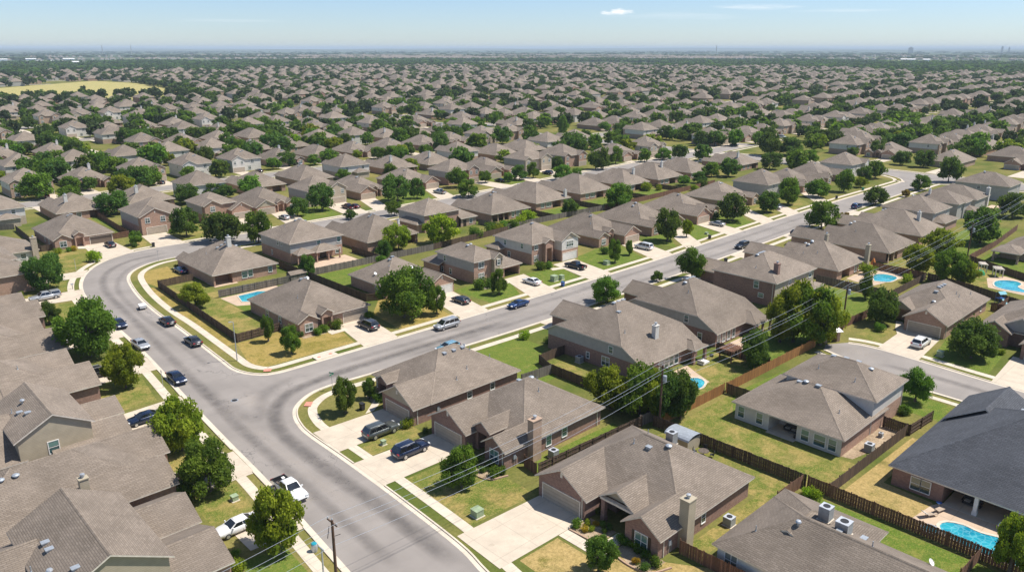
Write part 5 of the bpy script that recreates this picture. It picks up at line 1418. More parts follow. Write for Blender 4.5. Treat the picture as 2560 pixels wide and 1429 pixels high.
# bottom right house with roof units
h = H_((60.8,75.6,10.0,35.0), 'B', 'grey walled house at the bottom right corner with two units on its roof', low='siding_white')
W, D = h.W, h.D
h.vol(0, W-2.4, 0, D, Z1, Z1, Z1, Z1, .52); m = h.last
h.vol(4, W, 13.6, D-.02, Z1+.02, Z1+.02, Z1+.02, None, .42, wall_sides='FRB')
h.last = m
b = MB(); b.box(m['L']-.03, m['L']-.004, .5, D-.5, .02, .8); b.build('brick_veneer', M['brick_tan'], h.root)
h.win('L', 23.0, 1.4, 1.3, 1.4, m, bars=1); h.vent(5.2, 18.8, 'turbine'); h.vent(7.4, 15.6, 'box'); h.vent(3, 22, 'pipe'); h.vent(6.6, 12.2, 'pipe'); h.vent(9.4, 14, 'box'); h.dish(12.0, 8.6); h.done()

# left side of the near street, seen over their roofs (local frame: u = +x, v = +y)
h = H_((2.0,26.4,65.4,83.2), 'B', 'tan sided house with a big front gable at the lower left corner', low='siding_tan', up='siding_tan')
h.vol(7.4, 17.8, 0.6, 15.5, None, Z2+.2, None, Z2+.2, .52, lowmat='siding_tan'); m = h.last
h.vol(12.0, 23.0, 0, 8.6, Z1-.2, None, Z1-.2, None, .42, wall_sides='FRB', lowmat='brick'); wl = h.last; h.garage('R', 4.3, 5.2, wl=wl)
h.vol(11.0, 23.4, 8.7, 16.4, Z1-.1, None, Z1-.1, None, .46, wall_sides='FRB', lowmat='brick')
h.vol(-2, 9.0, 3, 18, Z1, None, Z1, Z1, .5, wall_sides='FBL', lowmat='brick'); h.last = m
for q in (9.6, 11.0): h.vent(9.4, q-1.8, 'box')
h.vent(8.6, 4.6, 'turbine'); h.vent(10.2, 2.6, 'box'); h.vent(7.6, 7, 'pipe'); h.win('F', 12.2, 3.4, 1.0, 1.4, m, bars=1); h.done()

h = H_((4.0,28.4,83.2,99.8), 'B', 'broad roofed house with a cream chimney topped by a metal cap on the left', low='brick')
h.vol(0, 22.4, 0.2, 16.6, Z1, Z1, Z1, Z1, .5); m = h.last
h.vol(12, 22.6, -.1, 8.0, Z1+.03, None, Z1+.03, None, .5, wall_sides='FRB'); h.vol(13, 24.6, 8.0, 16.7, Z1+.04, None, Z1+.04, None, .5, wall_sides='FRB'); h.last = m
h.chimney(13.6, 2.4, 1.9, .9, .8, 'siding_tan')
for q in (8.0, 9.4, 10.8): h.vent(q-2.4, 7.2, 'dome')
h.done()

h = H_((6.0,28.0,100.2,116.6), 'B', 'tan sided two storey house with a gable window and four roof pipes', low='siding_tan', up='siding_tan')
h.vol(8.2, 17.2, .4, 13.6, None, Z2+.1, None, Z2+.1, .54); m = h.last
h.vol(12, 21.2, 0, 6.0, Z1, None, Z1, None, .42, wall_sides='FRB', lowmat='siding_tan'); h.vol(12, 22.2, 6.0, 12.6, Z1+.15, None, Z1+.15, None, .42, wall_sides='FRB', lowmat='siding_tan')
h.vol(-2, 9.4, 0.6, 15, Z1, None, Z1, Z1, .5, wall_sides='FBL', lowmat='siding_tan'); h.last = m
h.win('F', 12.3, 3.3, 1.1, 1.5, m, glass='glass_teal'); h.vent(10.4, 6.6, 'box'); h.vent(11, 5.0, 'box'); h.vent(9.8, 8, 'pipe'); h.vent(11.2, 8.4, 'turbine'); h.done()

for i, (rect, lab, fx) in enumerate((((4.0,29.0,118.6,136.2), 'house at the left edge with a shed dormer ridge and a round porch roof', 28.9), ((5.0,29.8,138.4,156.6), 'low taupe roofed house at the left edge behind the biggest street tree', 29.4), ((6.0,31.4,158.6,175.0), 'plain roofed house at the left edge beside the silver pickup', 31.0))):
    h = H_(rect, 'B', lab, low='brick_dark')
    W, D = h.W, h.D
    h.vol(0, W-2.6, .2, D-.4, Z1, Z1, Z1, Z1, .5); m = h.last
    h.vol(W-12, W, 0, D*.52, Z1+.03, None, Z1+.03, None, .5, wall_sides='FRB'); h.vol(W-11, W-.9, D*.52, D-.2, Z1+.05, None, Z1+.05, None, .5, wall_sides='FRB')
    h.vent(W-9, D*.36, 'pipe'); h.vent(W-12, D*.5, 'dome' if i == 1 else 'box'); h.vent(W-13, D*.55, 'turbine' if i == 0 else 'pipe'); h.done()

h = H_((16.0,36.6,187.0,215.0), 'B', 'two storey grey house at the left edge with a brick lower wing near the bend', low='brick', up='siding')
W, D = h.W, h.D
h.vol(3, W-.6, 11, 27.4, Z2, Z2, Z2, Z2, .5, split=2.7); m = h.last; h.vol(5, W, .4, 12, Z1+1.5, Z1+1.5, None, Z1+1.5, .45, wall_sides='FRL'); m2 = h.last
h.vol(W-3.6, W+.5, 1.6, 5.6, Z1-.2, Z1-.2, Z1-.2, None, .3, wall_sides='FRB', lowmat='siding'); h.win('R', 16, 3.9, 1, 1.2, m); h.win('R', 9, 2.9, 1, 1.2, m2); h.vent(12, 18, 'box'); h.done()
h = H_((22.0,44.0,215.6,229.0), 'B', 'low grey house at the left edge with a rough white stone chimney', low='siding_white', up='siding')
W, D = h.W, h.D
h.vol(0, W, 0, D, Z1, Z1, Z1, Z1, .5); m = h.last; h.chimney(W-1.0, .2, w=1.3, d=1.0, mat='stone', to_ground=True, top=5.6); h.win('F', 18.4, 1.4, 1.1, 1.2, m); h.win('R', 5, 1.4, 1.1, 1.2, m); h.done()

# outside of the bend and the far side of the back street
h = H_((48.6,63.8,223.2,243.6), 'B', 'brick house outside the bend with a brown garage door and dark arched entry', low='brick')
m = tpl_single(h, 'R', gw=6.9, ms=0, garage_gable=False, ww=4.8, wv=-.7, door='garage_brown', entry_h=.75); h.vent(7, 9.8, 'box'); h.vent(7.8, 10, 'box'); h.win('L', 5, 1.4, .8, 1.0, m); h.win('L', 9, 1.4, .8, 1.0, m); h.done()
h = H_((70.8,85.6,224.6,241.6), 'B', 'two storey brick house with a big front gable and two arched windows, outside the bend', low='brick', up='siding')
W, D = h.W, h.D
h.vol(0, W, 1.4, D, Z2, Z2, Z2, Z2, .5, split={'L': 2.4, 'R': 2.4, 'B': 2.4}); m = h.last
h.vol(0.2, 9.0, 0, 6.6, None, Z2+.02, None, Z2+.02, .5, wall_sides='FRL'); w3 = h.last
h.garage('F', 4.6, 5.4, wl=w3); h.win('F', 2.4, 4.0, 1.2, 1.4, w3, bars=1); h.win('F', 6.6, 4.0, 1.2, 1.4, w3, bars=1); h.gable_vent('F', 4.6, 6.2, w3)
h.vol(9.6, 13.6, .6, 3.8, None, Z2+.03, None, Z2+.03, .5, wall_sides='FRL', lowmat='siding_white'); h.win('F', 11.6, 4.0, 1.3, 1.4, bars=1); h.done()
h = H_((90.2,105.4,227.0,242.0), 'B', 'two storey brick and grey siding house with a low garage gable, beside the bend', low='brick', up='siding')
W, D = h.W, h.D
h.vol(0, 11.4, 2.2, D, Z2, Z2, Z2, Z2, .5, split={'L': 2.4, 'R': 2.4, 'B': 2.4}); m = h.last
h.vol(.2, 6.0, .8, 6, None, Z2+.02, None, Z2+.02, .55, wall_sides='FRL'); w3 = h.last; h.win('F', 3, 4, 1.3, 1.4, w3, bars=1); h.win('F', 3, 1.4, 1.3, 1.4, w3, bars=1)
h.vol(8.0, W, 0, 8, None, Z1+.5, None, Z1+.5, .62, wall_sides='FRL'); w4 = h.last; h.garage('F', 11.6, 5.0, wl=w4); h.gable_vent('F', 11.6, 4.3, w4); h.done()
h = H_((106.4,121.4,227.6,247.4), 'B', 'single storey house with a cream triangular gable over its garage on the back street', low='brick', up='siding_tan')
m = tpl_single(h, 'L', gw=7.4, ms=1.6, ww=4.4, gup=True, door='garage_tan'); h.vent(7, 10, 'pipe'); h.done()
h = H_((125.4,140.2,228.6,243.4), 'B', 'two storey stone fronted house with two pointed gables behind a round tree', low='stone', up='siding')
m = tpl_two(h, 'R', gw=7.4, split=2.4, front_gables=2); h.done()
h = H_((144.4,157.4,227.8,250.2), 'B', 'single storey brick house with a tan garage next to the stone fronted house', low='brick')
m = tpl_single(h, 'L', gw=7.0, ms=3.0, ww=3.6, wv=1.8); h.vent(6, 11, 'dome'); h.vent(7, 12, 'box'); h.done()
h = H_((166.4,180.8,229.4,251.2), 'B', 'brick house with an orange brick garage gable behind twin dark trees', low='brick')
m = tpl_single(h, 'R', gw=7.2, ms=3.4); h.vent(6, 11, 'box'); h.done()
h = H_((185.4,200.4,229.2,243.6), 'B', 'two storey grey sided house with brick front corner, partly behind round trees', low='brick', up='siding')
m = tpl_two(h, 'R', gw=6.0, split=2.6); h.done()
h = H_((206.6,222.0,230.6,252.0), 'B', 'brick house with a tan garage gable and a black car before it', low='brick')
m = tpl_single(h, 'L', gw=7.2, ms=3.2); h.vent(7, 11, 'box'); h.done()
h = H_((229.2,245.2,232.8,247.4), 'B', 'two storey house with twin stone gables and white windows on the back street', low='stone', up='siding')
m = tpl_two(h, 'R', gw=7.2, split=2.5, front_gables=2); h.done()
h = H_((250.4,264.8,230.0,247.6), 'B', 'tall brick fronted house with a narrow arched entry on the back street', low='brick', up='siding')
m = tpl_two(h, 'R', gw=6.0, split=2.5, front_gables=2); h.done()
# ------------------------------------------------------------------ measured positions (metres)
# trees: x, y, height, crown radius, kind; shrubs: x, y, radius, kind; cars: x, y, heading, body, colour, label
TREES = [
 (31.4,95.5,7.0,3.3,'l'),(30.0,83.4,6.5,3.2,'g'),(30.2,67.0,7.2,2.9,'l'),(32.8,120.9,6.6,2.9,'l'),(32.8,138.4,9.4,4.7,'g'),(32.3,161.2,4.3,1.8,'d'),
 (37.7,186.3,7.7,3.9,'d'),(66.2,214.8,3.7,1.7,'g'),(79.9,215.4,8.0,3.6,'d'),(84.6,202.9,7.9,5.6,'d'),(90.9,194.7,8.4,3.8,'g'),(115.6,218.6,5.8,3.3,'d'),
 (125.8,221.2,8.3,4.1,'d'),(74.7,260.5,7.4,4.8,'d'),(56.5,152.4,4.8,3.0,'l'),(84.0,156.1,5.1,2.0,'d'),(58.1,124.3,4.8,1.1,'p'),(58.3,116.2,4.9,1.7,'g'),
 (52.7,90.2,5.3,1.7,'p'),(57.8,91.9,3.2,1.0,'p'),(52.1,63.6,5.2,2.05,'g'),(51.9,42.1,4.0,1.6,'p'),(83.4,118.4,9.5,5.1,'g'),(89.1,115.3,5.9,1.8,'g'),
 (106.8,116.5,5.5,1.8,'g'),(125.6,159.5,7.9,4.8,'b'),(113.6,162.4,6.4,3.5,'l'),(105.6,157.2,4.7,1.9,'d'),(144.4,115.8,5.7,1.6,'g'),(152.9,118.1,3.7,1.1,'g'),
 (152.6,217.7,8.8,4.9,'d'),(160.7,217.3,7.0,2.7,'d'),(138.2,198.7,4.5,2.5,'g'),(125.3,203.6,2.9,2.0,'d'),(175.6,207.1,6.2,3.9,'g'),(185.5,224.8,7.2,3.6,'g'),
 (177.6,161.3,5.0,2.9,'d'),(197.6,157.9,8.0,4.4,'g'),(172.0,120.2,8.5,3.5,'d'),(180.0,119.5,4.8,1.5,'b'),(207.7,121.9,8.3,4.5,'d'),(146.2,94.9,7.0,2.9,'g'),
 (118.8,97.1,5.3,3.1,'g'),(138.9,99.3,2.3,1.3,'d'),(227.2,121.5,6.5,3.3,'d'),(243.9,122.9,8.3,3.5,'g'),(264.1,122.6,5.5,3.7,'g'),(216.9,98.6,7.9,4.6,'g'),
 (264.9,102.9,5.8,4.8,'d'),(232.7,99.2,2.5,1.6,'r'),(286.8,101.6,2.6,1.7,'r'),(280.4,120.8,7.9,3.3,'g'),(320.4,126.1,7.0,3.8,'g'),(310.6,126.4,5.6,3.1,'d'),
 (295.0,120.9,3.8,2.6,'l'),(305.1,103.5,5.5,3.7,'d'),(366.8,133.3,6.1,4.8,'d'),(366.7,124.5,7.2,4.7,'d'),(332.0,102.6,9.5,4.6,'d'),(264.5,122.7,6.0,3.7,'g'),
 (244.2,123.2,8.7,3.6,'g'),(226.8,121.4,6.5,2.9,'d'),(432.0,144.8,8.6,4.6,'d'),(429.9,165.3,6.4,5.1,'d'),(353.3,190.9,11.0,5.7,'d'),(360.5,184.2,8.7,5.7,'d'),
 (335.7,167.5,6.7,4.8,'d'),(343.4,164.8,5.8,3.6,'g'),(312.2,167.6,7.3,4.6,'d'),(383.0,162.8,4.1,3.6,'g'),(125.6,59.8,10.9,4.0,'l'),(127.7,55.8,9.4,3.7,'l'),
 (110.7,58.8,6.0,2.6,'d'),(146.5,53.0,6.6,2.8,'d'),(160.2,61.7,4.9,1.7,'d'),(140.5,35.5,6.4,3.7,'d'),(209.8,64.0,6.4,5.7,'l'),(188.4,61.6,6.5,3.5,'l'),
 (184.9,53.3,7.2,3.3,'g'),(185.8,50.8,5.5,2.6,'l'),(231.2,61.3,9.4,5.2,'d'),(274.8,65.3,7.5,4.6,'d'),(115.9,35.5,5.0,2.1,'g'),(84.0,59.5,6.8,2.5,'l'),
 (86.0,56.1,6.9,2.4,'d'),(81.2,13.8,6.4,1.9,'l'),(80.1,348.7,8.0,5.3,'g'),(101.3,371.9,5.1,3.2,'l'),(104.2,360.7,5.7,3.4,'g'),(112.8,441.8,6.9,5.1,'l'),
 (114.7,428.5,5.2,2.9,'l'),(114.6,477.6,6.2,4.6,'d'),(116.6,511.1,8.7,7.3,'d'),(125.9,587.0,7.8,4.8,'d'),(108.0,515.6,4.5,2.7,'d'),(92.6,441.1,5.9,3.9,'d'),
 (102.8,448.4,3.7,2.7,'d'),(74.3,372.9,6.1,5.3,'g'),(95.4,308.7,7.9,3.8,'d'),(103.8,308.9,7.1,4.3,'g'),(83.2,312.4,4.9,3.5,'d'),(78.4,317.0,5.3,3.9,'g'),
 (71.7,292.1,5.4,4.0,'g'),(140.1,427.9,9.8,4.4,'g'),(142.8,457.7,8.3,4.6,'d'),(127.7,364.9,8.8,3.6,'g'),(143.9,354.2,7.2,3.9,'d'),(166.8,367.9,7.7,3.4,'g'),
 (142.3,320.4,3.8,3.4,'g'),(136.7,321.6,5.3,4.2,'d'),(120.3,314.1,4.9,3.4,'g'),(99.4,263.1,6.5,4.1,'d'),(109.5,267.0,5.2,3.7,'d'),(113.0,263.7,4.5,3.3,'d'),
 (177.4,493.1,4.4,2.6,'d'),(156.8,315.0,4.8,3.4,'g'),(166.1,319.3,6.1,4.0,'d'),(176.4,314.1,4.7,3.6,'g'),(186.2,318.8,5.8,4.4,'g'),(196.5,368.3,7.8,3.3,'b'),
 (207.3,376.7,5.8,3.4,'d'),(218.3,379.2,6.0,4.3,'g'),(218.3,366.2,4.7,2.2,'l'),(200.7,317.4,4.2,2.8,'l'),(209.0,312.1,5.5,4.0,'g'),(213.8,307.6,6.0,4.0,'g'),
 (221.5,310.7,5.6,3.3,'l'),(228.8,314.6,5.7,3.4,'d'),(232.5,305.6,5.1,3.9,'g'),(250.7,316.9,8.1,4.4,'d'),(196.1,269.3,5.4,4.7,'l'),(183.2,265.7,4.8,3.5,'g'),
 (163.5,269.5,4.2,3.4,'g'),(200.1,226.0,4.5,2.5,'g'),(207.4,220.8,3.7,2.3,'g'),(257.7,219.3,7.7,3.2,'g'),(260.0,217.0,9.1,3.4,'d'),(276.6,223.6,7.8,2.9,'g'),
 (226.9,209.4,5.9,4.2,'g'),(238.9,212.8,3.0,2.2,'g'),(221.9,221.4,6.2,2.4,'g'),(214.3,221.3,5.9,3.2,'d'),(248.0,232.8,5.1,2.8,'d'),(303.6,217.2,5.4,3.7,'g'),
 (312.0,214.4,6.5,3.8,'d'),(276.3,173.5,5.8,3.5,'g'),(281.4,168.7,7.3,4.1,'d'),(259.5,167.9,4.5,2.7,'d'),(250.9,169.3,3.7,2.4,'g'),(202.0,160.7,7.1,4.1,'g'),
 (276.1,275.3,5.2,5.0,'l'),(362.7,235.6,7.8,4.3,'d'),(368.1,230.5,7.8,5.7,'d'),(348.3,322.6,11.3,3.2,'g'),(386.0,321.5,5.6,3.7,'g'),(368.9,294.9,7.4,5.0,'d'),
 (331.8,271.6,7.4,4.6,'g'),
 (81.2,64.9,6.3,3.2,'l'),(83.1,61.0,7.1,3.6,'g'),(84.6,57.4,6.7,2.8,'d'),(126.5,57.4,10.5,4.5,'g'),(123.9,61.4,7.9,2.9,'l'),
]
SHRUBS = [
 (56.4,80.4,0.71,'l'),(57.3,77.4,0.44,'d'),(56.7,66.2,0.61,'g'),(56.2,64.5,0.46,'g'),(57.5,64.5,0.61,'g'),(56.6,62.7,0.69,'g'),(57.6,62.5,0.51,'g'),(56.0,48.7,0.52,'g'),
 (57.2,48.2,0.36,'l'),(57.7,47.5,0.33,'y'),(58.1,46.8,0.39,'g'),(56.6,47.1,0.32,'l'),(57.4,46.0,0.31,'g'),(57.3,43.5,0.63,'g'),(57.5,42.5,0.44,'g'),(57.3,41.4,0.55,'g'),
 (57.2,40.2,0.52,'g'),(56.8,38.9,0.6,'g'),(55.3,39.1,0.48,'d'),(55.6,40.4,0.37,'y'),(56.0,47.5,0.39,'y'),(59.6,49.0,0.37,'l'),(58.3,46.0,0.36,'d'),(58.6,92.3,0.45,'g'),
 (58.3,90.0,0.72,'g'),(63.6,122.7,0.65,'d'),(66.3,121.5,0.73,'g'),(67.9,122.0,0.79,'g'),(70.4,121.7,0.93,'g'),(48.7,219.0,0.87,'l'),(51.3,219.5,0.66,'g'),(52.3,219.4,0.66,'y'),
 (52.8,204.5,1.47,'b'),(35.3,189.8,1.49,'g'),(65.0,184.0,0.61,'d'),(78.4,222.1,0.81,'g'),(65.1,212.6,0.68,'d'),(106.1,122.1,1.3,'g'),(109.0,121.7,1.19,'d'),(126.9,124.0,1.08,'g'),
 (129.4,123.6,0.92,'g'),(149.4,123.1,1.09,'d'),(92.1,93.6,0.82,'b'),(93.6,89.3,0.63,'d'),(78.3,122.4,0.77,'g'),(67.6,121.8,0.79,'g'),(178.9,69.2,1.39,'l'),(178.5,60.2,1.07,'l'),
 (145.9,32.5,0.56,'l'),(144.0,33.2,0.64,'d'),(206.7,127.1,1.01,'d'),(142.4,51.7,0.83,'g'),(110.5,35.1,0.82,'g'),(109.9,35.0,0.6,'d'),(26.9,83.4,1.03,'g'),(25.8,67.0,0.74,'l'),
 (26.6,69.4,0.46,'g'),(27.5,87.3,0.5,'d'),(32.1,157.2,0.57,'d'),(32.7,184.8,0.59,'l'),(36.1,190.9,0.98,'g'),(150.1,161.5,1.36,'g'),(152.5,160.7,1.49,'g'),(157.2,161.7,1.69,'b'),
 (161.9,163.8,1.93,'b'),(144.3,160.9,1.46,'g'),(146.0,160.0,1.46,'l'),(136.9,159.4,1.65,'g'),(235.2,169.3,1.16,'l'),(230.9,171.6,1.57,'l'),(80.1,34.4,0.56,'b'),(80.5,33.6,0.66,'b'),
 (232.6,173.9,1.39,'g'),(243.2,159.5,1.37,'l'),(253.0,162.8,1.58,'d'),(235.7,132.0,1.01,'g'),(102.9,154.9,1.04,'g'),
]
CARS = [
 (36.5, 76.3, -90, 'pickup', 'white', 'white pickup truck loaded with clutter parked at the kerb of the near street'),
 (39.5, 118.1, -90, 'sedan', 'navy', 'dark blue sedan parked alone on the street just below the junction'),
 (40.6, 137.0, -90, 'sedan', 'silver', 'silver sedan parked on the curving street with its windscreen facing the viewer'),
 (41.5, 150.9, -90, 'sedan', 'navy', 'navy sedan parked at the kerb half hidden by the biggest street tree'),
 (48.6, 146.2, 90, 'sedan', 'black', 'black sedan at the inner kerb of the bend behind the white trailer'),
 (47.9, 132.4, 90, 'sedan', 'graphite', 'dark grey sedan parked at the fence side kerb, its back to the viewer'),
 (52.7, 81.3, 0, 'suv', 'grey', 'grey green suv with sunroof on the driveway beside the round bush'),
 (52.5, 74.3, 0, 'suv', 'navy', 'navy suv with roof rails parked beside the small green utility box'),
 (31.3, 128.5, 0, 'suv', 'black', 'black off roader parked under a tree beside the low left roofs'),
 (30.8, 107.1, 180, 'sedan', 'navy', 'navy sedan nosed toward the garage, its tail under a yellow green tree'),
 (28.8, 73.6, 180, 'sedan', 'white', 'white car on a driveway, partly under the lowest left street tree'),
 (28.6, 87.0, 180, 'suv', 'black', 'black car in deep shade under the dark street tree'),
 (31.1, 147.8, 180, 'suv', 'white', 'white car showing past a roof under the biggest street tree'),
 (35.9, 178.8, 180, 'crew', 'silver', 'silver pickup with a canopy over its bed on the leftmost driveway'),
 (60.7, 217.7, 90, 'sedan', 'black', 'black sedan on the wide driveway of the brick house on the outside of the bend'),
 (64.4, 180.0, 90, 'sedan', 'blue', 'blue car tucked against the side wall of the corner house'),
 (74.9, 117.9, 90, 'suv', 'graphite', 'dark grey suv on the driveway of the corner brick house with the arched entry'),
 (85.7, 108.0, 180, 'van', 'silver', 'silver minivan parked on the straight street facing the junction'),
 (103.9, 107.7, 180, 'sedan', 'blue', 'bright navy sedan parked on the straight street facing the junction'),
 (97.3, 117.8, 90, 'hatch', 'graphite', 'dark bronze hatchback on a driveway beside two lawn trees'),
 (117.3, 117.2, 90, 'sedan', 'white', 'white sedan on the driveway of the open garage'),
 (133.9, 119.2, 90, 'pickup', 'black', 'black pickup backed out in front of a white garage door'),
 (160.6, 119.4, 90, 'van', 'white', 'white van like suv on a driveway along the straight street'),
 (198.8, 121.7, 90, 'sedan', 'silver', 'silver grey sedan on a driveway under a round street tree'),
 (180.1, 102.3, 180, 'suv', 'black', 'dark minivan on the street just past a roof with four vents'),
 (203.3, 98.2, -90, 'suv', 'black', 'black suv on a driveway behind a house with two chimneys'),
 (254.5, 104.7, 0, 'suv', 'blue', 'blue suv parked far up the straight street beside a bushy tree'),
 (234.0, 122.7, 90, 'sedan', 'silver', 'silver car hidden behind a tree on the far driveways'),
 (78.6, 98.95, 180, 'hatch', 'sky', 'light blue car peeking over the ridge of the near junction house'),
 (140.3, 43.5, 0, 'suv', 'white', 'white suv on the driveway of the house on the right hand street'),
 (172.7, 219.8, 90, 'pickup', 'silver', 'silver pickup on a driveway of the back street'),
 (133.6, 218.4, 90, 'pickup', 'maroon', 'maroon pickup on a driveway of the back street'),
 (135.8, 218.0, 90, 'sedan', 'maroon', 'maroon sedan parked beside a maroon pickup'),
 (110.6, 217.7, 90, 'hatch', 'silver', 'pale hatchback on a back street driveway under a dark tree'),
 (205.6, 223.7, 90, 'sedan', 'black', 'black sedan on a driveway of the back street'),
 (233.0, 224.1, 90, 'suv', 'black', 'black suv before the stone gabled two storey house'),
 (170.8, 318.2, 90, 'sedan', 'silver', 'silver car in the gap between two green trees past the back street'),
 (148.8, 311.6, 90, 'sedan', 'black', 'dark car on a bright driveway left of centre in the middle distance'),
]
# ------------------------------------------------------------------ labels by place in the photo (only where looks do not tell things apart)
_cp, _sp = math.cos(PITCH), math.sin(PITCH)
_fx, _fy = math.sin(YAW), math.cos(YAW)
def seen(x, y, z=0.0):
    X = x*_fy - y*_fx; Y = x*_fx + y*_fy
    f = Y*_cp - (z-CAM_H)*_sp; u = Y*_sp + (z-CAM_H)*_cp
    if f < 1: return None
    return (1280 + 1950*X/f)/2560, (714.5 - 1950*u/f)/1429, f
_used = {}
def placed(desc, x, y, z=2.0):
    a = seen(x, y, z)
    p, q = a[0]*100, a[1]*100
    for f in ('%.0f', '%.1f', '%.2f'):
        if f != '%.0f': desc = desc.replace('single storey ', 'low ').replace('two storey ', 'tall ').replace(' brick house', ' house')
        s = (desc + ', ' + f + ' percent across, ' + f + ' percent down the photo') % (p, q)
        if s not in _used: break
    _used[s] = 1
    return s

def visible(x, y, m=0.04):
    a = seen(x, y, 2)
    return a is not None and -m < a[0] < 1+m and a[1] < 1.05

FIELD = [(165,915),(250,848),(330,862),(372,930),(420,1250),(400,1390),(215,1200)]
field = MB(); field.poly(FIELD, 0.01); struct('field', field, grass_mat('hay_field', (0.34, 0.33, 0.10), (0.48, 0.39, 0.17), 0.55, 0.2))

# ------------------------------------------------------------------ houses of the repeating rows
def proto(kind):
    front = 'B'
    brick = ['brick', 'brick_tan', 'brick', 'stone', 'brick', 'brick_tan', 'brick_tan', 'siding_white'][kind % 8]
    up = ['siding', 'siding_white', 'siding_white', 'siding_white'][kind % 4]
    two = kind in (1, 3, 5, 7)
    rect = (0, 15.0 if not two else 14.2, 0, 20.5 if not two else 15.6)
    h = House(rect, 'B', '', low=brick, up=up)
    W, D = h.W, h.D
    if two:
        m = tpl_two(h, 'R' if kind in (1, 5) else 'L', gw=6.4, split=2.5, front_gables=1 if kind in (1, 7) else 2)
        if kind in (3, 5):
            h.vol(2, 8.5, D-1, D+2.6, None, Z1, Z1, Z1, .4, wall_sides='RBL'); h.last = m
        for t in (3.4, 10.8): h.win('B', t, 4.0, 1.0, 1.2, m)
        h.win('L', 6, 4.0, .9, 1.1, m)
    else:
        m = tpl_single(h, 'R' if kind in (0, 4) else 'L', gw=7.0, ms=2.6, ww=4.4, recess=[('B', 2.0, 5.6, 2.6, 2.3)], garage_gable=kind != 6)
        for t in (8.6, 12): h.win('B', t, 1.4, 1.2, 1.3, m)
        if kind in (2, 4): h.chimney(W-4.4, D-4.6, 2.0)
    h.vent(W/2, D/2-2, 'box'); h.vent(W/2+1.0, D/2-1.6, 'box')
    return h.done()

def flatten(root):
    mb = MB(); mats = []
    V, F, U, MI = [], [], [], []
    def walk(o, mat):
        for ch in o.children:
            mw = mat @ Matrix.LocRotScale(ch.location, ch.rotation_euler, ch.scale)
            if ch.type == 'MESH':
                me = ch.data; base = len(mb.v)
                idx = []
                for m_ in me.materials:
                    if m_ not in mats: mats.append(m_)
                    idx.append(mats.index(m_))
                uvl = me.uv_layers[0].data if me.uv_layers else None
                for p in me.polygons:
                    pts = [mw @ me.vertices[v].co for v in p.vertices]
                    mb.face(pts, [tuple(uvl[l].uv) for l in p.loop_indices] if uvl else None, idx[p.material_index])
            walk(ch, mw)
    walk(root, Matrix())
    return mb.mesh('far_house', mats)

PROTO = [proto(k) for k in range(8)]
FLAT = [flatten(p) for p in PROTO]
PSIZE = [(15.0, 20.5) if k not in (1, 3, 5, 7) else (14.2, 15.6) for k in range(8)]
BRICKW = ['red brick', 'tan brick', 'red brick', 'cream stone', 'brown brick', 'tan brick', 'tan brick', 'pale sided']
used_proto = set()

spots = []     # x0, y0, facing, kind
extra = []     # houses measured one by one beyond the cross street
for x0, y0, fc, k in ((381, 142, 'A', 0), (372, 111, 'A', 6), (386, 84, 'A', 2), (443, 120, 'A', 4), (383, 160, 'B', 1), (443, 176, 'B', 3), (405, 164, 'B', 5), (424, 176, 'B', 7), (463, 178, 'B', 5), (410, 92, 'B', 0), (425, 118, 'A', 0)):
    spots.append((x0, y0, fc, k, True))
_r = random.Random(11)
def blocked(x, y):
    if inside((x, y), FIELD) or inside((x+10, y+10), FIELD): return True
    if abs(x+8-342) < 16 and y > 120: return True
    if 100 < x < 122 and 395 < y < 760: return True
    if abs(x-640) < 14 or abs(x+190) < 12 or abs(x-960) < 14: return True
    return False
def house_limit(x, y):
    a = math.atan2(x, y) - YAW
    return 2230 - 1150*max(0, abs(a)-0.12) + 110*math.sin(a*23) + 60*math.sin(a*61+1.3)
lots = []
def grow(d): return 1 + 0.34*min(1, max(0, (d-480)/1200))
streets = []
st = 301.0
for k in range(2, 32):
    streets.append((k, st)); st += 97*grow(st*1.38)
streets = [(k, 301 + 97*(k-2)) for k in range(-4, 2)] + streets
for k, st in streets:
    for fc in ('b', 'B'):
        x = -1400 + _r.uniform(0, 12)
        while x < 2600:
            sc = grow(math.hypot(x, st))
            x += 20.3*sc + _r.uniform(-0.9, 0.9)
            dr = 0.035*(x-150)
            yc = st + (-27.5 if fc == 'b' else 27.5)*grow(st*1.38) + dr
            if not visible(x+7, yc): continue
            dist = math.hypot(x, yc)
            if dist > house_limit(x, yc): continue
            if yc < 262 and x < 268: continue          # measured one by one above
            if x < 412 and yc < 215 and x > -100 and not (278 < x < 330 and 160 < yc < 215): continue
            if yc < 205 and x < 268: continue
            if blocked(x, yc): continue
            if _r.random() < 0.03: continue
            two = _r.random() < (0.5 if yc > 300 else 0.35)
            kk = _r.choice((1, 3, 5, 7)) if two else _r.choice((0, 2, 4, 6))
            lots.append((dist, x, st, dr, fc, kk))
lots.sort()
near_n = 0
N_NEAR = len([o for o in SC.objects if o.parent is None and o.get('category') == 'house' and o not in PROTO])
for x0, y0, fc, k, _ in spots: pass
MAXH = 300
todo = [(math.hypot(s[0], s[1]), s[0], s[1], s[2], s[3]) for s in spots]
for dist, x, st, dr, fc, kk in lots:
    sc = grow(dist); w, d = PSIZE[kk][0]*sc, PSIZE[kk][1]*sc
    y0 = (st + 16.5*sc + dr + _r.uniform(-1, 1.5)) if fc == 'B' else (st - 16.5*sc + dr - d + _r.uniform(-1.5, 1))
    todo.append((dist, x, y0, fc, kk))
todo.sort()
room = MAXH - N_NEAR
far_list = todo[room:]
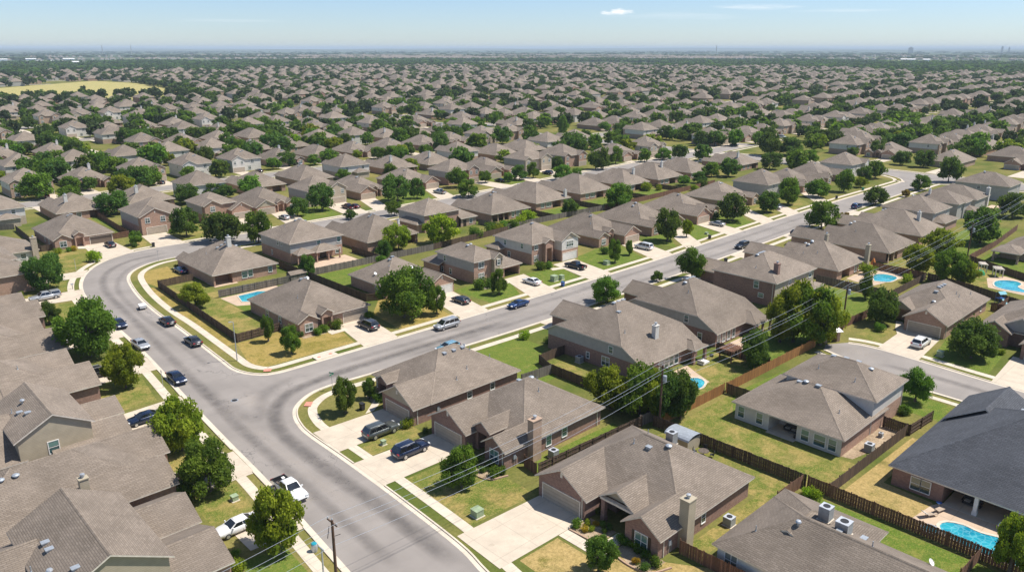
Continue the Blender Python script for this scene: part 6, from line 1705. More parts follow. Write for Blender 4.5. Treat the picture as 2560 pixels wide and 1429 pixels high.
for i, (dist, x0, y0, fc, kk) in enumerate(todo[:room]):
    w, d = PSIZE[kk][0]*grow(dist), PSIZE[kk][1]*grow(dist)
    if fc == 'B': o, r = (x0, y0), 0
    elif fc == 'b': o, r = (x0+w, y0+d), 180
    else: o, r = (x0, y0+w), -90
    storey = 'two storey' if kk in (1, 3, 5, 7) else 'single storey'
    side = {'B': 'front of ', 'b': 'back of ', 'A': 'sideways '}[fc]
    cx, cy = x0 + w/2, y0 + d/2
    lab = placed('%s %s house' % (storey, BRICKW[kk]), cx, cy, 4)
    grp = 'houses in the repeating rows'
    if dist < 470:
        if kk not in used_proto:
            t = PROTO[kk]; used_proto.add(kk)
        else:
            t = copy_tree(PROTO[kk])
        t.name = 'brick_house'
    else:
        t = link(bpy.data.objects.new('brick_house', FLAT[kk]))
    t.location = (o[0], o[1], 0); t.rotation_euler = (0, 0, R(r)); t.scale = (grow(dist),)*3
    tag(t, lab, 'house', grp)
for kk, p in enumerate(PROTO):
    if kk not in used_proto:
        for ch in list(p.children_recursive): bpy.data.objects.remove(ch)
        bpy.data.objects.remove(p)

# far rows as one mass of small hip roofed houses
fr = MB()
rr = random.Random(5)
for dist, x0, y0, fc, kk in far_list:
    sc = grow(dist); w, d = PSIZE[kk][0]*sc, PSIZE[kk][1]*sc; z = (2.7 if kk % 2 == 0 else 4.9)*sc; s_ = 0.58
    w += rr.uniform(-1.5, 1); d += rr.uniform(-2.5, 2)
    x1, y1 = x0+w, y0+d; rg = min(w, d)/2*s_
    if w < d: a, b = (x0+w/2, y0+w/2, z+rg), (x0+w/2, y1-w/2, z+rg)
    else: a, b = (x0+d/2, y0+d/2, z+rg), (x1-d/2, y0+d/2, z+rg)
    c = [(x0, y0, z), (x1, y0, z), (x1, y1, z), (x0, y1, z)]
    if w < d: fs = [[c[0], c[1], a], [c[1], c[2], b, a], [c[2], c[3], b], [c[3], c[0], a, b]]
    else: fs = [[c[0], c[1], b, a], [c[1], c[2], b], [c[2], c[3], a, b], [c[3], c[0], a]]
    for f in fs: fr.face(f, None, 0)
    m = rr.choice((1, 1, 2, 3))
    i = 0.4
    q = [(x0+i, y0+i), (x1-i, y0+i), (x1-i, y1-i), (x0+i, y1-i)]
    for j in range(4):
        p0, p1 = q[j], q[(j+1) % 4]
        fr.face([(*p0, 0), (*p1, 0), (*p1, z+.1), (*p0, z+.1)], [(0, 0), (w, 0), (w, z), (0, z)], m)
    if rr.random() < 0.55:     # front gable
        gx = x0 + rr.choice((0.5, w-6.5)); gy = y0 - 0.8 if fc != 'b' else y1 + 0.8; sg = 1 if fc != 'b' else -1
        gz = z + 3*s_ + .1
        fr.face([(gx, gy, z), (gx+3, gy, gz), (gx+3, gy+sg*5.5, gz), (gx, gy+sg*5.5, z)], None, 0); fr.face([(gx+3, gy, gz), (gx+6, gy, z), (gx+6, gy+sg*5.5, z), (gx+3, gy+sg*5.5, gz)], None, 0)
        fr.face([(gx+.2, gy+.2*sg, 0), (gx+5.8, gy+.2*sg, 0), (gx+5.8, gy+.2*sg, z), (gx+3, gy+.2*sg, gz-.1), (gx+.2, gy+.2*sg, z)], None, m)
tag(fr.build('distant_houses', [M['shingle'], M['brick_tan'], M['siding'], M['brick']]), 'far rows of small grey roofed houses running on to the green belt', 'houses', None, 'stuff')

# streets and driveways of the repeating rows
rs, sw, dv = MB(), MB(), MB()
for k, st in streets[6:19]:
    for x in range(-600, 1500, 20):
        if not visible(x, st, 0.1): continue
        if inside((x, st), FIELD): continue
        f = lambda xx, o: (xx, st + 0.035*(xx-150) + o, 0)
        rs.face([(*f(x, -5.6)[:2], .012), (*f(x+20, -5.6)[:2], .012), (*f(x+20, 5.6)[:2], .012), (*f(x, 5.6)[:2], .012)])
        for a, b in ((-6.2, -5.6), (5.6, 6.2), (-9.2, -7.9), (7.9, 9.2)):
            sw.face([(*f(x, a)[:2], .02), (*f(x+20, a)[:2], .02), (*f(x+20, b)[:2], .02), (*f(x, b)[:2], .02)])
for dist, x0, y0, fc, kk in todo[:700]:
    if fc == 'A': dv.poly([(x0, y0+1), (x0, y0+7), (x0-22, y0+7), (x0-22, y0+1)], .03); continue
    gx = x0 + (PSIZE[kk][0]-6.4 if kk in (0, 1, 4, 5) else 0.6)
    if fc == 'b': gx = x0 + PSIZE[kk][0] - (gx - x0) - 5.8
    y = y0 if fc == 'B' else y0 + PSIZE[kk][1]
    e = y - 11 if fc == 'B' else y + 11
    dv.poly([(gx, min(y, e)), (gx+5.8, min(y, e)), (gx+5.8, max(y, e)), (gx, max(y, e))], .035)
for y in range(395, 760, 20):   # the cross street seen end-on at the left
    rs.face([(106, y, .016), (117, y, .016), (117, y+20, .016), (106, y+20, .016)])
    sw.face([(100, y, .02), (106, y, .02), (106, y+20, .02), (100, y+20, .02)]); sw.face([(117, y, .02), (122, y, .02), (122, y+20, .02), (117, y+20, .02)])
for y in range(205, 900, 20):
    rs.face([(333.6, y, .008), (348.2, y, .008), (348.2, y+20, .008), (333.6, y+20, .008)])
struct('road', rs, M['asphalt']); struct('sidewalk', sw, M['walk']); struct('driveway', dv, M['concrete'])

# ------------------------------------------------------------------ trees
NEAR_LABELS = [
 'yellow green street tree above the tail of the navy sedan on a driveway', 'dark green street tree hiding a black car on the left verge', 'yellow green street tree beside the white pickup with a loaded bed', 'round olive street tree shading the black off roader',
 'biggest green street tree at the bend, taller than the roofs beside it', 'small dark cone shaped tree beside the biggest street tree', 'dark round tree in front of the leftmost driveway with the silver pickup', 'little ornamental tree with lawn around it outside the bend',
 'dark tree in front of the brick house with two arched windows', 'broad dark street tree behind the roof of the corner house', 'green street tree behind the two storey house with grey upper siding', 'dark round tree beside the cream triangular gable', 'round green tree casting a round shadow before the stone fronted house',
 'dark round tree rising between roofs at the far left of the back fences', 'bright bushy tree inside the long fence of the pool yard', 'slim dark tree against the grey fence by the little shed', 'thin young tree with a stone ring on the golden corner lawn', 'small round tree with a white edging ring on the golden corner lawn',
 'small conical tree on the tip of lawn at the junction', 'little thin tree by the front beds of the junction house', 'young green tree on the lawn before the brick chimney house', 'feathery young tree at the bottom edge beside the flower beds',
 'very large green tree on the lawn behind the silver minivan', 'small round tree casting a dark shadow beside the very large lawn tree', 'round young tree before the two storey house with the open garage', 'bright lime green tree behind the fence of the middle yards', 'airy green tree beside the yard behind the grey fence', 'dark bushy tree against the grey back fence',
 'small tree next to the green transformer box on the bright lawn', 'tiny young tree with a mulch ring near the white van', 'dense dark tree over the driveways of the back street', 'second dark tree beside the dense dark tree of the back street', 'bushy shrub tree at the edge of the back street', 'dark spiky shrub tree on the near kerb of the back street',
 'round tree on the near side of the back street beside a steep roof', 'round tree on the far side of the back street before a two storey house', 'small dark tree inside the fenced back gardens', 'full green tree at the meeting of four back garden fences', 'tall pointed street tree on the straight street', 'narrow bright green tree beside the tall pointed street tree', 'big round street tree behind the silver grey sedan',
 'slender oval tree alone on the lower verge of the straight street', 'bushy tree behind the vented roof on the lower verge', 'small dark bush tree low on the lower verge', 'round street tree partly hiding a silver car', 'tall egg shaped street tree before the tall grey sided house', 'round street tree by the kerb before a low brick house',
 'round tree with bare trunk standing on the lower kerb of the straight street', 'wide bushy tree by the blue suv', 'small bronze leaved tree behind the lower kerb', 'small bronze tree on the corner lawn near the end of the straight street',
]
TONE = {'g': 'green', 'd': 'dark green', 'l': 'yellow green', 'b': 'bright green', 'p': 'slim green', 'r': 'bronze'}
SHAPE = {'g': 'round crowned', 'd': 'dense', 'l': 'loose', 'b': 'bushy', 'p': 'pointed', 'r': 'low'}
listed = []
for i, (x, y, hh, rad, kd) in enumerate(TREES):
    rad = min(rad, hh*0.66)
    dist = math.hypot(x, y)
    lab = NEAR_LABELS[i] if i < len(NEAR_LABELS) else placed('%s %s %s tree' % ('small' if hh < 4.6 else 'tall' if hh > 7.6 else 'medium', SHAPE[kd], TONE[kd]), x, y, hh*.6)
    make_tree(x, y, hh, rad, kd, lab, 'trees of the near streets' if i < len(NEAR_LABELS) else 'trees among the houses', 'hi' if dist < 200 else 'mid')
    listed.append((x, y))
tl = []
_t = random.Random(23)
for dist, x0, y0, fc, kk in todo:
    if fc == 'A': continue
    sc = grow(dist); w, d = PSIZE[kk][0]*sc, PSIZE[kk][1]*sc
    yf = y0 - 8*sc if fc == 'B' else y0 + d + 8*sc
    yb = y0 + d + 6*sc if fc == 'B' else y0 - 6*sc
    man = 36 < x0 < 275 and y0 < 330
    if _t.random() < (0.35 if man else 0.97): tl.append((x0 + _t.uniform(-1, w+2), yf + _t.uniform(-2.5, 2.5)))
    if _t.random() < (0.40 if man else 0.92): tl.append((x0 + _t.uniform(-2, w+2), yb + _t.uniform(-3, 3)))
    if not man:
        for q in range(2 if dist < 900 else 1):
            if _t.random() < 0.28: tl.append((x0 + _t.uniform(-3, w+3), yb + (6 if fc == 'B' else -6) + _t.uniform(-5, 5)))
    if not man and _t.random() < 0.45: tl.append((x0 + _t.uniform(-2, w+2), yb + (4 if fc == 'B' else -4) + _t.uniform(-3, 3)))
    if dist > 700 and _t.random() < 0.15: tl.append((x0 + _t.uniform(-3, w+3), y0 + d/2 + _t.uniform(-16, 16)))
    if _t.random() < (0.10 if man else 0.6): tl.append((x0 + w + 2.5, y0 + _t.uniform(2, d)))
for i in range(60):
    a = _t.random(); tl.append((160 + a*225 + _t.uniform(-7, 7), 905 + _t.uniform(-14, 14) - (0 if a < .4 else (a-.4)*60)))
for i in range(46): tl.append((378 + i*1.2 + _t.uniform(-5, 5), 940 + i*8 + _t.uniform(-4, 4)))
tl.append((292, 1060))
tl = [(math.hypot(x, y), x, y) for x, y in tl if visible(x, y)]
tl = [t for t in tl if not (38 < t[1] < 66 and 228 < t[2] < 262)]
tl = [t for t in tl if all((t[1]-a)**2 + (t[2]-b)**2 > 25 for a, b in listed)]
tl.sort()
n_more = 300 - len(TREES)
def tree_size():
    hh = _t.uniform(5.2, 9.4); return hh, hh*_t.uniform(0.48, 0.68), _t.choice('ggggddddddl')
for dist, x, y in tl[:n_more]:
    hh, rad, kd = tree_size()
    make_tree(x, y, hh, rad, kd, placed('%s %s %s tree' % ('small' if hh < 5.4 else 'tall' if hh > 7.4 else 'medium', SHAPE[kd], TONE[kd]), x, y, hh*.6), 'trees among the houses', 'mid' if dist < 330 else 'lo')

def tree_mass(pts, name, label, n0, leaf0, lobes=7):
    """many far crowns as one object"""
    Vs, Ts, Ms = [], [], []
    rng = np.random.default_rng(3)
    kinds = ['f', 'd', 'g']
    lib = {}
    for s_ in range(6):
        cs, rs, ts = crown_lobes(rng, 'round')
        for n, lf in ((n0, leaf0), (n0//2, leaf0*1.45), (max(40, n0//5), leaf0*2.2)):
            V, T = leaf_cloud(rng, cs, rs, ts, n, lf, 0.75, 0.15, 0.4)
            lib[(s_, n)] = (norm_crown(V), T)
    for dist, x, y, hh, rad, ki in pts:
        n = n0 if dist < 600 else n0//2 if dist < 1000 else max(40, n0//5)
        V, T = lib[(int(rng.integers(6)), n)]
        a = rng.random()*6.28; c, s = math.cos(a), math.sin(a)
        W_ = np.empty_like(V)
        W_[:, 0] = (V[:, 0]*c - V[:, 1]*s)*rad + x; W_[:, 1] = (V[:, 0]*s + V[:, 1]*c)*rad + y; W_[:, 2] = V[:, 2]*hh*0.86 + hh*0.12
        Vs.append(W_); Ts.append(T); Ms.append(np.full(len(V)//4, ki))
    me = quads_mesh(name, np.concatenate(Vs), [LEAF[k] for k in kinds], np.concatenate(Ts), np.concatenate(Ms))
    return tag(link(bpy.data.objects.new(name, me)), label, 'trees', None, 'stuff')
mass = []
for dist, x, y in tl[n_more:]:
    hh, rad, kd = tree_size()
    mass.append((dist, x, y, hh*grow(dist), rad*grow(dist), _t.choice((0, 0, 1) if dist > 700 else (0, 1, 2))))
tree_mass(mass, 'distant_trees', 'far garden and street trees dotted between the small distant roofs', 420, 0.34)

# green belt and far woods
wood = []
_w = random.Random(31)
for i in range(7500):
    a = _w.uniform(-0.64, 0.64)
    u = _w.random()
    x, y = math.sin(YAW+a), math.cos(YAW+a)
    r = house_limit(x, y) + 40 + 1350*u**1.3
    x, y = r*x, r*y
    if math.sin(x*0.0021+0.7)*math.cos(y*0.0017) > 0.72: continue
    wood.append((r, x, y, _w.uniform(9, 13), _w.uniform(9, 15), _w.choice((0, 0, 0, 1))))
for i in range(2600):          # thin broken lines of wood farther out
    a = _w.uniform(-0.64, 0.64); r = _w.choice((4300, 4900, 5600, 6500, 7800, 9500, 11500, 14000))*_w.uniform(0.96, 1.04)
    x, y = r*math.sin(YAW+a), r*math.cos(YAW+a)
    if math.sin(a*19 + r*0.003) < -0.35: continue
    wood.append((r, x, y, _w.uniform(9, 14), _w.uniform(20, 46), 0))
tree_mass(wood, 'woodland', 'belt of dark woodland beyond the last roofs, thinning to hazy lines', 200, 0.42)

# farther suburbs: roofs as specks
fs = MB()
for i in range(4200):
    a = _w.uniform(-0.26, 0.30) if i % 5 else _w.uniform(-0.6, 0.6)
    r = _w.uniform(3900, 5600) if i % 5 else _w.choice((4100, 5300, 6000))*_w.uniform(.97, 1.03)
    x, y = r*math.sin(YAW+a), r*math.cos(YAW+a)
    w, z = _w.uniform(13, 18), _w.uniform(4, 6)
    c = [(x, y, z), (x+w, y, z), (x+w, y+w, z), (x, y+w, z)]; ap = (x+w/2, y+w/2, z+4.4)
    for j in range(4):
        fs.face([c[j], c[(j+1) % 4], ap], None, 0)
        p0, p1 = c[j], c[(j+1) % 4]
        fs.face([(p0[0], p0[1], 0), (p1[0], p1[1], 0), p1, p0], None, 1)
tag(fs.build('far_suburb', [M['shingle'], M['siding']]), 'band of tiny pale roofs of a far suburb below the horizon', 'houses', None, 'stuff')

# long white sheds far left and right
def shed_far(px, r, w, d, z, lab, mat='white'):
    a = math.atan2((px-1280)/1950.0, _cp*1.0)
    x, y = r*math.sin(YAW+a), r*math.cos(YAW+a)
    t = thing('warehouse', lab, 'warehouse', (x, y, 0), -YAW-a, 'far white sheds')
    b = MB(); b.box(-w/2, w/2, -d/2, d/2, 0, z); b.build('wall', M[mat], t)
    b = MB(); b.face([(-w/2-1, -d/2-1, z), (w/2+1, -d/2-1, z), (w/2+1, 0, z+3), (-w/2-1, 0, z+3)]); b.face([(-w/2-1, 0, z+3), (w/2+1, 0, z+3), (w/2+1, d/2+1, z), (-w/2-1, d/2+1, z)]); b.build('roof', M['white'], t)
for px_, r, w, lab in ((192, 3150, 34, 'short white shed left of the longest white shed below the horizon'), (230, 3130, 52, 'longest white shed beyond the green belt at the far left'), (285, 2900, 40, 'white shed standing nearest the green belt at the far left'), (110, 3700, 30, 'tiny white shed nearest the left edge under the horizon'), (175, 3800, 36, 'white shed just above and left of the longest white shed'), (262, 3720, 40, 'pale shed above the white shed nearest the green belt'),
                   (2190, 3500, 50, 'long white shed far right beside a pale field'), (2233, 3480, 22, 'short white shed beside the long one at the far right')):
    shed_far(px_, r, w, 26, 8, lab)
def tower_far(px, r, w, z, lab, cat):
    a = math.atan2((px-1280)/1950.0, _cp)
    x, y = r*math.sin(YAW+a), r*math.cos(YAW+a)
    t = thing('tower', lab, cat, (x, y, 0), -YAW-a)
    b = MB(); b.box(-w/2, w/2, -w/2, w/2, 0, z); b.box(-w*.3, w*.3, -w*.3, w*.3, z, z*1.12); b.build('shaft', M['siding'], t)
    b = MB(); b.tube((0, 0, z), (0, 0, z*1.25), w*.06, n=6); b.build('mast', M['metal'], t)
for px_, r, w, z, lab, cat in ((2193, 9000, 44, 52, 'wide pale office tower on the horizon at the right', 'tower'), (2402, 9500, 18, 62, 'tall slim tower on the horizon near the right edge', 'tower'), (2418, 9500, 15, 54, 'shorter tower beside the tall slim one near the right edge', 'tower'), (342, 7000, 5, 66, 'thin mast on the left horizon', 'mast'), (408, 7200, 5, 68, 'second thin mast on the left horizon', 'mast'), (1748, 6400, 5, 66, 'thin mast on the horizon right of centre', 'mast')):
    tower_far(px_, r, w, z, lab, cat)
fl = MB()
for a, r, w, d in ((0.20, 3250, 330, 110), (0.235, 3300, 60, 60), (-0.02, 3050, 220, 60), (0.47, 3700, 500, 120), (0.10, 2650, 150, 60), (-0.16, 2700, 200, 60), (-0.13, 3000, 240, 70), (0.55, 4800, 600, 120), (0.30, 6200, 700, 160), (-0.40, 4300, 500, 130), (-0.25, 5200, 500, 120)):
    x, y = r*math.sin(YAW+a), r*math.cos(YAW+a); ux, uy = math.cos(YAW+a), -math.sin(YAW+a)
    fl.poly([(x-ux*w/2-uy*-d/2*0, y-uy*w/2), (x+ux*w/2, y+uy*w/2), (x+ux*w*.4+math.sin(YAW+a)*d, y+uy*w*.4+math.cos(YAW+a)*d), (x-ux*w*.35+math.sin(YAW+a)*d, y-uy*w*.35+math.cos(YAW+a)*d)], 0.05)
struct('field', fl, grass_mat('far_meadow', (0.22, 0.28, 0.09), (0.42, 0.40, 0.18), 0.5, 0.1))
hl = MB()
for r, hb, sd in ((13500, 26, 1.0), (19000, 44, 2.3), (27000, 62, 4.1)):
    n = 160; pr_ = None
    for i in range(n+1):
        a = -0.75 + 1.5*i/n
        z = hb*(0.75 + 0.22*math.sin(a*7+sd*3) + 0.14*math.sin(a*19+sd*7) + 0.08*math.sin(a*47+sd) + 0.04*math.sin(a*131+sd))
        p = (r*math.sin(YAW+a), r*math.cos(YAW+a)); q = ((r+3000)*math.sin(YAW+a), (r+3000)*math.cos(YAW+a)); f = ((r-700)*math.sin(YAW+a), (r-700)*math.cos(YAW+a))
        cur = ((*f, 0), (*p, z), (*q, 0))
        if pr_:
            for j in range(2): hl.face([pr_[j], cur[j], cur[j+1], pr_[j+1]], None, 0, True)
        pr_ = cur
struct('hills', hl, grass_mat('far_hills', (0.06, 0.09, 0.045), (0.17, 0.17, 0.09), 0.4, 0.01))
# ------------------------------------------------------------------ shrubs and cars
PT = {'g': 'green', 'd': 'dark green', 'l': 'yellow green', 'b': 'bright green', 'y': 'yellow flowering'}
SHR = {0: 'round clipped bush between the two suv driveways', 1: 'dark bush at the corner of the cream garage', 62: 'dark box bush behind the biggest street tree', 54: 'broad clipped bush by the lowest left driveway', 64: 'large square hedge bush by the left edge porch', 32: 'bright lime bush at the outside kerb of the bend'}
for i, (x, y, r, k) in enumerate(SHRUBS):
    make_shrub(x, y, r, k, SHR.get(i) or placed('%s %s shrub' % ('tiny' if r < .45 else 'small' if r < .75 else 'rounded' if r < 1.2 else 'large', PT[k]), x, y, r*.6), 'garden shrubs')
for c in CARS: make_car(*c)
_k = random.Random(77); n_ = 0
for dist, x0, y0, fc, kk in todo[4:300]:     # small parked cars on the driveways of the repeating rows
    if fc == 'A' or n_ >= 60 or _k.random() > .42: continue
    gx = x0 + (PSIZE[kk][0]-6.4 if kk in (0, 1, 4, 5) else 0.6)
    if fc == 'b': gx = x0 + PSIZE[kk][0] - (gx - x0) - 5.8
    y = y0 - 4.6 if fc == 'B' else y0 + PSIZE[kk][1] + 4.6
    ty = _k.choice(('sedan', 'suv', 'suv', 'hatch', 'pickup', 'van')); cl = _k.choice(('white', 'silver', 'black', 'graphite', 'navy', 'white', 'maroon', 'grey'))
    key = ('far', ty, cl)
    if key not in _car_cache:
        t = make_car(0, 0, 0, ty, cl, 'x'); t.rotation_euler = (0, 0, 0); me = flatten(t); me.name = 'small_car'; _car_cache[key] = me
        for ch in list(t.children_recursive): bpy.data.objects.remove(ch)
        bpy.data.objects.remove(t)
    o = link(bpy.data.objects.new('parked_' + ('truck' if ty == 'pickup' else 'car'), _car_cache[key])); n_ += 1
    o.location = (gx + _k.choice((1.5, 4.2)), y + _k.uniform(-1.5, 1), .02); o.rotation_euler = (0, 0, R(90 if _k.random() < .6 else -90))
    tag(o, placed('small %s %s' % (cl, {'pickup': 'pickup truck'}.get(ty, ty)), o.location.x, o.location.y, 1), 'pickup truck' if ty == 'pickup' else 'car', 'cars on the driveways of the repeating rows')

# ------------------------------------------------------------------ fences
GF = 'wooden garden fences'
for pts, lab, mat, rl in (
 ([(64.0,171.6),(56.2,171.2)], 'brown fence crossing the side yard below the bend, rails outward', 'fence_dark', -1), ([(56.1,171.1),(53.9,127.6),(62.3,128.0)], 'long brown fence following the bend around the pool yard', 'fence_dark', -1),
 ([(62.6,155.2),(78.7,155.0)], 'grey see-through fence with rails between the two corner houses', 'fence_grey', -1), ([(83.2,168.4),(83.3,158.2)], 'brown fence from the corner house down to the small shed', 'fence_dark', 1),
 ([(84.2,156.6),(120.3,156.2)], 'long silvered fence behind the bright green back lawn', 'fence_grey', 1), ([(120.6,156.4),(148.6,158.2)], 'shaded fence behind the lime green tree', 'fence_dark', 1), ([(83.5,155.6),(83.6,131.8),(86.9,130.4)], 'dark side fence beside the corner house ending in a gate', 'fence_dark', -1),
 ([(103.6,168.8),(103.8,156.8)], 'dark fence between two back gardens under the airy tree', 'fence_dark', 1), ([(70.3,262),(68.2,226.2),(63.9,226.0)], 'long brown fence beside the brick house outside the bend, with a gate', 'fence_brown', 1), ([(42.0,261.0),(47.3,258.4)], 'short silvered fence at the left edge behind the brick house outside the bend', 'fence_grey', 1), ([(47.2,256),(46.0,224.0),(48.6,223.6)], 'dark fence on the left of the brick house outside the bend', 'fence_dark', 1),
 ([(149.0,171.6),(149.4,160.4),(176.2,160.4),(192.0,159.4)], 'silvered fence along the back of the middle gardens', 'fence_grey', 1), ([(192.2,174.0),(192.2,159.6)], 'shaded side fence right of the lit lawn', 'fence_dark', 1), ([(170.6,174.6),(170.2,160.8)], 'shaded side fence left of the lit lawn', 'fence_dark', 1), ([(192.4,159.2),(217,160.6),(262,162.8)], 'red brown back fence beyond the full green tree', 'fence_brown', 1), ([(217,174.0),(217,160.9)], 'dark side fence beside the house with pale rear windows', 'fence_dark', 1), ([(238.8,174.0),(239,162.0)], 'dark side fence behind the olive bushes', 'fence_dark', 1),
 ([(75.8,38.2),(75.9,33.6)] if False else [(60.2,38.3),(60.5,30.0)], 'brown gate fence beside the cream chimney', 'fence_brown', 1), ([(81.5,57.4),(81.8,35.4)], 'long dark fence behind the large brown brick house', 'fence_dark', -1), ([(81.8,35.2),(81.6,12.0)], 'long brown fence before the kidney pool', 'fence_brown', 1), ([(76.0,35.9),(81.6,35.7)], 'short brown fence joining the long fence beside the grey walled house', 'fence_brown', 1),
 ([(82.0,32.6),(104.0,32.2)], 'open railed dark fence between the patio lawn and the dry strip', 'fence_dark', 1), ([(104.2,35.4),(104.2,31.9),(110.8,31.4)], 'dark fence corner behind the outdoor unit', 'fence_dark', -1), ([(83.0,56.8),(98.0,56.5)], 'new orange cedar fence below the pool with dark tiles', 'fence_orange', 1), ([(98.4,56.4),(126.4,56.0)], 'long orange cedar fence running to the end of the right hand street', 'fence_orange', 1), ([(98.2,56.2),(98.4,51.9)], 'dark fence from the cedar fence to the two storey house', 'fence_dark', 1),
 ([(92.2,84.0),(85.8,83.8),(84.4,80.2),(84.2,58.6)], 'weathered fence around the strip behind the junction house', 'fence_dark', -1), ([(78.0,80.0),(84.2,79.6)], 'short grey fence from the junction house to the weathered fence', 'fence_grey', 1), ([(80.0,58.6),(84.0,58.2)], 'grey fence piece beside the middle power pole', 'fence_grey', 1), ([(60.8,61.9),(60.4,59.4)], 'short brown gate by the brick chimney', 'fence_brown', 1), ([(60.6,59.2),(80.0,58.4)], 'dark fence between the brick chimney house and the large brown brick house', 'fence_dark', -1),
 ([(208.2,57.0),(228.7,57.2),(256,59.0)], 'red brown fence along the bright green lawn under the wires', 'fence_brown', 1), ([(207.8,56.6),(199.4,42.7),(198.6,30)], 'dark fence between the bright green lawn and the right hand pool', 'fence_dark', 1), ([(184.3,58.0),(181.6,48.6),(175.2,34.0)], 'dark fence below the right hand pool', 'fence_dark', 1), ([(170.4,40.0),(178.4,40.1)], 'slanted fence piece beside the slide', 'fence_brown', 1), ([(184.6,70.4),(184.4,61.8),(184.0,58.4)], 'brown fence behind the backyard pool with a folded parasol', 'fence_brown', 1), ([(164.6,74.6),(164.2,58.6)], 'grey fence between the dark brick house and the backyard pool', 'fence_grey', 1), ([(164.4,58.2),(183.8,58.2)], 'shaded brown fence along the wires behind the pool', 'fence_dark', 1), ([(137.6,57.0),(148,56.4),(163.8,57.8)], 'brown fence at the head of the right hand street behind the pole', 'fence_brown', 1),
 ([(76.2,16.7),(81.5,16.5)], 'leaning brown fence piece at the bottom right', 'fence_brown', 1), ([(112.2,67.0),(112.2,57.0)], 'dark fence between the two grey flanked houses', 'fence_dark', 1), ([(138.4,71.4),(138.4,57.2)], 'brown fence left of the dark brick house', 'fence_dark', 1), ([(209,69.4),(209,58.2)], 'shaded fence behind the light green thicket', 'fence_dark', 1), ([(170.8,38.0),(170.6,41.2)], 'short orange brown gate between the two right hand houses', 'fence_brown', 1),
): make_fence(pts, lab, mat, 1.65, rl, group=GF)

# ------------------------------------------------------------------ pools
def pool(pts, label, spa=None, wide=0.35, name='swimming_pool', water='water'):
    ch = smooth_chain(pts + [pts[0]], 0.6) if len(pts) > 5 else [Vector(p) for p in pts] + [Vector(pts[0])]
    cx, cy = sum(p[0] for p in pts)/len(pts), sum(p[1] for p in pts)/len(pts)
    t = thing(name, label, 'pool', (cx, cy, 0), 0, 'backyard pools')
    ar = sum(a.x*b.y - b.x*a.y for a, b in zip(ch[:-1], ch[1:])); sg = -1 if ar > 0 else 1
    inn = [p - Vector((cx, cy)) for p in ch]; out = offset_chain(inn, wide*sg); out[-1] = out[0]
    b = MB()
    for i in range(len(inn)-1):
        f = lambda p, z: (p.x, p.y, z)
        b.face([f(inn[i], .09), f(inn[i+1], .09), f(out[i+1], .09), f(out[i], .09)]); b.face([f(inn[i], .03), f(inn[i+1], .03), f(inn[i+1], .09), f(inn[i], .09)]); b.face([f(out[i], 0), f(out[i+1], 0), f(out[i+1], .09), f(out[i], .09)])
    b.build('coping', M['walk'], t)
    b = MB(); b.poly([(p.x, p.y) for p in inn[:-1]], 0.035); b.build('water', M[water], t)
    return t
pool([(64.9,149.2),(66.8,147.6),(71.9,152.4),(70.4,153.6),(66.0,153.4)], 'angular pool with a white surround beside the corner brick house')
p8 = [(83.6,20.6),(84.9,21.5),(86.2,21.2),(86.9,19.8),(86.7,18.0),(87.2,16.2),(87.4,14.2),(86.6,12.0),(84.6,11.4),(83.2,13.6),(83.0,17.6)]
pool(p8, 'kidney shaped turquoise pool beside the charcoal roofed house')
pool([(174.6,65.8),(176.2,63.2),(180.6,63.2),(181.8,65.0),(181.2,67.2),(178.4,67.5)], 'rounded blue pool with tan paving near the two chimney house')
pool([(188.8,40.2),(188.6,43.6),(189.8,45.8),(193.6,46.9),(196.0,46.0),(197.2,43.8),(195.6,42.3),(192.6,42.2),(190.4,40.0)], 'bright turquoise free form pool near the right edge')
pool([(95.4,60.6),(96.0,62.4),(98.4,63.2),(99.8,62.4),(99.4,60.9),(97.2,60.0)], 'small teal pool mostly hidden by trees beside the cedar fence')
t = thing('hot_tub', 'round dark hot tub set in the deck beside the kidney shaped pool', 'hot tub', (83.2, 21.9, 0))
b = MB(); b.lathe([(0.95, 0), (0.95, .32), (0.78, .32), (0.72, .2)], n=22); b.build('rim', M['vent'], t); b = MB(); b.lathe([(0.74, .22), (0, .22)][::-1], n=22); b.build('water', M['water'], t)

# ------------------------------------------------------------------ power line
poles = [((-20, 55.8), 8.8), ((31.0, 56.8), 8.3), ((81.7, 56.6), 9.1), ((137.2, 56.2), 9.5), ((209.2, 57.6), 9.4), ((285, 61.5), 9.6)]
PL_LAB = ['', 'near utility pole with a crossarm at the bottom edge beside the street', 'utility pole with a white transformer among the yard trees', 'utility pole with a transformer at the end of the right hand street', 'utility pole with a transformer above the bright green lawn', '']
for i, ((x, y), z) in enumerate(poles):
    if i in (0, 5): continue
    t = thing('utility_pole', PL_LAB[i], 'utility pole', (x, y, 0), 0, 'poles of the power line')
    b = MB(); b.tube((0, 0, -.2), (0, 0, z+.1), .17, .12, 10); b.build('pole', M['pole'], t)
    b = MB(); b.obox((0, 0, z-.15), (0.05, 0, 0), (0, 0.85, 0), (0, 0, .06)); b.build('crossarm', M['pole'], t)
    for yy in (-.75, .75, 0):
        b = MB(); b.lathe([(.05, 0), (.07, .08), (.04, .14), (.06, .2), (0, .26)], (0, yy, z-.09 if yy else z+.1), 8); b.build('insulator', M['metal'], t)
    if i > 1:
        b = MB(); b.lathe([(0, 0), (.27, .02), (.29, .8), (.24, .9), (0, .94)], (.12, -.36, z-2.2), 14); b.build('transformer', M['vent'], t)
    else:
        b = MB(); b.obox((.25, -.4, z-1.4), (.03, 0, 0), (0, .5, -.35), (0, 0, .03)); b.obox((-.3, .3, z-1.2), (.25, .25, .4), (.02, -.02, 0), (0, 0, .03)); b.build('bracket', M['black'], t)
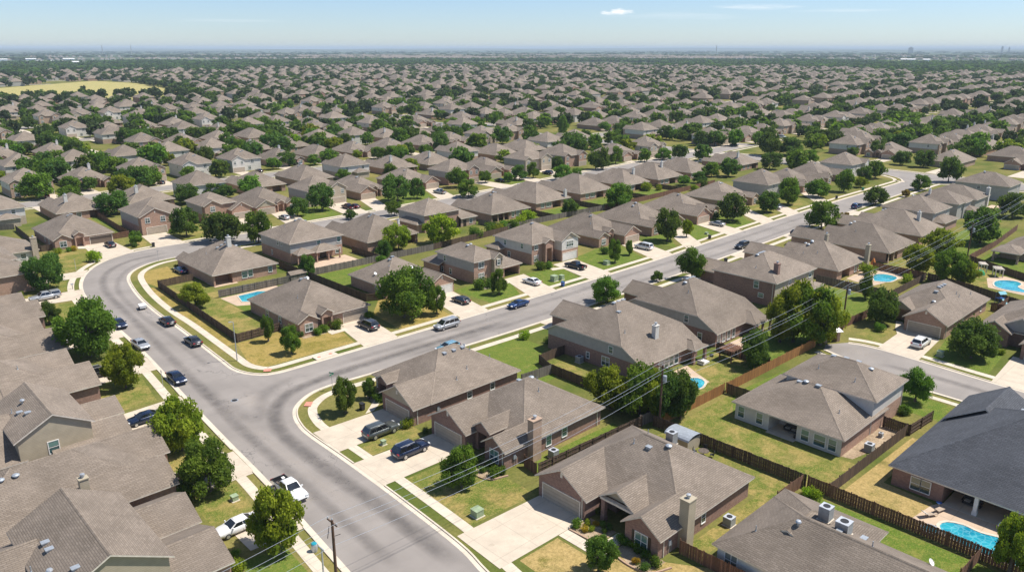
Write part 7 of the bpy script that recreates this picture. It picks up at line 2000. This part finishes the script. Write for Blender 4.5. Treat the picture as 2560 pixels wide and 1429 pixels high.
for k, (dy, dz, lab) in enumerate(((-.75, 0.12, 'overhead wire, right one of the top pair on the crossarms'), (.75, 0.12, 'overhead wire, left one of the top pair on the crossarms'), (0.0, -1.0, 'overhead wire, third from the top'), (0.0, -2.6, 'lowest overhead wire below the transformers'))):
    b = MB()
    for (pa, za), (pb, zb) in zip(poles[:-1], poles[1:]):
        n = 14; pts = []
        for i in range(n+1):
            s = i/n
            pts.append(Vector((pa[0]+(pb[0]-pa[0])*s, pa[1]+(pb[1]-pa[1])*s+dy, za+(zb-za)*s+dz - 1.1*4*s*(1-s))))
        b.path(pts, 0.017, 5)
    tag(b.build('power_line', M['metal']), lab, 'power line', 'wires of the power line')

# ------------------------------------------------------------------ street furniture
t = thing('street_lamp', 'pale grey street lamp pole on the corner lawn beside the sidewalk', 'street lamp', (50.1, 119.6, 0))
b = MB(); b.tube((0, 0, 0), (0, 0, 6.9), .09, .055, 10); b.build('pole', M['vent'], t)
b = MB(); b.tube((0, 0, 6.85), (-.35, 0, 6.98), .045, .04, 8); b.build('arm', M['vent'], t); b = MB(); b.obox((-.55, 0, 6.98), (.22, 0, 0), (0, .10, 0), (0, 0, .05)); b.build('lamp_head', M['vent'], t)
t = thing('street_sign', 'green street name sign on a post at the junction', 'street sign', (55.4, 98.2, 0), R(20))
b = MB(); b.tube((0, 0, 0), (0, 0, 3.0), .045, n=8); b.build('post', M['metal'], t)
for rz, zz in ((0, 2.65), (90, 2.9)):
    b = MB(); d = Vector((math.cos(R(rz)), math.sin(R(rz)), 0)); b.obox((0, 0, zz), d*.45, Vector((-d.y, d.x, 0))*.012, (0, 0, .10)); b.build('sign_blade', M['sign_green'], t)
for (x, y), lab in (((37.0, 117.0), 'thin bare sign post beside the lone dark blue sedan'), ((64.2, 193.4), 'thin bare sign post at the top of the bend'), ((47.0, 197.9), 'thin post on the left side of the bend beside a driveway')):
    t = thing('sign_post', lab, 'sign post', (x, y, 0)); b = MB(); b.tube((0, 0, 0), (0, 0, 2.9), .04, n=7); b.build('post', M['metal'], t)
    b = MB(); b.obox((0, 0, 2.75), (.02, 0, 0), (0, .16, 0), (0, 0, .2)); b.build('plate', M['vent'], t)
def tbox(x, y, lab, w=1.3, h=1.0, rot=0.0):
    t = thing('transformer_box', lab, 'utility box', (x, y, 0), rot, 'utility boxes on the lawns')
    b = MB(); b.box(-w/2-.12, w/2+.12, -w/2-.12, w/2+.12, 0, .07); b.build('pad', M['kerb'], t)
    b = MB(); b.box(-w/2, w/2, -w/2, w/2, .07, h); b.build('cabinet', M['green_box'], t); b = MB(); b.box(-w/2-.04, w/2+.04, -w/2-.04, w/2+.04, h, h+.06, bottom=True); b.build('lid', M['green_box'], t)
    return t
tbox(49.5, 57.8, 'green utility box on the dry lawn before the brick chimney house', 1.05, .85); tbox(51.3, 78.7, 'small green utility box between the two suvs', .55, .6); tbox(122.6, 115.4, 'tall pale transformer cabinet before the white sedan driveway', 1.3, 1.2); tbox(141.8, 116.2, 'dark green transformer box beside the small lawn tree', 1.2, .95)
tbox(31.2, 79.5, 'small pale box on the left lawn by a street tree', .7, .6); tbox(137.6, 39.4, 'green and white box on the lawn below the white suv', .9, .9); tbox(187.0, 117.6, 'low round topped box on a bright lawn up the straight street', .8, .5); tbox(124.6, 115.0, 'second cabinet close against the tall pale transformer cabinet', .9, 1.0)
def bin_(x, y, lab, mat='black', rot=0):
    t = thing('wheeled_bin', lab, 'trash bin', (x, y, 0), rot, 'wheeled trash bins')
    b = MB(); b.face([(-.26,-.3,.08),(.26,-.3,.08),(.3,-.34,1.0),(-.3,-.34,1.0)]); b.face([(.26,-.3,.08),(.26,.3,.08),(.3,.34,1.0),(.3,-.34,1.0)]); b.face([(.26,.3,.08),(-.26,.3,.08),(-.3,.34,1.0),(.3,.34,1.0)]); b.face([(-.26,.3,.08),(-.26,-.3,.08),(-.3,-.34,1.0),(-.3,.34,1.0)]); b.build('body', M[mat], t)
    b = MB(); b.box(-.33, .33, -.38, .4, 1.0, 1.08, bottom=True); b.build('lid', M[mat], t)
    for s in (-1, 1):
        b = MB(); b.tube((s*.28-.03, .3, .12), (s*.28+.03, .3, .12), .12, n=10); b.build('wheel', M['black'], t)
bin_(55.4, 206.0+3.2, 'dark wheeled bin at the mouth of the brown garage driveway'); bin_(41.0, 171.6, 'dark round bin at the left kerb before the bend'); bin_(182.8, 113.9, 'black wheeled bin on the verge up the straight street'); bin_(266.2, 116.8, 'black wheeled bin alone at the far kerb'); bin_(120.9, 111.2, 'blue bin on the verge below the white sedan', 'blue_plastic'); bin_(164.3, 97.4, 'dark bin behind the vented roof on the lower verge'); bin_(289.4, 117.6, 'dark green bin under the corner trees', 'sign_green'); bin_(68.9, 209.8, 'black mailbox like bin at the kerb beside the two arched window house')
bin_(55.0, 89.4, 'dark barrel shaped bin in the shade beside the junction garage')
t = thing('plastic_drum', 'white and teal plastic drum on the verge beside the near utility pole', 'drum', (33.0, 64.6, 0)); b = MB(); b.lathe([(.30, 0), (.34, .3), (.34, .8), (.30, .92), (0, .95)], n=16); b.build('body', M['metal'], t); b = MB(); b.lathe([(.31, .93), (.26, 1.0), (0, 1.02)], n=16); b.build('lid', M['teal_plastic'], t)
t = thing('guy_post', 'short pale post with a crossbar beside the near utility pole', 'post', (31.6, 60.4, 0)); b = MB(); b.tube((0, 0, 0), (0, 0, 3.2), .10, .08, 8); b.build('post', M['metal'], t); b = MB(); b.obox((0, .1, 3.2), (.05, 0, 0), (0, .5, 0), (0, 0, .05)); b.build('crossbar', M['vent'], t)
t = thing('manhole_cover', 'dark round manhole cover in the middle of the junction', 'manhole cover', (43.0, 105.2, .014)); b = MB(); b.lathe([(.42, 0), (.40, .012), (0, .014)], n=24); b.build('lid', M['tyre'], t); b = MB(); b.lathe([(.55, .002), (.43, .010)], n=24); b.build('ring', M['vent'], t)
t = thing('storm_drain', 'concrete storm drain inlet with two lids in the verge near the corner house', 'storm drain', (61.8, 110.6, 0)); b = MB(); b.box(-2.0, 2.0, -.25, 1.4, 0, .16); b.build('slab', M['kerb'], t); b = MB(); b.box(-1.7, 1.7, -.28, -.24, .01, .11); b.build('slot', M['black'], t)
for s in (-1.1, 1.1):
    b = MB(); b.lathe([(.33, .165), (.31, .185), (0, .19)], (s, .7, 0), 16); b.build('lid', M['ramp'], t)
t = thing('utility_trailer', 'small white trailer standing on the bend at the inner kerb', 'trailer', (48.4, 158.6, 0), R(80))
b = MB(); b.box(-.95, .95, -.6, .6, .42, .86, bottom=True); b.build('box', M['white'], t); b = MB(); b.box(-1.0, 1.0, -.64, .64, .86, .92, bottom=True); b.build('lid', M['white'], t)
for s in (-1, 1):
    b = MB(); b.tube((0, s*.66-.08, .26), (0, s*.66+.08, .26), .26, n=14); b.build('wheel', M['tyre'], t)
b = MB(); b.tube((.95, 0, .42), (1.9, 0, .38), .04, n=6); b.build('drawbar', M['lamp_red'], t)
t = thing('debris_crate', 'white crate and dark box at the kerb outside the bend', 'crate', (53.0, 201.8+2.4, 0), R(25)); b = MB(); b.box(-.7, .7, -.5, .5, 0, .6); b.build('box', M['white'], t); b = MB(); b.box(-1.7, -.75, -.4, .4, 0, .45); b.build('bin', M['black'], t)
t = thing('cargo_heap', 'white and brown clutter lying in the bed of the white pickup', 'cargo', (36.5, 76.3+1.85, .66)); _c = random.Random(4)
for i in range(9):
    b = MB(); b.obox((_c.uniform(-.6, .6), _c.uniform(-.8, .8), _c.uniform(.06, .28)), (_c.uniform(.1, .3), _c.uniform(-.1, .1), 0), (_c.uniform(-.1, .1), _c.uniform(.1, .25), 0), (0, 0, _c.uniform(.04, .12))); b.build('bundle', M['white' if i % 3 else 'bark'], t)

def ac(x, y, z, lab, w=1.0, h=1.0, rot=0.0, top='round'):
    t = thing('air_conditioner', lab, 'air conditioner', (x, y, z), rot, 'outdoor air conditioners')
    b = MB(); b.box(-w/2-.1, w/2+.1, -w/2-.1, w/2+.1, -.02, .05); b.build('pad', M['kerb'], t)
    b = MB(); b.box(-w/2, w/2, -w/2, w/2, .05, h)
    for i in range(5):
        zz = .15 + (h-.25)*i/5; b.box(-w/2-.015, w/2+.015, -w/2-.015, w/2+.015, zz, zz+.03, bottom=True)
    b.build('cabinet', M['ac'], t)
    b = MB(); b.box(-w/2-.02, w/2+.02, -w/2-.02, w/2+.02, h, h+.06, bottom=True); b.build('lid', M['ac_top'], t)
    b = MB(); b.lathe([(w*.32, h+.062), (w*.32, h+.09), (w*.28, h+.09), (w*.28, h+.07), (0, h+.066)], n=18); b.build('fan_grille', M['black'], t)
    return t
ac(65.2, 61.0, 0, 'outdoor unit on the grass right of the brick chimney'); ac(68.4, 37.5, 0, 'outdoor unit on the grass right of the cream chimney'); ac(96.1, 33.9, 0, 'outdoor unit on bare soil beside the open railed fence'); ac(91.2, 79.8, 0, 'outdoor unit against the grey flanked house'); ac(101.0, 34.4, 0, 'small dark outdoor box farther along the bare soil strip', .5, .6)
ac(69.8, 27.8, 4.75, 'left one of two large units on the grey walled house roof', 1.1, 1.45); t = ac(69.0, 25.6, 4.5, 'right one of two large units on the grey walled house roof', 1.25, 1.4); ac(74.4, 49.6, 2.95, 'large unit rising at the back roof edge of the large brown brick house', 1.05, 1.6)

def lounger(x, y, rot, lab, towel=False):
    t = thing('sun_lounger', lab, 'sun lounger', (x, y, 0), rot, 'loungers by the kidney pool')
    b = MB(); b.box(-.30, .30, -.95, .25, .30, .35, bottom=True); b.build('seat', M['tan_cloth'], t)
    b = MB(); b.obox((0, .58, .56), (.30, 0, 0), (0, .34, .24), (0, -.015, .02)); b.build('backrest', M['tan_cloth'], t)
    for sx in (-.27, .27):
        for sy in (-.85, .2):
            b = MB(); b.tube((sx, sy, 0), (sx, sy, .31), .022, n=6); b.build('leg', M['metal'], t)
    if towel:
        b = MB(); b.obox((0, .58, .60), (.26, 0, 0), (0, .30, .21), (0, -.015, .02)); tw = b.build('headrest', M['white'], t)
lounger(87.6, 22.6, R(75), 'tan sun lounger nearer the porch of the charcoal roofed house'); lounger(86.0, 23.0, R(60), 'sun lounger with a white towel nearer the fence', True)
t = thing('round_table', 'small round side table with a blue top beside the loungers', 'table', (88.7, 22.9, 0)); b = MB(); b.lathe([(.3, .62), (.3, .66), (0, .67)], n=16); b.build('top', M['blue_plastic'], t); b = MB(); b.tube((0, 0, 0), (0, 0, .62), .05, n=8); b.build('leg', M['metal'], t); b = MB(); b.lathe([(.22, 0), (.2, .04), (0, .05)], n=14); b.build('base', M['metal'], t)
t = thing('storage_box', 'low pale storage box on the porch edge by the kidney pool', 'box', (89.2, 16.6, 0)); b = MB(); b.box(-.4, .4, -.35, .35, 0, .5); b.build('body', M['garage_tan'], t); b = MB(); b.box(-.43, .43, -.38, .38, .5, .58, bottom=True); b.build('lid', M['white'], t)
t = thing('garden_bench', 'white slatted bench by the window of the charcoal roofed house', 'bench', (88.7, 14.4, 0), R(90)); b = MB(); b.box(-.8, .8, -.22, .22, .40, .45, bottom=True); b.build('seat', M['white'], t); b = MB(); b.box(-.8, .8, -.25, -.2, .45, .85); b.build('backrest', M['white'], t)
for s in (-.7, .7):
    b = MB(); b.box(s-.04, s+.04, -.2, .2, 0, .40); b.build('leg', M['white'], t)
def sofa(x, y, rot, lab, w=1.8):
    t = thing('patio_sofa', lab, 'sofa', (x, y, .05), rot); b = MB(); b.box(-w/2, w/2, -.4, .4, .15, .42, bottom=True); b.build('seat', M['black'], t); b = MB(); b.box(-w/2, w/2, .25, .45, .42, .85); b.build('backrest', M['black'], t)
    for s in (-1, 1):
        b = MB(); b.box(s*w/2-.09, s*w/2+.09, -.4, .45, .42, .62); b.build('armrest', M['black'], t)
    for s in (-.5, .5):
        b = MB(); b.box(s*w/2-.3, s*w/2+.3, -.3, .22, .42, .52); b.build('cushion', M['siding'], t)
sofa(93.6, 43.4, R(-90), 'dark patio sofa with pale cushions in the shaded patio recess'); sofa(92.6, 41.8, R(180), 'second dark sofa at the near end of the shaded patio recess', 1.4); sofa(91.8, 20.4, R(-90), 'dark sofa under the porch of the charcoal roofed house', 1.9)
t = thing('patio_parasol', 'folded orange patio parasol by the tall tan chimney', 'parasol', (185.2, 70.6, 0)); b = MB(); b.tube((0, 0, 0), (0, 0, 2.6), .03, n=6); b.build('pole', M['metal'], t); b = MB(); b.lathe([(.5, .9), (.62, 1.1), (.3, 2.1), (.05, 2.55), (0, 2.6)], n=10); b.build('canopy', M['orange_cloth'], t)
t = thing('playground_slide', 'blue and teal climbing frame with a slide beside the right hand house', 'slide', (177.0, 41.4, 0), R(-30))
for sx in (-.7, .7):
    for sy in (-.5, .5):
        b = MB(); b.tube((sx, sy, 0), (sx, sy, 2.2), .05, n=6); b.build('post', M['blue_plastic'], t)
b = MB(); b.box(-.75, .75, -.55, .55, 1.1, 1.18, bottom=True); b.build('platform', M['blue_plastic'], t); b = MB(); b.face([(-.85, -.65, 2.1), (.85, -.65, 2.1), (.85, 0, 2.6), (-.85, 0, 2.6)]); b.face([(-.85, 0, 2.6), (.85, 0, 2.6), (.85, .65, 2.1), (-.85, .65, 2.1)]); b.build('roof', M['teal_plastic'], t)
b = MB(); b.obox((0, -1.5, .62), (.28, 0, 0), (0, -.95, -.52), (0, .01, .02)); b.build('chute', M['teal_plastic'], t)
def pergola(x, y, rot, w, d, h, lab, mat='trim', roofmat='trim'):
    t = thing('pergola', lab, 'pergola', (x, y, 0), rot, 'poolside shelters')
    for sx in (-1, 1):
        for sy in (-1, 1):
            b = MB(); b.box(sx*w/2-.09, sx*w/2+.09, sy*d/2-.09, sy*d/2+.09, 0, h); b.build('post', M[mat], t)
    b = MB(); b.box(-w/2-.2, w/2+.2, -d/2-.2, d/2+.2, h, h+.14, bottom=True)
    for i in range(7): b.box(-w/2-.3, w/2+.3, -d/2+d*i/6-.05, -d/2+d*i/6+.05, h+.14, h+.26)
    b.build('roof', M[roofmat], t)
pergola(199.0, 48.0, R(30), 2.2, 1.5, 1.8, 'pale pergola bench beyond the bright turquoise pool'); pergola(201.2, 51.8, R(30), 2.0, 1.2, 1.7, 'smaller pale shelter by the green play dome'); pergola(110.4, 63.2, 0, 2.8, 2.2, 2.0, 'dark brown pergola behind the yard with a swimming pool', 'fence_brown', 'fence_brown')
t = thing('play_dome', 'green plastic play dome on the lawn near the right hand pool', 'play dome', (197.6, 51.2, 0)); b = MB(); b.lathe([(1.0, 0), (.95, .5), (.7, .9), (.3, 1.1), (0, 1.15)], n=14); b.build('shell', M['green_plastic'], t); b = MB(); b.lathe([(1.05, 0), (1.05, .12), (.98, .14)], n=14); b.build('base', M['sign_green'], t)
t = thing('picnic_table', 'tan picnic table on the bright green lawn', 'picnic table', (217.4, 53.6, 0), R(20)); b = MB(); b.box(-.9, .9, -.4, .4, .72, .78, bottom=True); b.build('top', M['tan_cloth'], t)
for s in (-1, 1):
    b = MB(); b.box(-.9, .9, s*.72-.14, s*.72+.14, .42, .47, bottom=True); b.build('bench', M['tan_cloth'], t); b = MB(); b.box(s*.6-.05, s*.6+.05, -.7, .7, .30, .38); b.box(s*.6-.05, s*.6+.05, -.12, .12, 0, .72); b.build('leg', M['tan_cloth'], t)
t = thing('garden_shed', 'tiny grey roofed shed at the end of the see-through fence', 'shed', (81.0, 155.9, 0)); b = MB(); b.box(-1.9, 1.9, -1.1, 1.1, 0, 1.7); b.build('wall', M['fence_grey'], t); b = MB(); b.face([(-2.1, -1.3, 1.65), (2.1, -1.3, 1.65), (2.1, 0, 2.3), (-2.1, 0, 2.3)]); b.face([(-2.1, 0, 2.3), (2.1, 0, 2.3), (2.1, 1.3, 1.65), (-2.1, 1.3, 1.65)]); b.build('roof', M['shingle'], t)
t = thing('garden_shed', 'grey metal shed with a barrel roof behind the large brown brick house', 'shed', (79.7, 51.4, 0)); b = MB(); b.box(-1.4, 1.4, -1.7, 1.7, 0, 1.7); b.build('wall', M['siding_tan'], t); b = MB()
for i in range(8):
    a0, a1 = math.pi*i/8, math.pi*(i+1)/8
    b.face([(1.6*math.cos(a0), -1.9, 1.65+.6*math.sin(a0)), (1.6*math.cos(a0), 1.9, 1.65+.6*math.sin(a0)), (1.6*math.cos(a1), 1.9, 1.65+.6*math.sin(a1)), (1.6*math.cos(a1), -1.9, 1.65+.6*math.sin(a1))], None, 0, True)
b.build('roof', M['vent'], t)
t = thing('patio_table', 'clutter of dark outdoor chairs round a table behind the metal shed', 'table', (79.4, 48.0, 0)); b = MB(); b.lathe([(.7, .68), (.7, .72), (0, .73)], n=14); b.build('top', M['bark'], t); b = MB(); b.tube((0, 0, 0), (0, 0, .7), .05, n=6); b.build('leg', M['black'], t)
for i in range(4):
    a = i*1.57+.4
    t = thing('patio_chair', ['black chair on the far side of the shed patio table', 'black chair on the house side of the shed patio table', 'black chair on the near side of the shed patio table', 'black chair on the fence side of the shed patio table'][(i+0) % 4], 'chair', (79.4+1.1*math.cos(a), 48.0+1.1*math.sin(a), 0), a+1.57, 'chairs round the shed patio table')
    b = MB(); b.box(-.25, .25, -.25, .25, .40, .45, bottom=True); b.build('seat', M['black'], t); b = MB(); b.box(-.25, .25, -.28, -.23, .45, .95); b.build('backrest', M['black'], t)
    for sx in (-.2, .2):
        for sy in (-.2, .2):
            b = MB(); b.tube((sx, sy, 0), (sx, sy, .4), .02, n=5); b.build('leg', M['metal'], t)
t = thing('brick_gatehouse', 'small orange brick shelter with a white roof at the end of the side street', 'shelter', (131.0, 55.6, 0), R(-30))
b = MB()
for s in (-1, 1): b.box(s*1.25-.3, s*1.25+.3, -.7, .7, 0, 2.0)
b.box(-1.0, 1.0, .4, .7, 0, 2.0); b.build('wall', M['brickedge'], t)
b = MB(); b.face([(-1.9, -1.0, 1.95), (1.9, -1.0, 1.95), (1.5, 0, 2.45), (-1.5, 0, 2.45)]); b.face([(-1.5, 0, 2.45), (1.5, 0, 2.45), (1.9, 1.0, 1.95), (-1.9, 1.0, 1.95)]); b.face([(-1.9, -1.0, 1.95), (-1.5, 0, 2.45), (-1.9, 1.0, 1.95)]); b.face([(1.9, -1.0, 1.95), (1.9, 1.0, 1.95), (1.5, 0, 2.45)]); b.box(-1.9, 1.9, -1.0, 1.0, 1.86, 1.95, bottom=True); b.build('roof', M['white'], t)
for pts, lab in (([(55.2,45.0),(55.0,48.9)], 'brick edging along the flower bed beside the wide driveway'), ([(58.2,43.3),(55.6,43.3),(54.8,40.8),(55.4,38.4),(57.6,37.4)], 'curved brick edging round the front bed of the large brown brick house'), ([(57.8,61.6),(55.6,62.4),(55.0,64.4),(55.8,66.8)], 'pale stone edging round the bushes before the brick chimney house')):
    ch = smooth_chain(pts, .5); b = MB()
    for p, q in zip(ch[:-1], ch[1:]):
        d = (q-p); n = Vector((-d.y, d.x)).normalized()*.09
        b.obox(((p.x+q.x)/2, (p.y+q.y)/2, .08), (d.x/2, d.y/2, 0), (n.x, n.y, 0), (0, 0, .09))
    tag(b.build('garden_edging', M['brickedge']), lab, 'edging')
t = thing('mailbox', 'pale mailbox on a post beside the silver pickup driveway', 'mailbox', (42.2, 183.0, 0)); b = MB(); b.box(-.05, .05, -.05, .05, 0, 1.0); b.build('post', M['bark'], t); b = MB(); b.box(-.25, .25, -.12, .12, 1.0, 1.25, bottom=True); b.build('box', M['vent'], t)
t = thing('barbecue_grill', 'black barbecue grill on the brown deck behind the twin grey flank houses', 'grill', (107.6, 65.0, 0)); b = MB(); b.lathe([(.1, .7), (.34, .8), (.36, 1.0), (.25, 1.2), (0, 1.25)], n=14); b.build('bowl', M['black'], t)
for i in range(3):
    a = i*2.1; b = MB(); b.tube((.15*math.cos(a), .15*math.sin(a), .75), (.3*math.cos(a), .3*math.sin(a), 0), .02, n=5); b.build('leg', M['metal'], t)
t = thing('outdoor_mattress', 'white garden daybed beside the brown pergola', 'daybed', (105.6, 65.2, 0)); b = MB(); b.box(-.9, .9, -.6, .6, .1, .42, bottom=True); b.build('mattress', M['white'], t); b = MB(); b.box(-.9, -.6, -.6, .6, .42, .7); b.build('backrest', M['siding'], t)

# ------------------------------------------------------------------ haze, sky, sun, camera
SUN_EL, SUN_AZ = R(60), R(-35.5)       # azimuth from +X, counter-clockwise
sd = Vector((math.cos(SUN_EL)*math.cos(SUN_AZ), math.cos(SUN_EL)*math.sin(SUN_AZ), math.sin(SUN_EL)))
L_ = bpy.data.lights.new('sun', 'SUN'); L_.energy = 5.0; L_.angle = R(0.5); L_.color = (1.0, 0.95, 0.875)
lo = link(bpy.data.objects.new('sun', L_)); lo.rotation_euler = (-sd).to_track_quat('-Z', 'Y').to_euler()
w = bpy.data.worlds.new('World'); SC.world = w; w.use_nodes = True
nt = w.node_tree; bg = nt.nodes['Background']
sky = nt.nodes.new('ShaderNodeTexSky'); sky.sky_type = 'NISHITA'; sky.sun_disc = False
sky.sun_elevation = SUN_EL; sky.sun_rotation = math.pi/2 - SUN_AZ
sky.air_density = 1.0; sky.dust_density = 0.15; sky.ozone_density = 3.0; sky.altitude = 250
# thin cloud wisps fixed in the sky by direction
tc = nt.nodes.new('ShaderNodeTexCoord')
def vmath(op, a, b=None):
    n = nt.nodes.new('ShaderNodeVectorMath'); n.operation = op
    for i, q in enumerate((a, b)):
        if q is None: continue
        if isinstance(q, tuple): n.inputs[i].default_value = q
        else: nt.links.new(q, n.inputs[i])
    return n
def cloud_dir(px, py):
    dx, dy = (px-1280)/1950, (py-714.5)/1950
    X, Y, Z = dx, _cp - dy*_sp, -_sp - dy*_cp
    v = Vector((X*_fy + Y*_fx, -X*_fx + Y*_fy, Z)); return v.normalized()
fac = None
for px, py, sx, sz, st, thr in ((1552, 30, .021, .0052, .95, .42), (1518, 33, .012, .0036, .7, .45), (1900, 18, .065, .0050, .38, .46), (2120, 26, .075, .0032, .18, .44), (1700, 40, .11, .006, .14, .46), (560, 52, .10, .004, .10, .46)):
    c = cloud_dir(px, py)
    h_ = Vector((c.y, -c.x, 0)).normalized()
    d = vmath('SUBTRACT', tc.outputs['Generated'], tuple(c))
    a = mk_math(nt, 'DIVIDE', vmath('DOT_PRODUCT', d.outputs[0], tuple(h_)).outputs['Value'], sx)
    b_ = mk_math(nt, 'DIVIDE', vmath('DOT_PRODUCT', d.outputs[0], (0, 0, 1)).outputs['Value'], sz)
    rr_ = mk_math(nt, 'SQRT', mk_math(nt, 'ADD', mk_math(nt, 'MULTIPLY', a, a), mk_math(nt, 'MULTIPLY', b_, b_)))
    cb = nt.nodes.new('ShaderNodeCombineXYZ'); nt.links.new(a, cb.inputs[0]); nt.links.new(b_, cb.inputs[1]); cb.inputs[2].default_value = px*.01
    nz = nt.nodes.new('ShaderNodeTexNoise'); nz.inputs['Scale'].default_value = 1.5; nz.inputs['Detail'].default_value = 6; nz.inputs['Roughness'].default_value = .6
    nt.links.new(cb.outputs[0], nz.inputs['Vector'])
    dens = mk_math(nt, 'SUBTRACT', mk_math(nt, 'ADD', mk_math(nt, 'MULTIPLY', mk_math(nt, 'SUBTRACT', 1.0, rr_), .55), nz.outputs[0]), thr+.18)
    mr = nt.nodes.new('ShaderNodeMapRange'); mr.inputs[1].default_value = 0.0; mr.inputs[2].default_value = 0.35; mr.inputs[4].default_value = st
    nt.links.new(dens, mr.inputs[0])
    up = nt.nodes.new('ShaderNodeMapRange'); up.inputs[1].default_value = 1.6; up.inputs[2].default_value = 0.9
    nt.links.new(rr_, up.inputs[0])
    f = mk_math(nt, 'MULTIPLY', mr.outputs[0], up.outputs[0])
    fac = f if fac is None else mk_math(nt, 'MAXIMUM', fac, f)
se = nt.nodes.new('ShaderNodeSeparateXYZ'); nt.links.new(tc.outputs['Generated'], se.inputs[0])
lowm = nt.nodes.new('ShaderNodeMapRange'); lowm.inputs[1].default_value = 0.10; lowm.inputs[2].default_value = 0.45; nt.links.new(se.outputs[2], lowm.inputs[0])
tint = mk_mix(nt, 1.0, sky.outputs[0], mk_mix(nt, lowm.outputs[0], (0.735, 0.845, 1.07), (1.08, 1.0, 0.95)), 'MULTIPLY')
nt.links.new(mk_mix(nt, fac, tint, (8.6, 8.7, 8.8)), bg.inputs['Color'])
bg.inputs['Strength'].default_value = 0.105

hb = MB(); hb.box(-38000, 38000, -38000, 38000, -1.0, 88.0, bottom=True)
hm = bpy.data.materials.new('haze_air'); hm.use_nodes = True; hn = hm.node_tree
hn.nodes.remove(hn.nodes['Principled BSDF'])
pv = hn.nodes.new('ShaderNodeVolumePrincipled'); pv.inputs['Density'].default_value = 0.000085; pv.inputs['Color'].default_value = (0.74, 0.88, 1.0, 1); pv.inputs['Anisotropy'].default_value = 0.0
hn.links.new(pv.outputs[0], hn.nodes['Material Output'].inputs['Volume'])
hz = hb.build('haze', hm); tag(hz, 'thin pale summer haze over the whole plain', None, None, 'stuff')

cam = bpy.data.cameras.new('camera'); co = link(bpy.data.objects.new('camera', cam))
cam.sensor_width = 36; cam.lens = 36*1950/2560; cam.clip_start = 0.5; cam.clip_end = 90000
co.location = (0, 0, CAM_H); co.rotation_euler = (math.pi/2 - PITCH, 0, -YAW)
SC.camera = co
SC.view_settings.view_transform = 'Standard'; SC.view_settings.look = 'None'; SC.view_settings.exposure = 0.34; SC.view_settings.gamma = 1; SC.view_settings.use_curve_mapping = False
SC.cycles.use_denoising = True; SC.cycles.max_bounces = 6; SC.cycles.transparent_max_bounces = 8; SC.cycles.volume_bounces = 0
